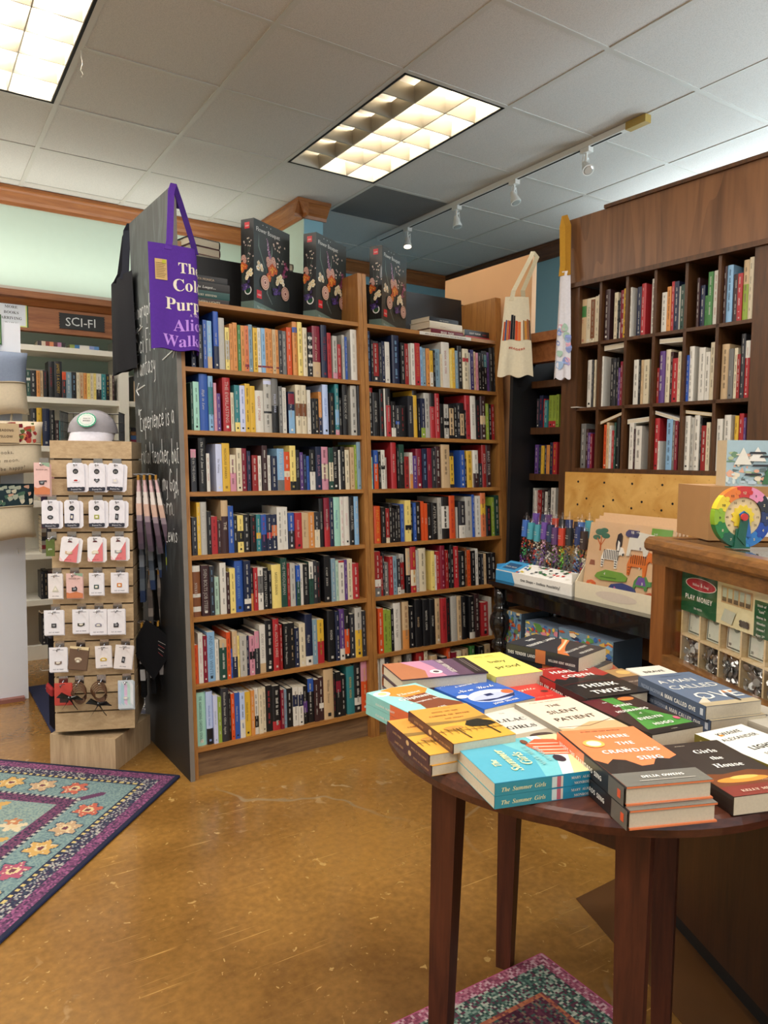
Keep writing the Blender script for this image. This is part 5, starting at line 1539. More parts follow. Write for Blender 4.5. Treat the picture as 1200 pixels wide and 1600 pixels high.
# turquoise and orange novel, two high
pile(2, .874, 1.222, 2.6, .13, .172, .0222, '8fcac6', '6fb9b8', ['turquoise novel with an orange crown lying under its twin', 'turquoise novel with an orange crown on top at the far rim'],
     front=[('r', 0, 0, 1, 1, '95cdc8'), ('p', [(.24, .97), (.5, 1.), (.92, .93), (.98, .74), (.82, .62), (.4, .6), (.22, .74)], 'e08a34'), ('p', [(.3, .6), (.8, .62), (.84, .35), (1, .12), (.98, 0), (.3, 0), (.38, .3)], '7a4028'), ('e', .16, .85, .15, .09, W), ('e', .17, .85, .08, .05, 'e6c88a'),
            ('t', .56, .67, .2, 'Eleanor', 's', 'f0e4d0', 'c', .74), ('t', .52, .5, .24, 'Oliphant', 's', W, 'c', .94), ('t', .55, .36, .11, 'is completely fine', 's', W, 'c', .9), ('t', .6, .08, .1, 'GAIL', 'b', 'e0e4da')],
     sp=[('r', 0, 0, 1, 1, '86c4c0'), ('r', .5, 0, .98, 1, 'd9683a'), ('t', .4, .3, .055, 'ELEANOR OLIPHANT', 's', W, 'c', .6)])
# blue winter novel
pile(1, 1.052, 1.215, .8, .145, .168, .03, '2456a8', '2456a8', ['bright blue winter novel with a white oval city scene'],
     front=[('r', 0, 0, 1, 1, '2a5cb0'), ('e', .5, .36, .4, .22, 'e6e4ea'), ('e', .5, .3, .38, .15, 'b9c0dc'), ('p', [(.12, .3), (.3, .2), (.8, .2), (.9, .3), (.5, .24)], '24305a'), ('r', .42, .36, .56, .44, '24305a'), ('e', .84, .38, .1, .08, 'd86a3c'), ('e', .08, .5, .1, .06, 'e9e6ee'), ('t', .5, .84, .1, 'A WINTER IN', 'b', W, 'c', .66), ('t', .5, .63, .24, 'New York', 'h', W, 'c', .92), ('t', .5, .06, .11, 'JOSIE SILVER', 'b', W, 'c', .76)] + [('e', .05+.9*((k*37) % 20)/20, .93+.06*((k*13) % 7)/7, .008, .007, W) for k in range(16)])
# red novel peeping out
pile(1, 1.178, 1.19, -8, .096, .17, .016, 'c0322a', 'b02c28', ['red novel with a script title peeping out beside the blue winter novel'],
     front=[('t', .45, .62, .3, 'ngible', 'h', 'f0d8c0', 'c', .86), ('t', .5, .3, .14, 'Caroline Gold', 'h', 'e9a07a', 'c', .9), ('e', .8, .5, .1, .04, '5a2a24')])
# sunset hardcover, two high
pile(2, 1.022, 1.356, -104, .131, .212, .0268, '4a3440', 'b86a44', ['sunset sky hardcover lying under its twin at the far rim', 'sunset sky hardcover with a white seal on top of its twin'], True,
     front=[('r', 0, 0, 1, 1, '5c4458'), ('p', [(0, 0), (1, 0), (1, .3), (.6, .36), (0, .2)], 'b0704c'), ('p', [(0, .2), (.6, .36), (1, .3), (1, .52), (.4, .5), (0, .44)], 'c98aa0'), ('p', [(0, .44), (.4, .5), (1, .52), (1, .66), (0, .6)], '8a6a8c'), ('r', 0, .84, 1, 1, '2c2426'), ('e', .72, .46, .11, .07, 'efe9e0'), ('e', .72, .46, .06, .035, '5a4a50'), ('tv', .5, .69, .17, ' ', 's', W), ('t', .45, .62, .2, 'THE MIDNIGHT', 's', 'e6dcd0', 'c', .8)] + [('r', .1, .9+.03*k, .9, .905+.03*k, 'a89a94') for k in range(2)])
# yellow novel, thick
pile(1, 1.2, 1.336, -8.9, .13, .185, .044, 'e8da6e', 'e0d268', ['bright yellow thick novel with small dark lettering at the far rim'],
     front=[('t', .5, .86, .13, 'emily giffin', 's', 'b9a24a', 'c', .8), ('t', .56, .56, .2, 'baby', 'r', '4a4028', 'c', .5), ('t', .56, .3, .24, 'proof', 'r', '4a4028', 'c', .74), ('r', .1, .8, .9, .806, 'c9b85a')])
# black and red thriller
pile(1, 1.312, 1.155, -12, .163, .228, .034, '1b1718', '1b1718', ['black and red thriller hardcover with big white capitals'], True,
     front=[('r', 0, 0, 1, 1, '1d1a1a'), ('r', 0, .55, 1, 1, 'a02420'), ('p', [(0, .55), (.1, .62), (.2, .56), (.35, .64), (.5, .57), (.7, .66), (.85, .57), (1, .62), (1, .5), (0, .5)], '1d1a1a'), ('t', .5, .94, .04, '#1 BESTSELLING AUTHOR OF I WILL FIND YOU', 'b', 'f0d0b0', 'c', .9), ('t', .5, .78, .23, 'HARLAN', 'b', W, 'c', .84), ('t', .5, .62, .23, 'COBEN', 'b', W, 'c', .72), ('t', .5, .27, .28, 'THINK', 'b', W, 'c', .88), ('t', .5, .08, .28, 'TWICE', 'b', W, 'c', .88), ('l', [(0, .4), (.5, .46), (1, .38)], .012, '6a1a18')],
     sp=[('r', 0, 0, .5, 1, '9a2220'), ('r', .5, 0, 1, 1, '1b1718'), ('t', .38, .25, .1, 'HARLAN COBEN', 'b', W, 'c', .5), ('t', .82, .25, .09, 'THINK TWICE', 'b', W, 'c', .3)])
# dark river novel, two high
TL = [('r', 0, 0, 1, 1, '2c2e34'), ('p', [(0, .28), (.35, .42), (.7, .5), (1, .62), (1, .5), (.6, .4), (.3, .3), (0, .12)], 'c9703c'), ('p', [(.2, .36), (.6, .45), (1, .56), (1, .53), (.6, .42), (.2, .33)], 'e8c49a'), ('t', .5, .84, .17, 'THIS', 'b', 'd8d4cc'), ('t', .5, .68, .19, 'TENDER LAND', 'b', 'd8d4cc', 'c', .92), ('t', .5, .2, .15, 'WILLIAM KENT', 'b', 'c9c4bc', 'c', .84), ('t', .5, .06, .15, 'KRUEGER', 'b', 'c9c4bc', 'c', .7)]
pile(2, 1.385, 1.325, 14, .14, .205, .034, '2c2e34', '26282e', ['dark river valley novel lying under its twin near the black console', 'dark river valley novel on top near the black console'], front=TL,
     sp=[('r', 0, 0, 1, 1, '24262c'), ('r', .42, 0, .56, 1, 'b5653a'), ('t', .22, .3, .08, 'THIS TENDER LAND', 'b', 'd8d4cc', 'c', .4), ('t', .78, .3, .06, 'WILLIAM KENT KRUEGER', 'b', 'c9c4bc', 'c', .36)], off=(.01, -.015))
pile(1, 1.43, 1.135, -10, .1, .16, .022, '4a3c38', '4a3c38', ['dark novel with a tan band and gold seal beside the black and red thriller'],
     front=[('r', 0, .62, 1, 1, 'b08a5a'), ('e', .8, .82, .18, .1, 'd9b26a'), ('t', .4, .36, .2, 'MIDNIGHT', 's', 'b9a898', 'c', .8), ('t', .4, .16, .18, 'HOUR', 's', 'b9a898', 'c', .6)])
pile(1, 1.53, 1.12, -14, .1, .13, .024, 'ece7da', 'ece7da', ['white novel with black capitals half hidden behind the grey blue paperbacks'], front=[('t', .5, .62, .28, 'BRAVE', 'b', '1c1a18', 'c', .9)])
pile(1, 1.448, 1.232, -30, .1, .13, .018, '8a5a3a', '6a4a34', ['small brown and green patterned novel behind the black and red thriller'], front=[('p', [(0, 0), (.6, .1), (.3, .6)], '5a7a3c'), ('p', [(1, 1), (.5, .8), (.9, .4)], 'b04a34'), ('e', .5, .5, .2, .12, 'c9a25a')])
pile(1, 1.47, .795, -8, .11, .17, .02, 'b9b2a4', 'a49c8c', ['pale grey novel with dark script beside the grey blue paperbacks at the rim'], front=[('t', .5, .66, .22, 'Lie', 's', '3a3834'), ('t', .5, .36, .22, 'Or Truth', 's', '3a3834', 'c', .9), ('p', [(0, 0), (1, 0), (1, .2), (0, .12)], '7a7468')])

# ================================================================ black console with toys
KO = (2.188, 2.524)
def kk(y, x, z): return (2.146 + (y-1.6)*.0455 + x, y, z)      # y along the room, x back from the front edge
t = empty('console_table', kk(2.0, .2, 0), label='black lacquered console table with a turned leg carrying boxed toys', category='table')
def kbox(m, y0, y1, x0, x1, z0, z1, c='w'):
    P = [kk(y, x, z) for z in (z0, z1) for y in (y0, y1) for x in (x0, x1)]; m.add(P, [(0, 1, 3, 2), (4, 6, 7, 5), (0, 4, 5, 1), (2, 3, 7, 6), (0, 2, 6, 4), (1, 5, 7, 3)], c)
m = MB(); kbox(m, 1.28, 2.52, 0, .40, .732, .75); kbox(m, 1.3, 2.505, .015, .39, .722, .732); m.build('top', 'blackgloss', t)
m = MB(); kbox(m, 1.33, 2.47, .04, .055, .665, .722); m.build('front_apron', 'blackgloss', t)
m = MB(); kbox(m, 1.3, 2.50, .03, .39, .455, .47); m.build('lower_shelf', 'blackgloss', t)
prof = [(.022, 0), (.028, .02), (.022, .05), (.03, .1), (.034, .3), (.026, .4), (.02, .43), (.036, .445), (.036, .475), (.022, .487), (.032, .51), (.046, .535), (.05, .562), (.046, .59), (.03, .612), (.036, .622), (.036, .632), (.026, .642), (.032, .665), (.032, .722)]
for y, x in ((2.475, .045), (1.33, .045), (2.475, .36), (1.33, .36)):
    m = MB(); m.lathe(prof, kk(y, x, 0), 20); m.build('turned_leg', 'blackgloss', t, smooth=True)
# puzzle boxes on the lower shelf
def art(m, O, R, Uv, w_, h_, seed, pal, n=60):
    """printed scene: overlapping blots of colour"""
    rq = random.Random(seed); N = Vector(R).cross(Vector(Uv)); O = Vector(O)
    for k in range(n):
        cx, cy = rq.uniform(0, w_), rq.uniform(0, h_); a, b_ = rq.uniform(.02, .12)*w_, rq.uniform(.02, .12)*h_; q = rq.randint(3, 7); ph = rq.uniform(0, 6)
        m.flat([(min(max(cx+a*math.cos(ph+6.283*i/q), 0), w_), min(max(cy+b_*math.sin(ph+6.283*i/q), 0), h_)) for i in range(q)], O+N*(.0003+.00003*k), R, Uv, rq.choice(pal))
VK = Vector((-.0455, -.999, 0)); BK = Vector((1, 0, 0))
for y0, w_, h_, x, pal, lab in ((2.492, .14, .15, .06, ('b5653a', '3a6a9a', 'd9c89a', '5a7a4a', '8a2c34', '2c3a5a'), 'tall tan puzzle box at the end of the console shelf'), (2.335, .2, .125, .07, ('c04a3a', '5a8a4a', 'e0c25a', '3a6ab0', 'e6ddc8', 'd98a9a'), 'busy coloured puzzle box in the middle of the console shelf'),
                          (2.12, .29, .14, .06, ('3a6ab0', '7ab0d9', 'e6ddc8', '5a9a5a', 'd9b45a', '2c3a5a', 'c05a3a'), 'blue harbour scene puzzle box on the console shelf')):
    O = Vector(kk(y0, x, .4703)); m = MB(); m.obox(O, VK*w_, BK*.17, UP*h_, '4a5a6a', cols={1: 'b9905a' if w_ < .15 else '8a9ab0', 2: '6f8fa8'})
    o = m.build('puzzle_box', 'gloss', base=O+VK*w_/2, label=lab, category='box', group='puzzle boxes on the console shelf'); m = MB(); art(m, O, VK, UP, w_, h_, int(w_*1000), pal, 90); m.build('front_print', 'gloss', o)
# display tray of clear tubes filled with toy bricks
O = Vector(kk(2.515, .045, .7503)); LW = .475
t = empty('toy_tube_tray', O+VK*LW/2+BK*.11, label='white and blue cardboard display tray of toy brick tubes on the black console', category='display')
m = MB(); m.obox(O, VK*LW, BK*.004, UP*.046, 'ece9e2'); m.obox(O+BK*.004, VK*.004, BK*.236, UP*.07, '4a9ac9'); m.obox(O+VK*(LW-.004)+BK*.004, VK*.004, BK*.236, UP*.09, 'd8d4ca'); m.obox(O+BK*.236, VK*LW, BK*.004, UP*.12, 'd8d4ca'); m.obox(O+VK*.004+BK*.004, VK*(LW-.008), BK*.232, UP*.003, 'd8d4ca')
m.build('tray', 'card', t)
Sl = (BK*.1+UP*.035)
m = MB(); m.obox(O+UP*.046, VK*LW, Sl*.9, UP*.002, 'ece9e2', cols={1: 'efece6'}); m.build('sloped_header', 'card', t)
m = MB(); N_ = VK.cross(Sl.normalized()); m.flat([(0, 0), (.13, 0), (.13, .095), (0, .095)], O+UP*.0485, VK, Sl.normalized(), '3f97cc'); m.flat([(.02, .02), (.105, .02), (.105, .075), (.02, .075)], O+UP*.0488, VK, Sl.normalized(), '26557f'); m.text('PLUS PLUS', O+UP*.0494+VK*.062+Sl.normalized()*.035, VK, Sl.normalized(), .022, 'b', 'w', fit=.075)
m.build('header_print', 'card', t); m = MB()
m.flat([(0, 0), (.13, 0), (.11, .044), (0, .044)], O-BK*.0006, VK, UP, '3f97cc'); m.text('One Shape - Endless Possibility!', O-BK*.001+VK*.29+UP*.016, VK, UP, .022, 'b', '23252a', fit=.3); m.build('front_lettering', 'card', t); m = MB()
rq = random.Random(8)
for k in range(14): x, y = rq.uniform(.12, .17), rq.uniform(.0, .09); m.flat([(x, y), (x+.012, y), (x+.012, y+.01), (x, y+.01)], O+UP*(.0492+.0001*k), VK, Sl.normalized(), rq.choice(('d9c034', '2c8a4a', 'c03a2c', '2456a8', 'e9e7e2')))
for k in range(40): x, y = rq.uniform(.2, .44), rq.uniform(.01, .09); m.flat([(x, y), (x+.014, y+.004), (x+.012, y+.014), (x-.002, y+.01)], O+UP*(.0492+.00006*k), VK, Sl.normalized(), rq.choice(('2a2c30', '8a8c90', 'c8322c', '3a7a4a', 'e0dcd0')))
m.build('tray_print', 'card', t, kind='stuff')
TP = [('3f6ab5', '7a3a9a', '3fa05a', 'c03a2c'), ('4a9aa8', '8a2c24', '5a2a1c', 'c06a3a'), ('4a9aa8', '2c5a8a', 'c03a2c', 'e6ddc8'), ('6a4a9a', 'b08ac0', '5a3a7a', 'd9a5b8'), ('2a3a5a', 'd9702c', 'e6e2da', '2a2c30'), ('5a3a6a', '3a2c4a', '8a5a9a', 'c9a0c0'), ('c0402c', '4aa04a', '7ac03a', 'e0c83a'), ('2a2c30', '5a4030', '3a5a34', '8a6a4a'), ('2c3a6a', '3a5a9a', '7a9ac9', 'e6e2da'), ('3a2c2a', 'b0302c', 'e6ddc8', '2a2c30')]
nt_ = 0
for row in range(2):
    for k in range(10):
        y = .035+.042*k+.018*row; x = .125+.055*row; base = O + VK*y + BK*x + UP*.004; tilt = Vector((.05, rq.uniform(-.04, .04), 1)).normalized(); Lh = .265+.03*row+rq.uniform(-.01, .01); pal = TP[(k+3*row) % 10]; nt_ += 1
        tt = empty('toy_brick_tube', base, label=f'clear tube of tiny toy bricks, {ORD[k+1]} along the {("front", "back")[row]} row of the tray', category='toy', group='toy brick tubes in the display tray')
        m = MB()
        for i in range(46):
            a = rq.uniform(0, 6.28); r = .0125*math.sqrt(rq.random()); h = .01+(Lh-.09)*i/46; c = base+tilt*h+Vector((r*math.cos(a), r*math.sin(a), 0)); q = .0055
            u = Vector((rq.uniform(-1, 1), rq.uniform(-1, 1), rq.uniform(-1, 1))).normalized()*q; v = u.orthogonal().normalized()*q*1.4; w2 = u.cross(v).normalized()*q; m.obox(c-u/2-v/2-w2/2, u, v, w2, pal[int(i/46*4*.999)] if rq.random() < .75 else rq.choice(pal))
        m.build('toy_bricks', 'card', tt, kind='stuff')
        m = MB(); m.lathe([(.0165, 0), (.0165, Lh), (.012, Lh+.004)], base, 12, axis=tilt); m.build('clear_sleeve', 'film', tt, smooth=True)
        m = MB(); m.lathe([(.0168, Lh-.085), (.0168, Lh-.01)], base, 12, pal[0], axis=tilt, caps=False); c = base+tilt*(Lh-.05)-BK*.0175; m.text('PLUS', c+UP*.005, VK, UP, .009, 'b', 'w'); m.text('PLUS', c-UP*.005, VK, UP, .009, 'b', 'w'); m.build('paper_label', 'gloss', tt)
        m = MB(); m.lathe([(.012, Lh), (.013, Lh+.008), (.004, Lh+.012), (.006, Lh+.02), (.002, Lh+.026)], base, 10, axis=tilt); m.build('cap', 'film', tt, smooth=True)
# wooden animal puzzles in a card tray
O = Vector(kk(2.028, .05, .7503)); LW = .42
t = empty('puzzle_display_tray', O+VK*LW/2+BK*.08, label='cream cardboard tray holding wooden animal puzzles on the black console', category='display')
m = MB(); m.obox(O, VK*LW, BK*.004, UP*.066, 'ddd2b8'); m.obox(O+BK*.16, VK*LW, BK*.004, UP*.2, 'd0c4a6'); m.obox(O+BK*.004, VK*LW, BK*.156, UP*.003, 'd0c4a6'); m.build('tray', 'card', t)
for s_ in (0, LW-.004):
    m = MB(); m.prism([(.004, 0), (.16, 0), (.16, .21), (.12, .21), (.004, .066)], O+VK*s_, BK, UP, VK*.004, 'd6caac'); m.build('tray_side', 'card', t)
m = MB(); m.flat([(.21+.1*math.cos(a*.314), .033+.018*math.sin(a*.314)) for a in range(20)], O-BK*.0006, VK, UP, 'cfc0b0'); m.build('oval_panel', 'card', t)
LB = Vector((.16, 0, 1)).normalized()
BW, BH = .40, .298
def animal(kind, m, P0, R, Uv, s):
    N = R.cross(Uv); P0 = Vector(P0)
    def F(pts, c, dz=0.): m.prism([(x*s, y*s) for x, y in pts], P0+N*dz, R, Uv, N*.006, c)
    def D(pts, c, dz): m.flat([(x*s, y*s) for x, y in pts], P0+N*(.006+dz), R, Uv, c)
    quad_ = [(0, .0), (.08, .0), (.12, .3), (.62, .3), (.66, 0), (.76, 0), (.78, .45), (.86, .55), (1.02, .5), (1.05, .62), (.92, .82), (.8, .85), (.7, .7), (.2, .7), (.05, .62), (-.04, .35)]
    if kind == 'zebra':
        F(quad_, 'efeae0')
        for k in range(9): D([(.08+.085*k, .32), (.12+.085*k, .32), (.1+.085*k, .68), (.06+.085*k, .68)], '1c1a1c', .0003)
        for k in range(3): D([(.0, .06+.09*k), (.1, .06+.09*k), (.1, .1+.09*k), (0, .1+.09*k)], '1c1a1c', .0004); D([(.66, .06+.09*k), (.76, .06+.09*k), (.76, .1+.09*k), (.66, .1+.09*k)], '1c1a1c', .0004)
        D([(.98, .5), (1.05, .54), (1.04, .62), (.97, .6)], '1c1a1c', .0004)
    elif kind == 'tiger':
        F(quad_, 'd9702c')
        for k in range(8): D([(.1+.085*k, .4), (.125+.085*k, .4), (.11+.085*k, .7), (.08+.085*k, .7)], '2a1c14', .0003)
        for k in range(3): D([(.0, .06+.1*k), (.1, .06+.1*k), (.08, .09+.1*k)], '2a1c14', .0004)
    elif kind == 'bear': F([(0, 0), (.12, 0), (.16, .2), (.6, .2), (.64, 0), (.78, 0), (.8, .35), (1.1, .42), (1.12, .55), (.9, .7), (.3, .75), (.05, .6)], 'ded9cc')
    elif kind == 'crocodile':
        F([(0, .1), (.3, 0), (1.2, .05), (1.55, .1), (1.58, .25), (1.3, .4), (.5, .42), (.1, .25)], '6f9a3a'); D([(.3, .1), (1.1, .12), (1.1, .17), (.3, .15)], '4a7a2c', .0003)
    elif kind == 'turtle':
        F([(0, 0), (.1, 0), (.14, .12), (.6, .12), (.64, 0), (.74, 0), (.76, .18), (.95, .22), (.93, .42), (.76, .4), (.6, .6), (.25, .6), (.05, .35)], '4a8a4a'); D([(.14, .2), (.7, .2), (.58, .54), (.26, .54)], '6a4a9a', .0003)
    elif kind == 'lion':
        F([(0, 0), (.7, 0), (.72, .3), (.66, .6), (.4, .72), (.1, .65), (-.02, .35)], 'd9602c'); D([(.15, .1), (.55, .1), (.56, .45), (.36, .56), (.16, .45)], 'e6b04a', .0003); D([(.3, .2), (.42, .2), (.36, .3)], '3a241c', .0006)
    elif kind == 'elephant':
        F([(0, 0), (.2, 0), (.25, .12), (.7, .12), (.74, 0), (1.2, 0), (1.22, .3), (1.1, .52), (.6, .6), (.15, .5), (0, .3)], '34427a'); D([(.25, .16), (.5, .3), (.3, .46)], 'c05a9a', .0003)
    elif kind == 'penguin':
        F([(.08, 0), (.3, 0), (.36, .4), (.34, .85), (.22, 1), (.06, .9), (0, .4)], '26242a'); D([(.12, .06), (.28, .06), (.28, .5), (.14, .6)], 'efeae0', .0003)
    elif kind == 'hippo': F([(0, 0), (.5, 0), (.52, .4), (.3, .5), (.02, .4)], 'b5502c')
    elif kind == 'whale': F([(0, .1), (.2, 0), (.9, 0), (1, .2), (.9, .42), (.2, .44), (.02, .3)], '34346a')
for k in range(4):
    P0 = O + BK*(.03+.022*k) + UP*.0035 + VK*.006; nm_ = ('front', 'second', 'third', 'rearmost')[k]
    tt = empty('animal_puzzle', P0+VK*BW/2, label=f'shrink wrapped wooden animal puzzle board, {nm_} in the cream tray', category='puzzle', group='animal puzzles in the cream tray')
    m = MB(); N = VK.cross(LB); m.obox(P0-N*.009, VK*BW, N*.009, LB*(BH+.012*k), 'd6b088', cols={2: 'dfbc96'}); m.build('board', 'card', tt)
    if k == 0:
        for kind, x, y, s, num in (('zebra', .085, .13, .1, ''), ('tiger', .215, .115, .11, '7'), ('bear', .2, .185, .125, '9'), ('penguin', .145, .195, .072, ''), ('whale', .185, .255, .065, '10'), ('crocodile', .06, .078, .1, '4'), ('turtle', .25, .068, .085, '5'), ('lion', .02, .022, .07, '1'), ('elephant', .13, .012, .115, '2'), ('hippo', .3, .015, .1, '3')):
            m = MB(); animal(kind, m, P0+VK*x+LB*y, VK, LB, s)
            if num: m.text(num, P0+VK*(x+s*.5)+LB*(y+s*.22)+N*.0068, VK, LB, .02, 'b', 'e9e4d6' if kind not in ('bear',) else '5a3a6a')
            m.build('puzzle_piece', 'gloss', tt)
        m = MB()
        for x, y, r in ((.055, .262, .026), (.085, .25, .022), (.04, .24, .02), (.075, .27, .02)): m.flat([(x+r*math.cos(a*.524), y+r*.5*math.sin(a*.524)) for a in range(12)], P0+N*(.0004+.0002*(x*10)), VK, LB, '3a6a54')
        m.flat([(.062, .19), (.07, .19), (.066, .25), (.062, .25)], P0+N*.0005, VK, LB, 'c0602c'); m.flat([(.064, .21), (.068, .21), (.09, .245), (.085, .246)], P0+N*.0005, VK, LB, 'c0602c'); m.flat([(.062, .21), (.066, .215), (.045, .24), (.042, .236)], P0+N*.0005, VK, LB, 'c0602c')
        for a in range(7): q = math.pi*(.1+.8*a/6); m.flat([(.29, .235), (.29+.045*math.cos(q)-.004, .235+.04*math.sin(q)), (.29+.045*math.cos(q)+.004, .235+.04*math.sin(q))], P0+N*.0005, VK, LB, '4a7a3c')
        m.flat([(.02, .13), (.05, .13), (.046, .15), (.024, .15)], P0+N*.0005, VK, LB, '8a4a2c'); m.build('board_print', 'card', tt)
        m = MB(); m.obox(P0+VK*.3+LB*.235+N*.0015, VK*.09, LB*.063, N*.001, '6a9a3c'); m.text('2+', P0+VK*.32+LB*.27+N*.003, VK, LB, .02, 'b', 'w'); m.text('LEARN', P0+VK*.345+LB*.243+N*.003, VK, LB, .018, 'b', 'e6e080', fit=.07); m.build('age_card', 'card', tt)
        m = MB(); m.obox(P0-VK*.002+N*.0085, VK*(BW+.004), LB*(BH+.006), N*.0004); m.build('shrink_wrap', 'film', tt)

# ================================================================ oak and glass display counter
CP = (1.72, 1.19); CD = Vector((.403, .915, 0)); CN = Vector((.915, -.403, 0))
def ct(a, o, z): return Vector((CP[0], CP[1], z)) + CD*a + CN*o
t = empty('display_counter', ct(-.45, .25, 0), label='oak shop counter with a glass front and bullnose top rail', category='counter')
A0, A1 = -1.15, .178
def cbox(m, a0, a1, o0, o1, z0, z1, c='w'): m.obox(ct(a1, o0, z0), CD*(a0-a1), CN*(o1-o0), UP*(z1-z0), c)
bull = [(-.012, .0), (.03, .0), (.03, .04), (-.004, .04), (-.014, .034), (-.02, .022), (-.019, .008)]
m = MB(); m.prism(bull, ct(A1+.012, 0, 1.036), CN, UP, CD*(A0-A1-.012)); m.build('top_rail', 'counter', t)
m = MB(); cbox(m, A1-.03, A1+.012, .03, .5, 1.036, 1.074); m.build('end_rail', 'counter', t)
m = MB(); cbox(m, A0, A1, .47, .5, 1.036, 1.074); m.build('back_rail', 'counter', t)
m = MB(); cbox(m, A0, A1-.03, .03, .47, 1.066, 1.072); m.build('glass_top', 'glass', t)
m = MB(); cbox(m, A0, A1, .0, .03, 1.0, 1.036); m.build('frieze_rail', 'counter', t)
m = MB(); cbox(m, .105, A1-.004, .0, .06, .712, 1.0); m.build('corner_post', wood('counter_oak_upright', '6a3c18', '8f5a2c', 'Z', 1.2, .35), t)
m = MB(); cbox(m, A0, .105, .0, .03, .712, .752); m.build('bottom_rail', 'counter', t)
m = MB(); cbox(m, A0, .105, .012, .016, .752, 1.0); m.build('front_glass', 'glass', t)
m = MB(); cbox(m, A0, A1-.01, .03, .47, .712, .727); m.build('case_floor', 'counter', t)
m = MB(); cbox(m, A0, A1-.004, .48, .5, .06, 1.036); m.build('back_panel', 'counterd', t)
m = MB(); cbox(m, A1-.016, A1-.004, .06, .47, .712, 1.036); m.build('end_panel', 'counterd', t)
m = MB(); cbox(m, A0, A1-.01, .01, .48, .06, .712); m.build('base_panel', 'counterd', t)
m = MB(); cbox(m, A0, A1-.02, .03, .46, 0, .06); m.build('plinth', 'black', t)
# wooden tray of play money standing behind the glass
O = ct(.098, .05, .7275); R = -CD; LW, LH = .52, .262
t = empty('play_money_tray', O+R*LW/2, label='pine compartment tray of play banknotes and coins behind the counter glass', category='toy')
m = MB(); m.obox(O+CN*.03, R*LW, CN*.006, UP*LH, 'd9bd8c'); m.build('tray_back', 'pine', t)
m = MB()
for z in (0, .083, LH-.006): m.obox(O+UP*z, R*LW, CN*.03, UP*.006)
m.build('tray_rail', 'pine', t, kind='stuff')
NC = 6; cw = LW/NC
for k in range(NC+1):
    m = MB(); m.obox(O+R*(min(k*cw, LW-.006)), R*.006, CN*.03, UP*LH); m.build('tray_divider', 'pine', t)
for k in range(NC):
    P0 = O+R*(k*cw+.01)+UP*.091+CN*.016; m = MB(); Rb, Ub = R, (UP+CN*.04).normalized(); wb, hb = cw-.014, .155
    m.obox(P0, Rb*wb, CN*.008, Ub*hb, 'cdd0c0'); nb_ = m.build('play_banknote', 'card', t)
    m = MB(); draw(m, P0, Rb, Ub, wb, hb, [('r', .04, .02, .96, .98, '5a6058'), ('r', .09, .045, .91, .955, 'd3d6c8'), ('e', .5, .5, .26, .2, '8f968a'), ('e', .5, .5, .2, .15, 'd3d6c8'), ('t', .5, .44, .3, 'O', 'r', '3a3e3a'), ('t', .2, .07, .2, ('1', '5', '10', '20', '50', '100')[k], 'b', '3a3e3a', 'c', .2), ('t', .8, .07, .2, ('1', '5', '10', '20', '50', '100')[k], 'b', '3a3e3a', 'c', .2), ('e', .5, .9, .3, .1, '4a6a7a')]); m.build('note_print', 'card', nb_)
    m = MB(); rq = random.Random(k)
    for i in range(46):
        c = O+R*(k*cw+rq.uniform(.016, cw-.012))+UP*(.008+.062*(i/46)+rq.uniform(0, .004))+CN*rq.uniform(.006, .02); ax_ = (-CN+UP*rq.uniform(-.8, .8)+R*rq.uniform(-.8, .8)).normalized(); m.lathe([(.0095, 0), (.0095, .0012)], c, 12, axis=ax_)
    m.build('play_coins', 'coin', t, kind='stuff')
m = MB(); LO = O+UP*(LH-.108)-CN*.002; m.obox(LO, R*.37, CN*.0012, UP*.108, 'e9dcae'); lab_ = m.build('label_card', 'card', t)
m = MB(); E = R*1.; draw(m, LO-CN*.0, R, UP, .37, .108, [('r', 0, 0, .44, 1, '1f5a34'), ('r', .84, 0, 1, .8, '1f5a34'), ('e', .24, .76, .19, .16, 'e9e4d6'), ('e', .24, .76, .18, .145, 'b5222c'), ('t', .24, .71, .042, 'Melissa & Doug', 'i', W, 'c', .32), ('t', .22, .34, .075, 'PLAY MONEY', 'b', W, 'c', .4), ('t', .22, .12, .028, '550 PIECES', 'b', W, 'c', .22),
    ('r', .49, .52, .82, .92, 'c9a878')] + [('r', .505+.063*k, .56, .55+.063*k, .88, 'b9c0a8') for k in range(5)] + [('r', .505+.063*k, .56, .55+.063*k, .66, '6a5a44') for k in range(5)] + [('p', [(.5, .1), (.62, .06), (.66, .36), (.54, .4)], 'c9cdb8')] + [('e', .72+.03*(k % 3), .14+.07*(k//3), .02, .045, '4a4038') for k in range(6)] +
    [('t', .92, .68-.13*k, .03, tx, 'b', W, 'c', .14) for k, tx in enumerate(('Stash of', '"Cash"', 'Stores in', 'Wooden', 'Drawer!', 'Ages 3+'))], .0003)
m.build('label_print', 'card', lab_)
m = MB(); m.prism([(0, 0), (.02, 0), (.02, .02), (.012, .03), (.008, .03), (0, .02)], O+R*.325+UP*(LH+.0)+CN*.012, R, UP, CN*.001); m.build('hang_tab', 'film', t)
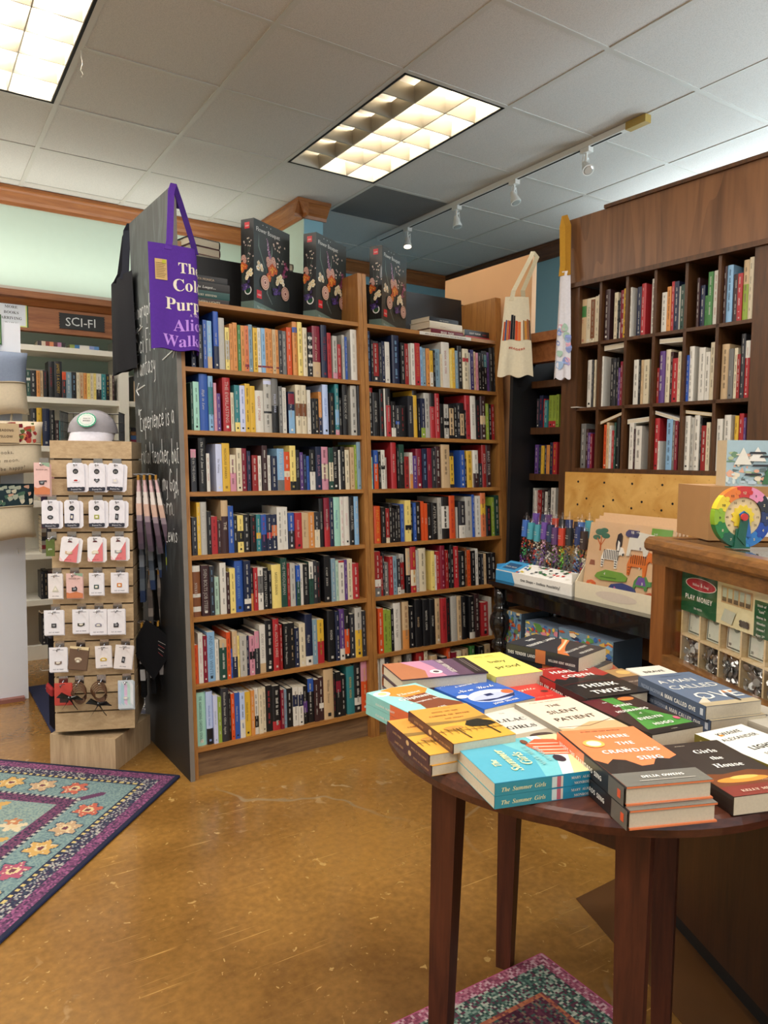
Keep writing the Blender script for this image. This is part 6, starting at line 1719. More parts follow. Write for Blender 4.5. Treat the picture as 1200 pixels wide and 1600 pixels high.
# wooden clock puzzle on the counter
C = Vector((1.767, 1.093, 1.0745)); Rc = Vector((.9, -.436, 0)).normalized(); Nc = Rc.cross(UP)
t = empty('clock_puzzle', C, label='round rainbow wooden clock puzzle standing on the counter top', category='toy')
cc = C + UP*.079 + Rc*.012; PC = ['d9352c', 'e08aa8', '2a2c34', '3a3f52', '26408a', '2f6ab5', '4a9ad0', '1f6a4a', '2f8a44', '7fae2c', 'e6c62c', 'e0862c']
PCOL = ['c8302a', 'e38fb0', '24272e', '23325e', '2347a0', '2f78c0', '3f9ad6', '1e5a44', '2a7a3c', '8ab02c', 'e8cc34', 'e27a2c']
def arc(r0, r1, a0, a1, n=8): return [(r1*math.sin(a0+(a1-a0)*i/n), r1*math.cos(a0+(a1-a0)*i/n)) for i in range(n+1)] + [(r0*math.sin(a1-(a1-a0)*i/n), r0*math.cos(a1-(a1-a0)*i/n)) for i in range(n+1)]
for k in range(12):
    a0, a1 = (k-.5)*math.pi/6, (k+.5)*math.pi/6; tb = (a1+.0)
    m = MB(); m.prism(arc(.05, .078, a0+.006, a1-.006)[::-1], cc, Rc, UP, Nc*.02, PCOL[k]); q = [(.064*math.sin(a1)+.0065*math.cos(i*.785), .064*math.cos(a1)+.0065*math.sin(i*.785)) for i in range(8)]
    m.prism(q, cc+Nc*.0002, Rc, UP, Nc*.0204, PCOL[k]); m.text(str(k or 12), cc+Rc*.063*math.sin(k*math.pi/6)+UP*(.063*math.cos(k*math.pi/6)-.005)+Nc*.0209, Rc, UP, .013, 'b', '2a2418' if k in (9, 10, 11, 1) else 'd8cfa8'); m.build('number_piece', 'gloss', t)
m = MB(); m.prism([(.0495*math.cos(i*.209), .0495*math.sin(i*.209)) for i in range(30)], cc, Rc, UP, Nc*.016, 'dcc69a')
for k in range(12): m.text(str(5*k or 60), cc+Rc*.041*math.sin(k*math.pi/6)+UP*(.041*math.cos(k*math.pi/6)-.003)+Nc*.0165, Rc, UP, .008, 'r', '4a3a24')
m.build('dial', 'card', t)
m = MB(); m.prism([(.026*(1+.22*(i % 2))*math.cos(i*.2618), .026*(1+.22*(i % 2))*math.sin(i*.2618)) for i in range(24)], cc+Nc*.016, Rc, UP, Nc*.003, 'e8cc34'); m.build('gear_wheel', 'gloss', t)
m = MB(); m.prism([(-.012, .008), (.0, .016), (.012, .008), (.022, -.05), (.006, -.05)][::-1], cc+Nc*.019, Rc, UP, Nc*.004, '2f6ab5'); m.build('blue_hand', 'gloss', t)
m = MB(); m.prism([(-.01, .0), (.0, .014), (.012, .004), (.002, -.07), (-.018, -.05)][::-1], cc+Nc*.0232, Rc, UP, Nc*.004, '1e5a44'); m.build('green_hand', 'gloss', t)
m = MB(); m.lathe([(.009, 0), (.009, .006)], cc+Nc*.0272-Rc*.004+UP*.001, 14, 'c8302a', axis=Nc); m.build('hub_button', 'gloss', t)
m = MB(); m.obox(C-Rc*.02-Nc*.004, Rc*.05, Nc*.03, UP*.004, '1e5a44'); m.prism([(-.012, 0), (.02, 0), (.016, .05), (-.008, .05)], C+Nc*.0205, Rc, UP, Nc*.004, '1e5a44'); m.build('stand', 'gloss', t)
# carton with a drawing and a puzzle box on top
Rx = Vector((.84, -.543, 0)); Bx = Vector((.543, .84, 0)); CO = Vector((1.86, 1.225, 1.0745))
m = MB(); m.obox(CO, Rx*.34, Bx*.22, UP*.15); t = m.build('carton', 'brown', label='brown corrugated carton standing on the counter behind the clock puzzle', category='box')
m = MB(); m.obox(CO+Rx*.072+UP*.012-Bx*.0008, Rx*.2, Bx*.0006, UP*.11, 'e3ddd2')
for k in range(9):
    x, y = .085+.02*(k % 5), .04+.03*(k//3); m.tube([CO+Rx*(x+.004*i)+UP*(y+.008*math.sin(i*.9+k))-Bx*.0012 for i in range(5)], .0016, 4, ('2a2c34', '2f5aa0', '2a2c34')[k % 3])
m.build('printed_sheet', 'paper', t)
PO = CO+Rx*.055+Bx*.03+UP*.1503; m = MB(); m.obox(PO, Rx*.26, Bx*.06, UP*.128, 'c9b596', cols={2: '9fb6bd', 1: 'c9ad84'})
t = m.build('landscape_puzzle_box', 'gloss', label='puzzle box with a mountain and bookshop picture on top of the carton', category='box')
m = MB(); art(m, PO+UP*.006, Rx, UP, .128, .105, 5, ('c9d6d2', '8fb0b8', 'a8b48a', 'e0d4bc', '6a8a6a', 'd9a58a', '5a6a6a', 'b0c4d0'), 70); N = -Bx
m.v = [tuple(v) for v in m.v]
for k, (x, y) in enumerate(((.05, .03), (.07, .055), (.09, .08), (.06, .09))): m.flat([(x, y), (x+.05, y), (x+.046, y+.006), (x+.004, y+.006)], PO+N*(.004+.0002*k), Rx, UP, '2c2a2c')
m.flat([(.02, .06), (.045, .108), (.07, .06)], PO+N*.0032, Rx, UP, 'ddd9cc'); m.flat([(.06, .07), (.085, .11), (.11, .07)], PO+N*.0034, Rx, UP, 'e6e2d8'); m.flat([(.1, .006), (.125, .085), (.128, .006)], PO+N*.0036, Rx, UP, '3a6a44')
m.flat([(.13, .006), (.26, .006), (.26, .108), (.13, .108)], PO+N*.003, Rx, UP, '8fb8d0'); m.text('200', PO+N*.0036+Rx*.135+UP*.03, Rx, UP, .03, 'b', '1c1a1c', 'l'); m.text('BOOKSHOP', PO+N*.0036+Rx*.135+UP*.075, Rx, UP, .012, 'b', '2a3a4a', 'l'); m.text('PIECES', PO+N*.0036+Rx*.137+UP*.016, Rx, UP, .009, 'r', '2a3a4a', 'l')
m.build('picture_print', 'card', t)
# ================================================================ white bookcase along the mint wall
t = empty('white_bookcase', (.6, 5.15, 0), label='white painted bookcase with a cherry wood cornice along the mint wall', category='bookcase')
for z, nm in ((1.955, 'shelf'), (1.6425, 'shelf'), (1.3425, 'shelf'), (.998, 'shelf'), (.672, 'shelf'), (.382, 'shelf')):
    for a, c in ((-.6, 1.175), (1.235, 2.2)):
        m = MB(); m.box(a, c, 5.0, 5.3, z-.034, z); m.build(nm, 'white', t)
for x in (-.66, 1.175, 2.2):
    m = MB(); m.box(x, x+.06, 4.99, 5.3, 0, 2.036); m.build('upright', 'white', t)
m = MB(); m.box(-.66, 2.26, 5.3, 5.32, 0, 1.84); m.build('back_panel', 'white', t)
m = MB(); m.box(-.6, 2.2, 5.02, 5.05, 0, .09); m.build('plinth', 'white', t)
m = MB(); m.box(-.66, 2.26, 4.985, 5.04, 2.05, 2.19); m.build('fascia', 'cornice', t)
m = MB(); m.prism([(0, 2.18), (-.012, 2.185), (-.03, 2.215), (-.05, 2.225), (-.05, 2.262), (.33, 2.262), (.33, 2.18)], (-.68, 4.985, 0), (0, 1, 0), UP, (2.96, 0, 0)); m.build('cornice', 'cornice', t)
m = MB(); m.box(-.66, 2.26, 4.975, 5.04, 2.034, 2.05); m.build('bead_moulding', 'cornice', t)
m = MB(); m.box(1.24, 1.42, 4.9985, 4.9995, 1.612, 1.638); m.text('SCIENCE FICTION A-Z', (1.33, 4.998, 1.62), (1, 0, 0), UP, .014, 'b', '333333', fit=.16); m.build('shelf_label', 'paper', t)
t2 = empty('strip_light', (.75, 5.13, 2.262), label='fluorescent strip fitting lying on the cherry cornice before the mint wall', category='light')
m = MB(); m.box(-.65, 2.15, 5.09, 5.17, 2.262, 2.31); m.build('housing', 'lampbox', t2)
# chalk sign and paper notices
m = MB(); n = 12
L_ = [(.818 + (.006 if i % 2 else 0), 2.162-.094*i/n) for i in range(n+1)]; R_ = [(1.089 - (.006 if i % 2 else 0), 2.068+.094*i/n) for i in range(n+1)]
m.prism(L_+R_, (0, 4.978, 0), (1, 0, 0), UP, (0, .006, 0), '26292c'); t = m.build('chalk_sign', 'paper', label='black chalk sign with sawtooth ends on the cherry cornice', category='sign')
m = MB(); rq = random.Random(1); m.text('SCI-FI', (.945, 4.9775, 2.088), (1, 0, 0), UP, .075, 'r', 'e3e4e2', fit=.2, jit=.05, rnd=rq); m.build('chalk_lettering', 'chalk', t)
def notice(x0, x1, y, z0, z1, rows, label):
    m = MB(); m.box(x0, x1, y-.002, y, z0, z1, '2f5a34'); t = m.build('paper_notice', 'paper', label=label, category='sign', group='paper notices by the white bookcase')
    m = MB(); m.flat([(x0+.007, z0+.007), (x1-.007, z0+.007), (x1-.007, z1-.007), (x0+.007, z1-.007)], (0, y-.0024, 0), (1, 0, 0), UP, 'd9e08a'); m.flat([(x0+.014, z0+.014), (x1-.014, z0+.014), (x1-.014, z1-.014), (x0+.014, z1-.014)], (0, y-.0027, 0), (1, 0, 0), UP, 'dde3ec')
    for k, tx in enumerate(rows): m.text(tx, ((x0+x1)/2, y-.003, z1-.047-.033*k), (1, 0, 0), UP, .034, 's', '3a3f48', fit=x1-x0-.03)
    m.build('lettering', 'paper', t)
notice(.463, .647, 4.984, 2.045, 2.205, ('MORE', 'BOOKS', 'ARRIVING', 'DAILY'), 'white notice with green and yellow border saying more books arrive daily')
# flat books on the top shelf and loose stacks below
def flat_spine(x0, x1, z, th, cols, label, y=5.02, grp='books lying on the white bookcase shelves', d=.13):
    m = MB(); nn = len(cols)
    for k, c in enumerate(cols): m.box(x0+(x1-x0)*k/nn, x0+(x1-x0)*(k+1)/nn, y, y+.002, z, z+th, c)
    m.box(x0, x1, y+.002, y+d, z, z+.001, cols[0]); m.box(x0, x1, y+.002, y+d, z+th-.001, z+th, cols[0])
    o = m.build('paperback_book', 'bookc', label=label, category='book', group=grp); m = MB(); m.box(x0+.001, x1-.001, y+.002, y+d-.002, z+.001, z+th-.001); m.build('page_block', 'pages', o)
flat_spine(.70, .86, 1.9555, .03, ('2c2428', 'd9c8b0', '8a3a2c', 'd98a5a', '5a2c34', 'b07a9a', '2c2428'), 'dark book with a colourful spine lying on the top shelf under the cornice')
flat_spine(.885, 1.06, 1.9555, .024, ('8a9a4a', '3f7ab0', 'e3e0d8', 'e3e0d8', '8a9ac9', '5a8ac0'), 'white and blue book lying on the top shelf under the cornice')
for k, (c, l) in enumerate((('3a2a44', 'purple'), ('5a2c48', 'plum'), ('cfc4c0', 'grey'), ('6a2430', 'maroon'), ('2c2428', 'black'), ('c9929a', 'pink'))):
    flat_spine(.70+.004*(k % 3), .885, .9985+.0262*k, .0255, (c, c, 'e3d8d0', c), f'{l} paperback, {ORD[k+1]} from the bottom of the flat stack on the white bookcase')
rq = random.Random(12)
for k in range(9):
    c = rq.choice(('3a3440', '7a2c34', '2c3a4a', '8f8a80', '5a4a3a', '24242a')); flat_spine(.70, .88+rq.uniform(-.01, .01), .6725+.0262*k, .0255, (c, rq.choice(('c9b8a0', c)), c), f'{("dark", "muted")[k % 2]} paperback, {ORD[k+1]} from the bottom of the tall stack below', grp='books in the tall stack on the white bookcase')
def upright_row(z, x, n, hs, cols, where, y=5.02):
    for k in range(n):
        w_ = rq.uniform(.016, .03); h = rq.uniform(*hs); c = rq.choice(cols); shelf_book(lambda a, b_, c_: (a, b_+y, c_), x, w_, z, h, rq.uniform(0, .006), .13, c, '.', rq.choice('wcd'), '-', f'{CNAME[c]} paperback book, {ORD[k+1]} from left, on {where}', f'books on {where}', rq, False); x += w_+.001
upright_row(.3825, .69, 7, (.17, .2), 'kKUE', 'the low shelf of the white bookcase')
upright_row(.09, .69, 4, (.16, .21), 'kUEK', 'the bottom of the white bookcase')
upright_row(.09, .80, 1, (.24, .25), 'c', 'the bottom behind the pin stand')
for r_, z in enumerate((1.3425, )):
    for k in range(5): flat_spine(1.25, 1.36, z+.0262*k, .0255, (('24242a', '7a2c44', '3a5a8a', '6a4a2c', '24242a')[k],), f'{("black", "wine red", "blue", "brown", "dark")[k]} box set book stacked behind the chalkboard panel edge')
upright_row(1.3425, 1.37, 8, (.17, .2), 'ukEd', 'the shelf behind the chalkboard panel')

# ================================================================ white display board with hanging pillows
m = MB(); m.box(.06, .512, 4.24, 4.3, 0, 1.955); t = m.build('display_board', 'column', label='tall white display board hung with cushions by the bookcase', category='display')
m = MB(); m.box(.06, .49, 4.205, 4.24, 0, .02); m.build('base_strip', plain('mauve_strip', '8a5a52', .6), t)
m = MB(); m.tube([(.475, 4.236, .80), (.475, 4.22, .80), (.475, 4.215, .775)], .003, 6); m.build('hook', 'metal', t)
m = MB(); m.box(.27, .425, 4.23, 4.238, 1.84, 1.99, '2f5a34'); t = m.build('paper_notice', 'paper', label='green and yellow bordered notice at the top of the white display board', category='sign', group='paper notices by the white bookcase'); m = MB(); m.box(.277, .418, 4.2295, 4.2305, 1.847, 1.983, 'd9e08a'); m.box(.284, .411, 4.229, 4.2298, 1.854, 1.976, 'dde3ec'); m.build('lettering', 'paper', t)
def pillow(cx, z0, z1, x0, x1, top, label, words, y=4.0, pat=None, split=.5):
    """a soft pocket cushion hung flat against the board"""
    t = empty('reading_pillow', (cx, y, z0), label=label, category='pillow', group='reading pillows hung on the white display board')
    nu, nv = 24, 20
    def P(u, v, s):   # u, v in 0..1, s = +1 front
        ex = 1-abs(2*u-1)**6; ey = 1-abs(2*v-1)**6; th = .055*(max(ex, 0)*max(ey, 0))**.5
        x = x0+(x1-x0)*u; z = z0+(z1-z0)*v; pin = .012*(abs(2*u-1)**2)*(1-abs(2*v-1)**2); x += -pin if u > .5 else pin; z += .008*math.sin(u*9)*(1-v)
        return Vector((x, y - s*th - .02*(1-v), z))
    for s, nm in ((1, 'front'), (-1, 'back')):
        m = MB(); m.v = [tuple(P(i/nu, j/nv, s)) for j in range(nv+1) for i in range(nu+1)]; W_ = nu+1
        for j in range(nv):
            for i in range(nu):
                a = j*W_+i; m.f.append((a, a+1, a+1+W_, a+W_) if s > 0 else (a, a+W_, a+W_+1, a+1)); m.c.append(lin('cdc0a8' if j < nv*split else top))
        m.build('cushion_'+nm, 'cloth', t, smooth=True)
    m = MB(); m.tube([P(i/20, split, 1)-Vector((0, .003, 0)) for i in range(21)], .0035, 5, 'b5a68c'); m.build('pocket_seam', 'cloth', t, smooth=True)
    m = MB()
    for k, tx in enumerate(words): 
        x = x0+.1*(x1-x0); q = z0+(z1-z0)*(split-.17-.15*k)
        for ch in tx:
            g = gl('r', ch); sz = .024
            if g and g[0]: m.add([tuple(P((x+a*sz-x0)/(x1-x0), (q+b_*sz-z0)/(z1-z0), 1)-Vector((0, .002, 0))) for a, b_ in g[0]], g[1], '5a5248')
            x += (g[2] if g else .45)*.024*1.15
    m.build('printed_words', 'cloth', t)
    if pat:
        m = MB()
        for k in range(pat[1]):
            u, v = rq.uniform(.05, .95), rq.uniform(split+.05, .95); r = rq.uniform(.006, .014); c = P(u, v, 1)-Vector((0, .002, 0)); m.flat([(r*math.cos(q*.9)*(1+.4*(q % 2)), r*math.sin(q*.9)*(1+.4*(q % 2))) for q in range(7)], c, (1, 0, 0), UP, rq.choice(pat[0]))
        m.build('printed_pattern', 'cloth', t)
    m = MB(); 
    for x in (cx-.05, cx+.03): m.tube([(x, y+.01, z1-.01), (x+.01, y+.06, z1+.06), (x, 4.232, z1+.08)], .006, 5, 'c9bda6')
    m.build('hanging_tab', 'cloth', t); return t
pillow(.36, 1.485, 1.80, .12, .535, '78849a', 'blue grey pillow with a plain cream pocket, uppermost on the white board', ('once upon a beach', 'with a book'), y=4.17)
t = pillow(.42, 1.19, 1.455, .16, .595, 'dccdb6', 'flower print pillow with a lettered cream pocket, middle of the white board', ('with freedom, books,', 'flowers, and the moon,', 'who could not be happy?'), y=4.14, pat=(('8a2c34', 'a8483c', '5a6a3c', '7a2430', 'c98a5a'), 70), split=.56)
m = MB(); m.box(.36, .475, 4.066, 4.07, 1.345, 1.44, 'c2ab88'); m.text('READING', (.415, 4.065, 1.40), (1, 0, 0), UP, .024, 'b', '4a3c2c', fit=.1); m.text('PILLOW', (.415, 4.065, 1.37), (1, 0, 0), UP, .024, 'b', '4a3c2c', fit=.085); m.build('paper_band', 'paper', t)
pillow(.36, .86, 1.14, .12, .555, '22333a', 'dark green animal print pillow with a cream pocket, lowest on the board', ('imagination', 'is the end'), y=4.16, pat=(('c9c4b0', 'a8b0a0', '4a6a5a', 'c9a08a'), 60), split=.6)

# ================================================================ slatwall pin stand
AX = Vector((.683, 3.281, 0))
def fr(ang): return Vector((math.cos(ang), math.sin(ang), 0))
t = empty('pin_display_stand', AX, label='pale oak slatwall spinner stand hung with enamel pin cards', category='display stand')
m = MB(); a0 = Vector((.47, 3.259, 0)); e1 = Vector((.686, 3.062, 0))-a0; e2 = Vector((-e1.y, e1.x, 0)).normalized()*.30; m.obox(a0, e1, e2, UP*.134); m.build('base', 'slatz', t)
m = MB(); m.lathe([(.09, .134), (.09, .157)], AX, 24); m.build('turntable', 'black', t)
nf = Vector(c2r(.1925, -.981)).to_3d().normalized(); Rf = Vector((-nf.y, nf.x, 0)); Hs = .155
m = MB(); q = [AX+nf*a+Rf*b_ for a, b_ in ((-Hs+.012, -Hs+.012), (-Hs+.012, Hs-.012), (Hs-.012, Hs-.012), (Hs-.012, -Hs+.012))]; 
m.obox(q[0]+UP*.157, q[1]-q[0], q[3]-q[0], UP*1.18); m.build('core', plain('slat_groove', '5e4d3a', .7), t)
ZS = [1.346, 1.272, 1.197, 1.125, 1.05, .978, .902, .832, .756, .685, .608, .534, .46, .388, .315, .24, .157]
for side in range(4):
    nn = Matrix.Rotation(side*math.pi/2, 3, 'Z') @ nf; rr_ = Matrix.Rotation(side*math.pi/2, 3, 'Z') @ Rf
    for k in range(16):
        g = .0035 if k else 0
        m = MB(); o = AX+nn*(Hs-.012)-rr_*(Hs-(.012 if side % 2 else 0))+UP*(ZS[k+1]+.0035); m.obox(o, rr_*(2*Hs-(.024 if side % 2 else 0)), nn*.012, UP*(ZS[k]-g-ZS[k+1]-.0035)); m.build('slat', 'slat', t)
m = MB(); m.obox(AX-nf*(Hs-.012)-Rf*(Hs-.012)+UP*1.337, Rf*(2*Hs-.024), nf*(2*Hs-.024), UP*.006); m.build('top_board', 'slat', t)
def fp(x, z, out=0.): return AX + nf*(Hs+out) + Rf*x + UP*z       # point on the front face
# pixel column positions measured along the face, metres from its centre
def hook(x, z):
    m = MB(); m.obox(fp(x-.017, z-.03, .0005), Rf*.034, nf*.003, UP*.034); m.tube([fp(x, z-.016, .003), fp(x, z-.02, .03), fp(x, z-.026, .055), fp(x, z-.016, .062)], .0022, 6); m.build('display_hook', 'metal', t)
def card(x, z, w_, h, style, label, icon='k', tilt=0., n=2, out=.034):
    """a stack of hanging cards: the front one carries the pin"""
    tt = empty('pin_card', fp(x, z-.026-h, out), label=label, category='pin card', group='enamel pin cards on the slatwall stand')
    ca, sa = math.cos(tilt), math.sin(tilt); R, U = Rf*ca+UP*sa, UP*ca-Rf*sa; tp = fp(x, z-.026, out)
    body = dict(dot='e6e4ec', corner='e9e6ea', bag='e4e2e8', plain='e2dcdc', pinkside='dfb9b4', brown='6a5242', red='c0453c', holo='c9d3dc')[style]
    for k in range(n):
        sh = Rf*(.0022*k+(.012 if k == 1 and style in ('dot', 'corner') else 0))-nf*(.004*k) + UP*(-.004*k); O = tp - R*w_/2 - U*(h-.012) + sh
        q = .008; oct_ = [(q, 0), (w_-q, 0), (w_, q), (w_, h-q), (w_-q, h), (q, h), (0, h-q), (0, q)] if style in ('dot', 'corner') else [(0, 0), (w_, 0), (w_, h), (0, h)]
        m = MB(); m.prism(oct_, O, R, U, nf*.0008, body); m.build('card', 'card', tt)
        if k == 0:
            F = O+nf*.001; m = MB(); N = nf
            if style == 'dot':
                m.flat([(0, .002), (.004, 0), (w_-.004, 0), (w_, .004), (w_, h*.14)] + [(w_*(1-i/9), h*(.14+.012*(i % 2))) for i in range(1, 9)] + [(0, h*.14)], F, R, U, '2a2c3a'); m.text('Enamel Pin', F+R*w_*.5+U*h*.04+N*.0003, R, U, .009, 'r', 'd8d8e0', fit=w_*.6)
                m.flat([(w_/2+.0105*math.cos(i*.4), h*.70+.0105*math.sin(i*.4)) for i in range(16)], F, R, U, '22242c'); m.text('LITTLE', F+R*w_/2+U*h*.7+N*.0003, R, U, .005, 'b', 'w'); m.text('PIN CO', F+R*w_/2+U*h*.66+N*.0003, R, U, .005, 'b', 'w')
            elif style == 'corner':
                m.flat([(w_*.25, 0), (w_, 0), (w_, h*.8)], F, R, U, 'd9777c'); m.flat([(0, .004), (.004, 0), (w_*.25, 0), (0, h*.2)], F, R, U, 'e9c8cc'); m.flat([(w_/2+.009*math.cos(i*.4), h*.78+.007*math.sin(i*.4)) for i in range(9)], F, R, U, '5a2430'); m.text('ENAMEL PIN', F+R*w_/2+U*h*.07+N*.0003, R, U, .006, 'b', '9a3a44')
            elif style == 'pinkside':
                m.flat([(0, 0), (w_, 0), (w_, h*.18), (w_*.6, h*.26), (w_*.2, h*.2), (0, h*.24)], F, R, U, 'c97a52'); m.flat([(w_*.4, h), (w_, h), (w_, h*.85), (w_*.7, h*.9)], F, R, U, '8fa890'); m.text('bookish pin', F+R*w_/2+U*h*.76+N*.0003, R, U, .009, 'r', '5a3a34')
            elif style == 'brown': m.flat([(w_/2+.014*math.cos(i*.4), h*.45+.008*math.sin(i*.4)) for i in range(16)], F, R, U, 'cfc0a8'); m.flat([(0, h*.9), (w_, h*.86), (w_, h), (0, h)], F, R, U, 'dcc9a0')
            elif style == 'red': m.flat([(w_*.3, h*.1), (w_*.8, h*.1), (w_*.8, h*.4), (w_*.3, h*.4)], F, R, U, '3a2a2a')
            elif style == 'holo':
                for i, c in enumerate(('b9c9e0', 'a8c9d6', 'd6b9d6', 'b9d6cf', 'dfe3ea')): m.flat([(w_*.2*i, h*.2), (w_*.2*(i+1), h*.1), (w_*.2*(i+1), h*.8), (w_*.2*i, h*.95)], F, R, U, c)
            else:
                m.flat([(w_*.2, h*.88), (w_*.8, h*.88), (w_*.8, h*.9), (w_*.2, h*.9)], F, R, U, '7a7a84'); m.text('OUT OF PRINT' if style == 'bag' else 'pin shop', F+R*w_/2+U*h*.08+N*.0003, R, U, .008, 'b', '6a6a78', fit=w_*.8)
            # card hole
            m.flat([(w_/2-.008, h*.915), (w_/2+.008, h*.915), (w_/2+.008, h*.94), (w_/2-.008, h*.94)], F, R, U, '3a3a40'); m.build('card_print', 'card', tt)
            P0 = F + R*w_/2 + U*h*.38; m = MB(); c, shp = icon
            sh_ = dict(sq=[(-.009, -.008), (.009, -.008), (.009, .008), (-.009, .008)], heart=[(0, -.009), (.011, .002), (.008, .008), (0, .005), (-.008, .008), (-.011, .002)], tri=[(-.012, -.01), (.012, -.01), (0, .014)], cat=[(-.01, -.01), (.008, -.01), (.01, .002), (.004, .01), (-.002, .004), (-.01, .006)],
                       book=[(-.013, -.006), (0, -.009), (.013, -.004), (.013, .006), (0, .002), (-.013, .005)], fan=[(-.012, -.006), (.012, -.006), (.013, .002), (.006, .007), (-.006, .007), (-.013, .002)], oval=[(.011*math.cos(i*.5), .008*math.sin(i*.5)) for i in range(12)], bar=[(-.007, -.011), (.005, -.013), (.007, .011), (-.005, .013)],
                       cup=[(-.011, .006), (-.009, -.008), (.007, -.009), (.01, .004), (.016, .004), (.015, -.002), (.018, .008)])[shp]
            m.prism(sh_, P0, R, U, nf*.002, c); m.flat([(x_*.55, y_*.5) for x_, y_ in sh_], P0+nf*.0022, R, U, {'22242c': '8f9298', 'e6e4ec': 'b0322c'}.get(c, 'e6e0d2')); m.build('enamel_pin', 'gloss', tt)
    return tt
def px2x(u): return (u-142.)/118*.315
def dy(z, p): return z - p/389.
ICN = {'k': '22242c'}
RA, RB, RC, RD, RE, RF, RG = 1.272, 1.125, .978, .832, .685, .534, .388
for u in (76, 122, 152, 179): hook(px2x(u), RA)
card(px2x(76), RA, .058, .125, 'pinkside', 'pink card with a black teacup pin at the stand edge', ('22242c', 'cup'), n=3, out=.04)
card(px2x(122), RA, .066, .112, 'dot', 'white card with a red and white pin in the top row of the stand', ('e6e4ec', 'fan'), .02)
card(px2x(152), RA, .062, .112, 'dot', 'white card with a black heart pin in the top row of the stand', ('22242c', 'heart'))
card(px2x(179), RA, .06, .11, 'dot', 'white card with a pale cat pin at the end of the top row', ('d4d2da', 'cat'), -.05)
for u in (86, 116, 151, 180): hook(px2x(u), RB)
card(px2x(86), RB, .064, .11, 'dot', 'white card with a round black pin in the second row', ('22242c', 'oval'))
card(px2x(116), RB, .056, .108, 'dot', 'white card with a dark blue phone shaped pin in the second row', ('2a3050', 'bar'))
card(px2x(151), RB, .06, .108, 'dot', 'white card with a green and yellow book pin in the second row', ('9aa03c', 'sq'))
card(px2x(180), RB, .06, .108, 'dot', 'white card with a black witch pin in the second row', ('22242c', 'bar'), -.02)
for u in (85, 113, 148, 181): hook(px2x(u), RC)
m = MB(); m.obox(fp(px2x(85)-.016, RC-.09, .03), Rf*.032, nf*.006, UP*.066, '5d6b3a'); m.text('pin', fp(px2x(85), RC-.065, .0365), Rf, UP, .014, 'b', 'd8d8c0'); m.build('green_strap', 'cloth', label='dark green lettered strap hanging alone in the third row of the stand', category='strap')
card(px2x(113), RC, .066, .1, 'corner', 'white and pink card with a cake pin in the third row', ('c9a88a', 'book'), -.12)
card(px2x(148), RC, .058, .1, 'corner', 'white and pink card with a fan shaped pin in the third row', ('d8d0b8', 'fan'))
card(px2x(181), RC, .058, .095, 'corner', 'white and pink card with a ship pin in the third row', ('9a9a9c', 'book'))
for u in (91, 116, 149, 182): hook(px2x(u), RD)
card(px2x(91), RD, .054, .1, 'plain', 'white card with a triangular tent pin in the fourth row', ('c9c6b4', 'tri'))
card(px2x(118), RD, .062, .1, 'pinkside', 'star shaped pink card with a black pin in the fourth row', ('22242c', 'cat'))
card(px2x(149), RD, .056, .09, 'bag', 'bagged card with a dark green square pin in the fourth row', ('2f4a4a', 'sq'))
card(px2x(182), RD, .066, .082, 'bag', 'wide bagged card with an orange fire pin in the fourth row', ('c9782c', 'sq'))
for u in (88, 125, 150, 177): hook(px2x(u), RE)
card(px2x(88), RE, .074, .1, 'bag', 'bagged white card with a black jar pin in the fifth row', ('22242c', 'sq'))
card(px2x(126), RE, .066, .098, 'bag', 'bagged white card with a black book pin in the fifth row', ('3a3c34', 'book'), out=.03)
card(px2x(151), RE, .066, .104, 'bag', 'bagged lavender card with a rainbow pin in the fifth row', ('8a8a9a', 'fan'), out=.036)
card(px2x(177), RE, .068, .104, 'bag', 'bagged white card with a black bat pin in the fifth row', ('22242c', 'cat'), out=.04)
for u in (93, 123, 157, 188): hook(px2x(u), RF)
card(px2x(93), RF, .068, .1, 'bag', 'bagged lavender card with a grey book pin in the sixth row', ('7a6a62', 'book'))
card(px2x(123), RF, .072, .095, 'brown', 'brown card with a pale oval print in the sixth row', ('9a8a78', 'oval'), -.12)
card(px2x(157), RF, .062, .09, 'plain', 'white card with a gold crown pin in the sixth row', ('c9a83c', 'fan'), .03)
card(px2x(188), RF, .07, .098, 'plain', 'cream card with two black tape pins in the sixth row', ('22242c', 'bar'), -.1)
for u in (97, 120, 152, 189): hook(px2x(u), RG)
card(px2x(99), RG, .066, .09, 'red', 'red card with a small black key ring in the lowest row', ('2a2424', 'sq'))
card(px2x(189), RG, .06, .118, 'holo', 'shiny silver packet with a ring in the lowest row', ('c0c4cc', 'oval'), n=3)
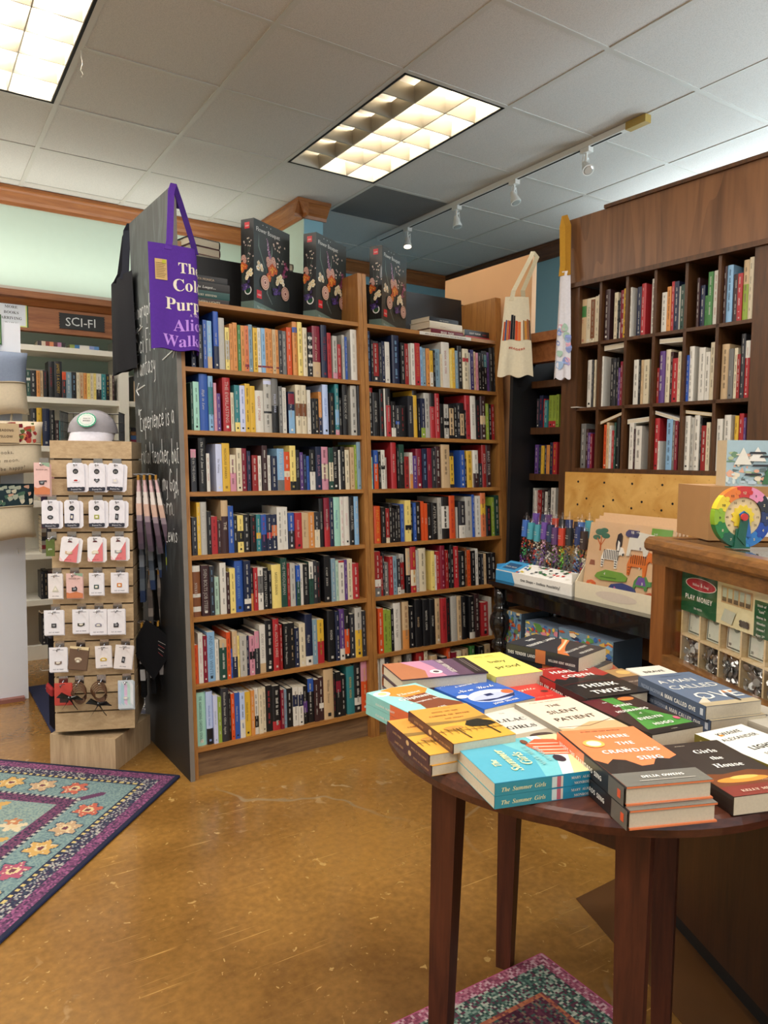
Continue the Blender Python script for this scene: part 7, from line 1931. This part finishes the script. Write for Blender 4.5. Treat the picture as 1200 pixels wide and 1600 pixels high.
for x, r, lab in ((px2x(121), .032, 'brown cord hair tie with a black bow beside the red card'), (px2x(151), .03, 'brown cord hair tie with a large black bow in the lowest row')):
    tt = empty('hair_tie', fp(x, RG-.1, .03), label=lab, category='hair tie', group='hair ties on the slatwall stand')
    for k in range(5):
        m = MB(); c = fp(x+.003*(k-2), RG-.055-.004*k, .02+.006*k); rr_ = r*(1-.06*k); m.tube([c+Rf*rr_*math.cos(a*.349)+UP*rr_*1.15*math.sin(a*.349)+nf*.004*math.sin(a) for a in range(19)], .0026, 5, 'w'); m.build('cord_loop', 'twine', tt, smooth=True)
    m = MB(); c = fp(x, RG-.1, .055) if r < .031 else fp(x-.03, RG-.07, .055)
    for s_, L_, D_ in ((-1, .05, .01), (1, .05, -.004), (-1, .035, -.05), (1, .03, -.045)):
        p1, p2 = c+Rf*s_*L_*.6+UP*(D_+.014), c+Rf*s_*L_+UP*(D_-.006); m.add([tuple(v) for v in (c+UP*.006, p1, p2+nf*.006, c-UP*.006, c+nf*.01, p1+nf*.012, p2-nf*.004, c+nf*.008-UP*.006)], [(0, 1, 2, 3), (4, 7, 6, 5), (0, 4, 5, 1), (1, 5, 6, 2), (2, 6, 7, 3)], 'k')
    m.sphere(c+nf*.006, .009); m.build('bow', 'ribbon', tt)
# cap and wire basket on top of the stand
TZ = 1.3465
bt = empty('wire_basket', AX+UP*TZ, label='black wire basket holding grey caps on top of the pin stand', category='basket')
def bp(x, y, z): return AX+Rf*(x-.04)+nf*y+UP*(TZ+z)
m = MB()
for x0, y0, x1, y1 in ((-.095, -.08, .135, -.08), (.135, -.08, .135, .06), (-.095, -.08, -.095, .06)):
    for z in (.004, .04, .08, .12): m.tube([bp(x0, y0, z), bp(x1, y1, z)], .0018 if z < .12 else .003, 5)
    n = 10
    for k in range(n+1): x, y = x0+(x1-x0)*k/n, y0+(y1-y0)*k/n; m.tube([bp(x, y, .004), bp(x, y, .12)], .0014, 5)
m.tube([bp(-.095, .06, .004), bp(.135, .06, .004)], .002, 5); m.build('wire_frame', 'wire', bt)
def cap(y, z, col, label, front, sc=1.):
    tt = empty('baseball_cap', bp(.02, y, z), label=label, category='cap', group='caps in the wire basket')
    m = MB(); nu, nv = 24, 8; rx, ry, rz = .1*sc, .1*sc, .098*sc
    m.v = [tuple(bp(.02+rx*math.cos(a)*math.cos(e), y-.03+ry*math.sin(a)*math.cos(e), z+.036+rz*math.sin(e)*.95)) for j in range(nv+1) for i in range(nu) for a, e in [(2*math.pi*i/nu, (math.pi/2*j/nv)*.99)]]
    for j in range(nv):
        for i in range(nu): m.f.append((j*nu+i, j*nu+(i+1) % nu, (j+1)*nu+(i+1) % nu, (j+1)*nu+i)); m.c.append(lin(col))
    m.build('crown', 'cloth', tt, smooth=True)
    m = MB(); n = 20; top, bot = [], []
    for i in range(n+1):
        a = math.pi*i/n
        for r in (0, 1): 
            xx = (.083-.0*r)*math.cos(a); yy = (.07*math.sin(a) if r == 0 else .07*math.sin(a)**.6+.052*math.sin(a)**.5); drop = -.045*r*(math.sin(a)**.4) - .02*(abs(math.cos(a))**2)*r
            top.append(bp(.02+xx*(1+.06*r), y-.03+yy+.02, z+.046+drop))
    m.v = [tuple(p) for p in top] + [tuple(p-UP*.004) for p in top]; k0 = len(top)
    for i in range(n):
        a = 2*i; m.f += [(a, a+2, a+3, a+1), (k0+a, k0+a+1, k0+a+3, k0+a+2), (a+1, a+3, k0+a+3, k0+a+1)]; m.c += [lin('c6c3cc' if front else col)]*3
    m.build('brim', 'cloth', tt, smooth=True)
    if front:
        m = MB(); c = bp(.012, y-.03+.098, z+.088); Uc = (UP*.86-nf*.5).normalized(); Nc_ = Rf.cross(Uc)
        for q, cc_, l in ((.036, '3f9a78', 0), (.031, 'd9dcd6', .0006), (.027, '8fc4ae', .001), (.024, 'c9cac6', .0014)): m.flat([((q+.0018*(i % 2))*math.cos(i*.1963), (q+.0018*(i % 2))*.92*math.sin(i*.1963)) for i in range(32)], c+Nc_*(l-.004), Rf, Uc, cc_)
        m.text('SENSE OF', c+Nc_*-.0016+Uc*.004, Rf, Uc, .0085, 'b', '3a3a3a', fit=.04); m.text('BOOKS', c+Nc_*-.0016-Uc*.008, Rf, Uc, .012, 'b', '3a3a3a', fit=.038); m.build('badge', 'cloth', tt)
    return tt
cap(.02, .0, '8f8c92', 'grey cap with a round green badge at the front of the wire basket', True)
cap(0., .0115, '7a777e', 'plain grey cap nested beneath the badge cap in the wire basket', False, .93)
# socks, bookmarks and bags on the side faces
Rs, Ns = -nf, Rf          # right-hand face of the stand: runs away from the viewer
def sp_(d, z, out): return AX + Rf*(Hs+out) + nf*(Hs-d) + UP*z
def sock(d, z, out, L_, pal, label, lean=0., wd=.07, th=.02):
    tt = empty('sock_pair', sp_(d, z-L_, out), label=label, category='socks', group='socks on the side of the pin stand')
    m = MB(); A = sp_(d, z, out); dn = (-UP+Rf*lean).normalized(); n = 12; foot = Rf*.4 - nf*.5
    prof = [(A+dn*L_*i/n+nf*.006*math.sin(i*.5+z*9), wd*(.45+.55*min(1, i/4))*(1-.2*(i/n))) for i in range(n+1)]
    for i in range(n):
        (p, a), (q, b_) = prof[i], prof[i+1]; c = pal[min(int(i/n*len(pal)), len(pal)-1)]; e = Rf*th/2*(.45+.55*min(1, i/4)); g = nf*.5
        m.add([tuple(v) for v in (p-nf*a/2-e, p+nf*a/2-e, p+nf*a/2+e, p-nf*a/2+e, q-nf*b_/2-e, q+nf*b_/2-e, q+nf*b_/2+e, q-nf*b_/2+e)], [(0, 4, 5, 1), (1, 5, 6, 2), (2, 6, 7, 3), (3, 7, 4, 0), (0, 1, 2, 3), (4, 7, 6, 5)], c)
    m.build('knit_body', 'cloth', tt)
    m = MB(); m.obox(A-nf*.012-Rf*.004, nf*.024, Rf*.008, UP*.02, 'b9852c'); m.build('card_hook', 'card', tt)
    m = MB(); m.tube([A+UP*.018, A+UP*.024-Rf*.02, AX+Rf*(Hs+.001)+nf*(Hs-d)+UP*(z+.024)], .002, 5); m.build('wire_hook', 'metal', tt)
SP1 = ('d9b8bc', 'e0d6d0', 'd0b0a0', '9a8a94', '6a5a68', '5a4a58', '4c424e')
for k in range(4): sock(.04+.012*k, 1.19, .02+.022*k, .285+.012*k, SP1, f'pink and grey long sock pair, {ORD[k+1]} from the stand on the upper side hook', .04+.05*k)
SP2 = ('3a3f48', '6f7884', '8a929c', '4a525e', '5d6670', '2c3a5a')
for k in range(3): sock(.12+.01*k, .97, .02+.03*k, .30-.05*k, SP2, f'grey patterned sock pair, {ORD[k+1]} from the stand on the middle side hook', .02+.05*k, .06)
sock(.07, 1.0, .13, .2, ('2f5a8a', '24487a', '2f5a8a', '9aa83c', '24406a'), 'blue sock pair with a lime heel on the middle side hook', .04, .04)
SP3 = ('8a8078', '6a625e', '5a5350', '8a8078', '4a4644')
for k in range(3): sock(.14+.01*k, .78, .05+.035*k, .215+.01*k, SP3, f'taupe sock pair, {ORD[k+1]} from the stand below the grey ones', .02+.06*k, .045)
SP4 = ('0f0f12', '121214', 'c9c9c9', '101013', 'b9b9b9', '101013', '0d0d10')
for k in range(3): sock(.10+.012*k, .56, .02+.032*k, .30-.01*k, SP4, f'black sock pair with white bands, {ORD[k+1]} from the stand on the lower hook', .02+.03*k, .05)
tt = empty('black_pouch', sp_(.12, .36, .15), label='black zip pouch with faint red lettering hung on a corner of the lower side hook', category='bag')
m = MB(); A = sp_(.06, .6, .04); m.prism([(0, 0), (.13, -.1), (.03, -.26), (-.06, -.12)], A, Rf, UP, -nf*.012, '101013'); m.build('pouch_body', 'cloth', tt)
m = MB(); 
for k in range(4): m.flat([(.05, -.09-.016*k), (.05+.03-.004*k, -.108-.016*k), (.05+.03-.004*k, -.110-.016*k), (.05, -.092-.016*k)], A+nf*.0008, Rf, UP, '9a4a4c' if k % 2 else 'a8a4a0')
m.build('printed_words', 'cloth', tt)
# things on the far-left face, seen edge on
def lp(d, z, out): return AX - Rf*(Hs+out) + nf*(Hs-d) + UP*z
for z, L_, n, c, lab in ((1.12, .2, 5, '4a4a52', 'grey bookmark with a lime tassel'), (.64, .22, 6, '1c1c22', 'black ribbon bookmark'), (.40, .24, 6, '26222a', 'dark ribbon bookmark with a red tip')):
    for k in range(n):
        tt = empty('bookmark', lp(.03+.012*k, z-L_, .012+.006*k), label=f'{lab}, {ORD[k+1]} from the front on the stand\'s shaded side', category='bookmark', group='bookmarks on the shaded side of the stand')
        m = MB(); m.obox(lp(.03+.012*k, z-L_, .012+.006*k), -nf*.03, -Rf*.0016, UP*L_, c); m.build('ribbon', 'cloth', tt)
        m = MB(); c0 = lp(.03+.012*k, z-.10, .016+.006*k); m.lathe([(.002, 0), (.008, .004), (.009, .03), (.003, .04)], c0, 8, 'a8c03a' if z > 1 else ('8f2a2c' if z < .5 else '3a3a44')); m.build('tassel', 'cloth', tt)
    m = MB(); m.tube([lp(.06, z+.004, 0), lp(.06, z+.002, .06), lp(.06, z+.012, .068)], .0022, 5); m.build('side_hook', 'metal', t)
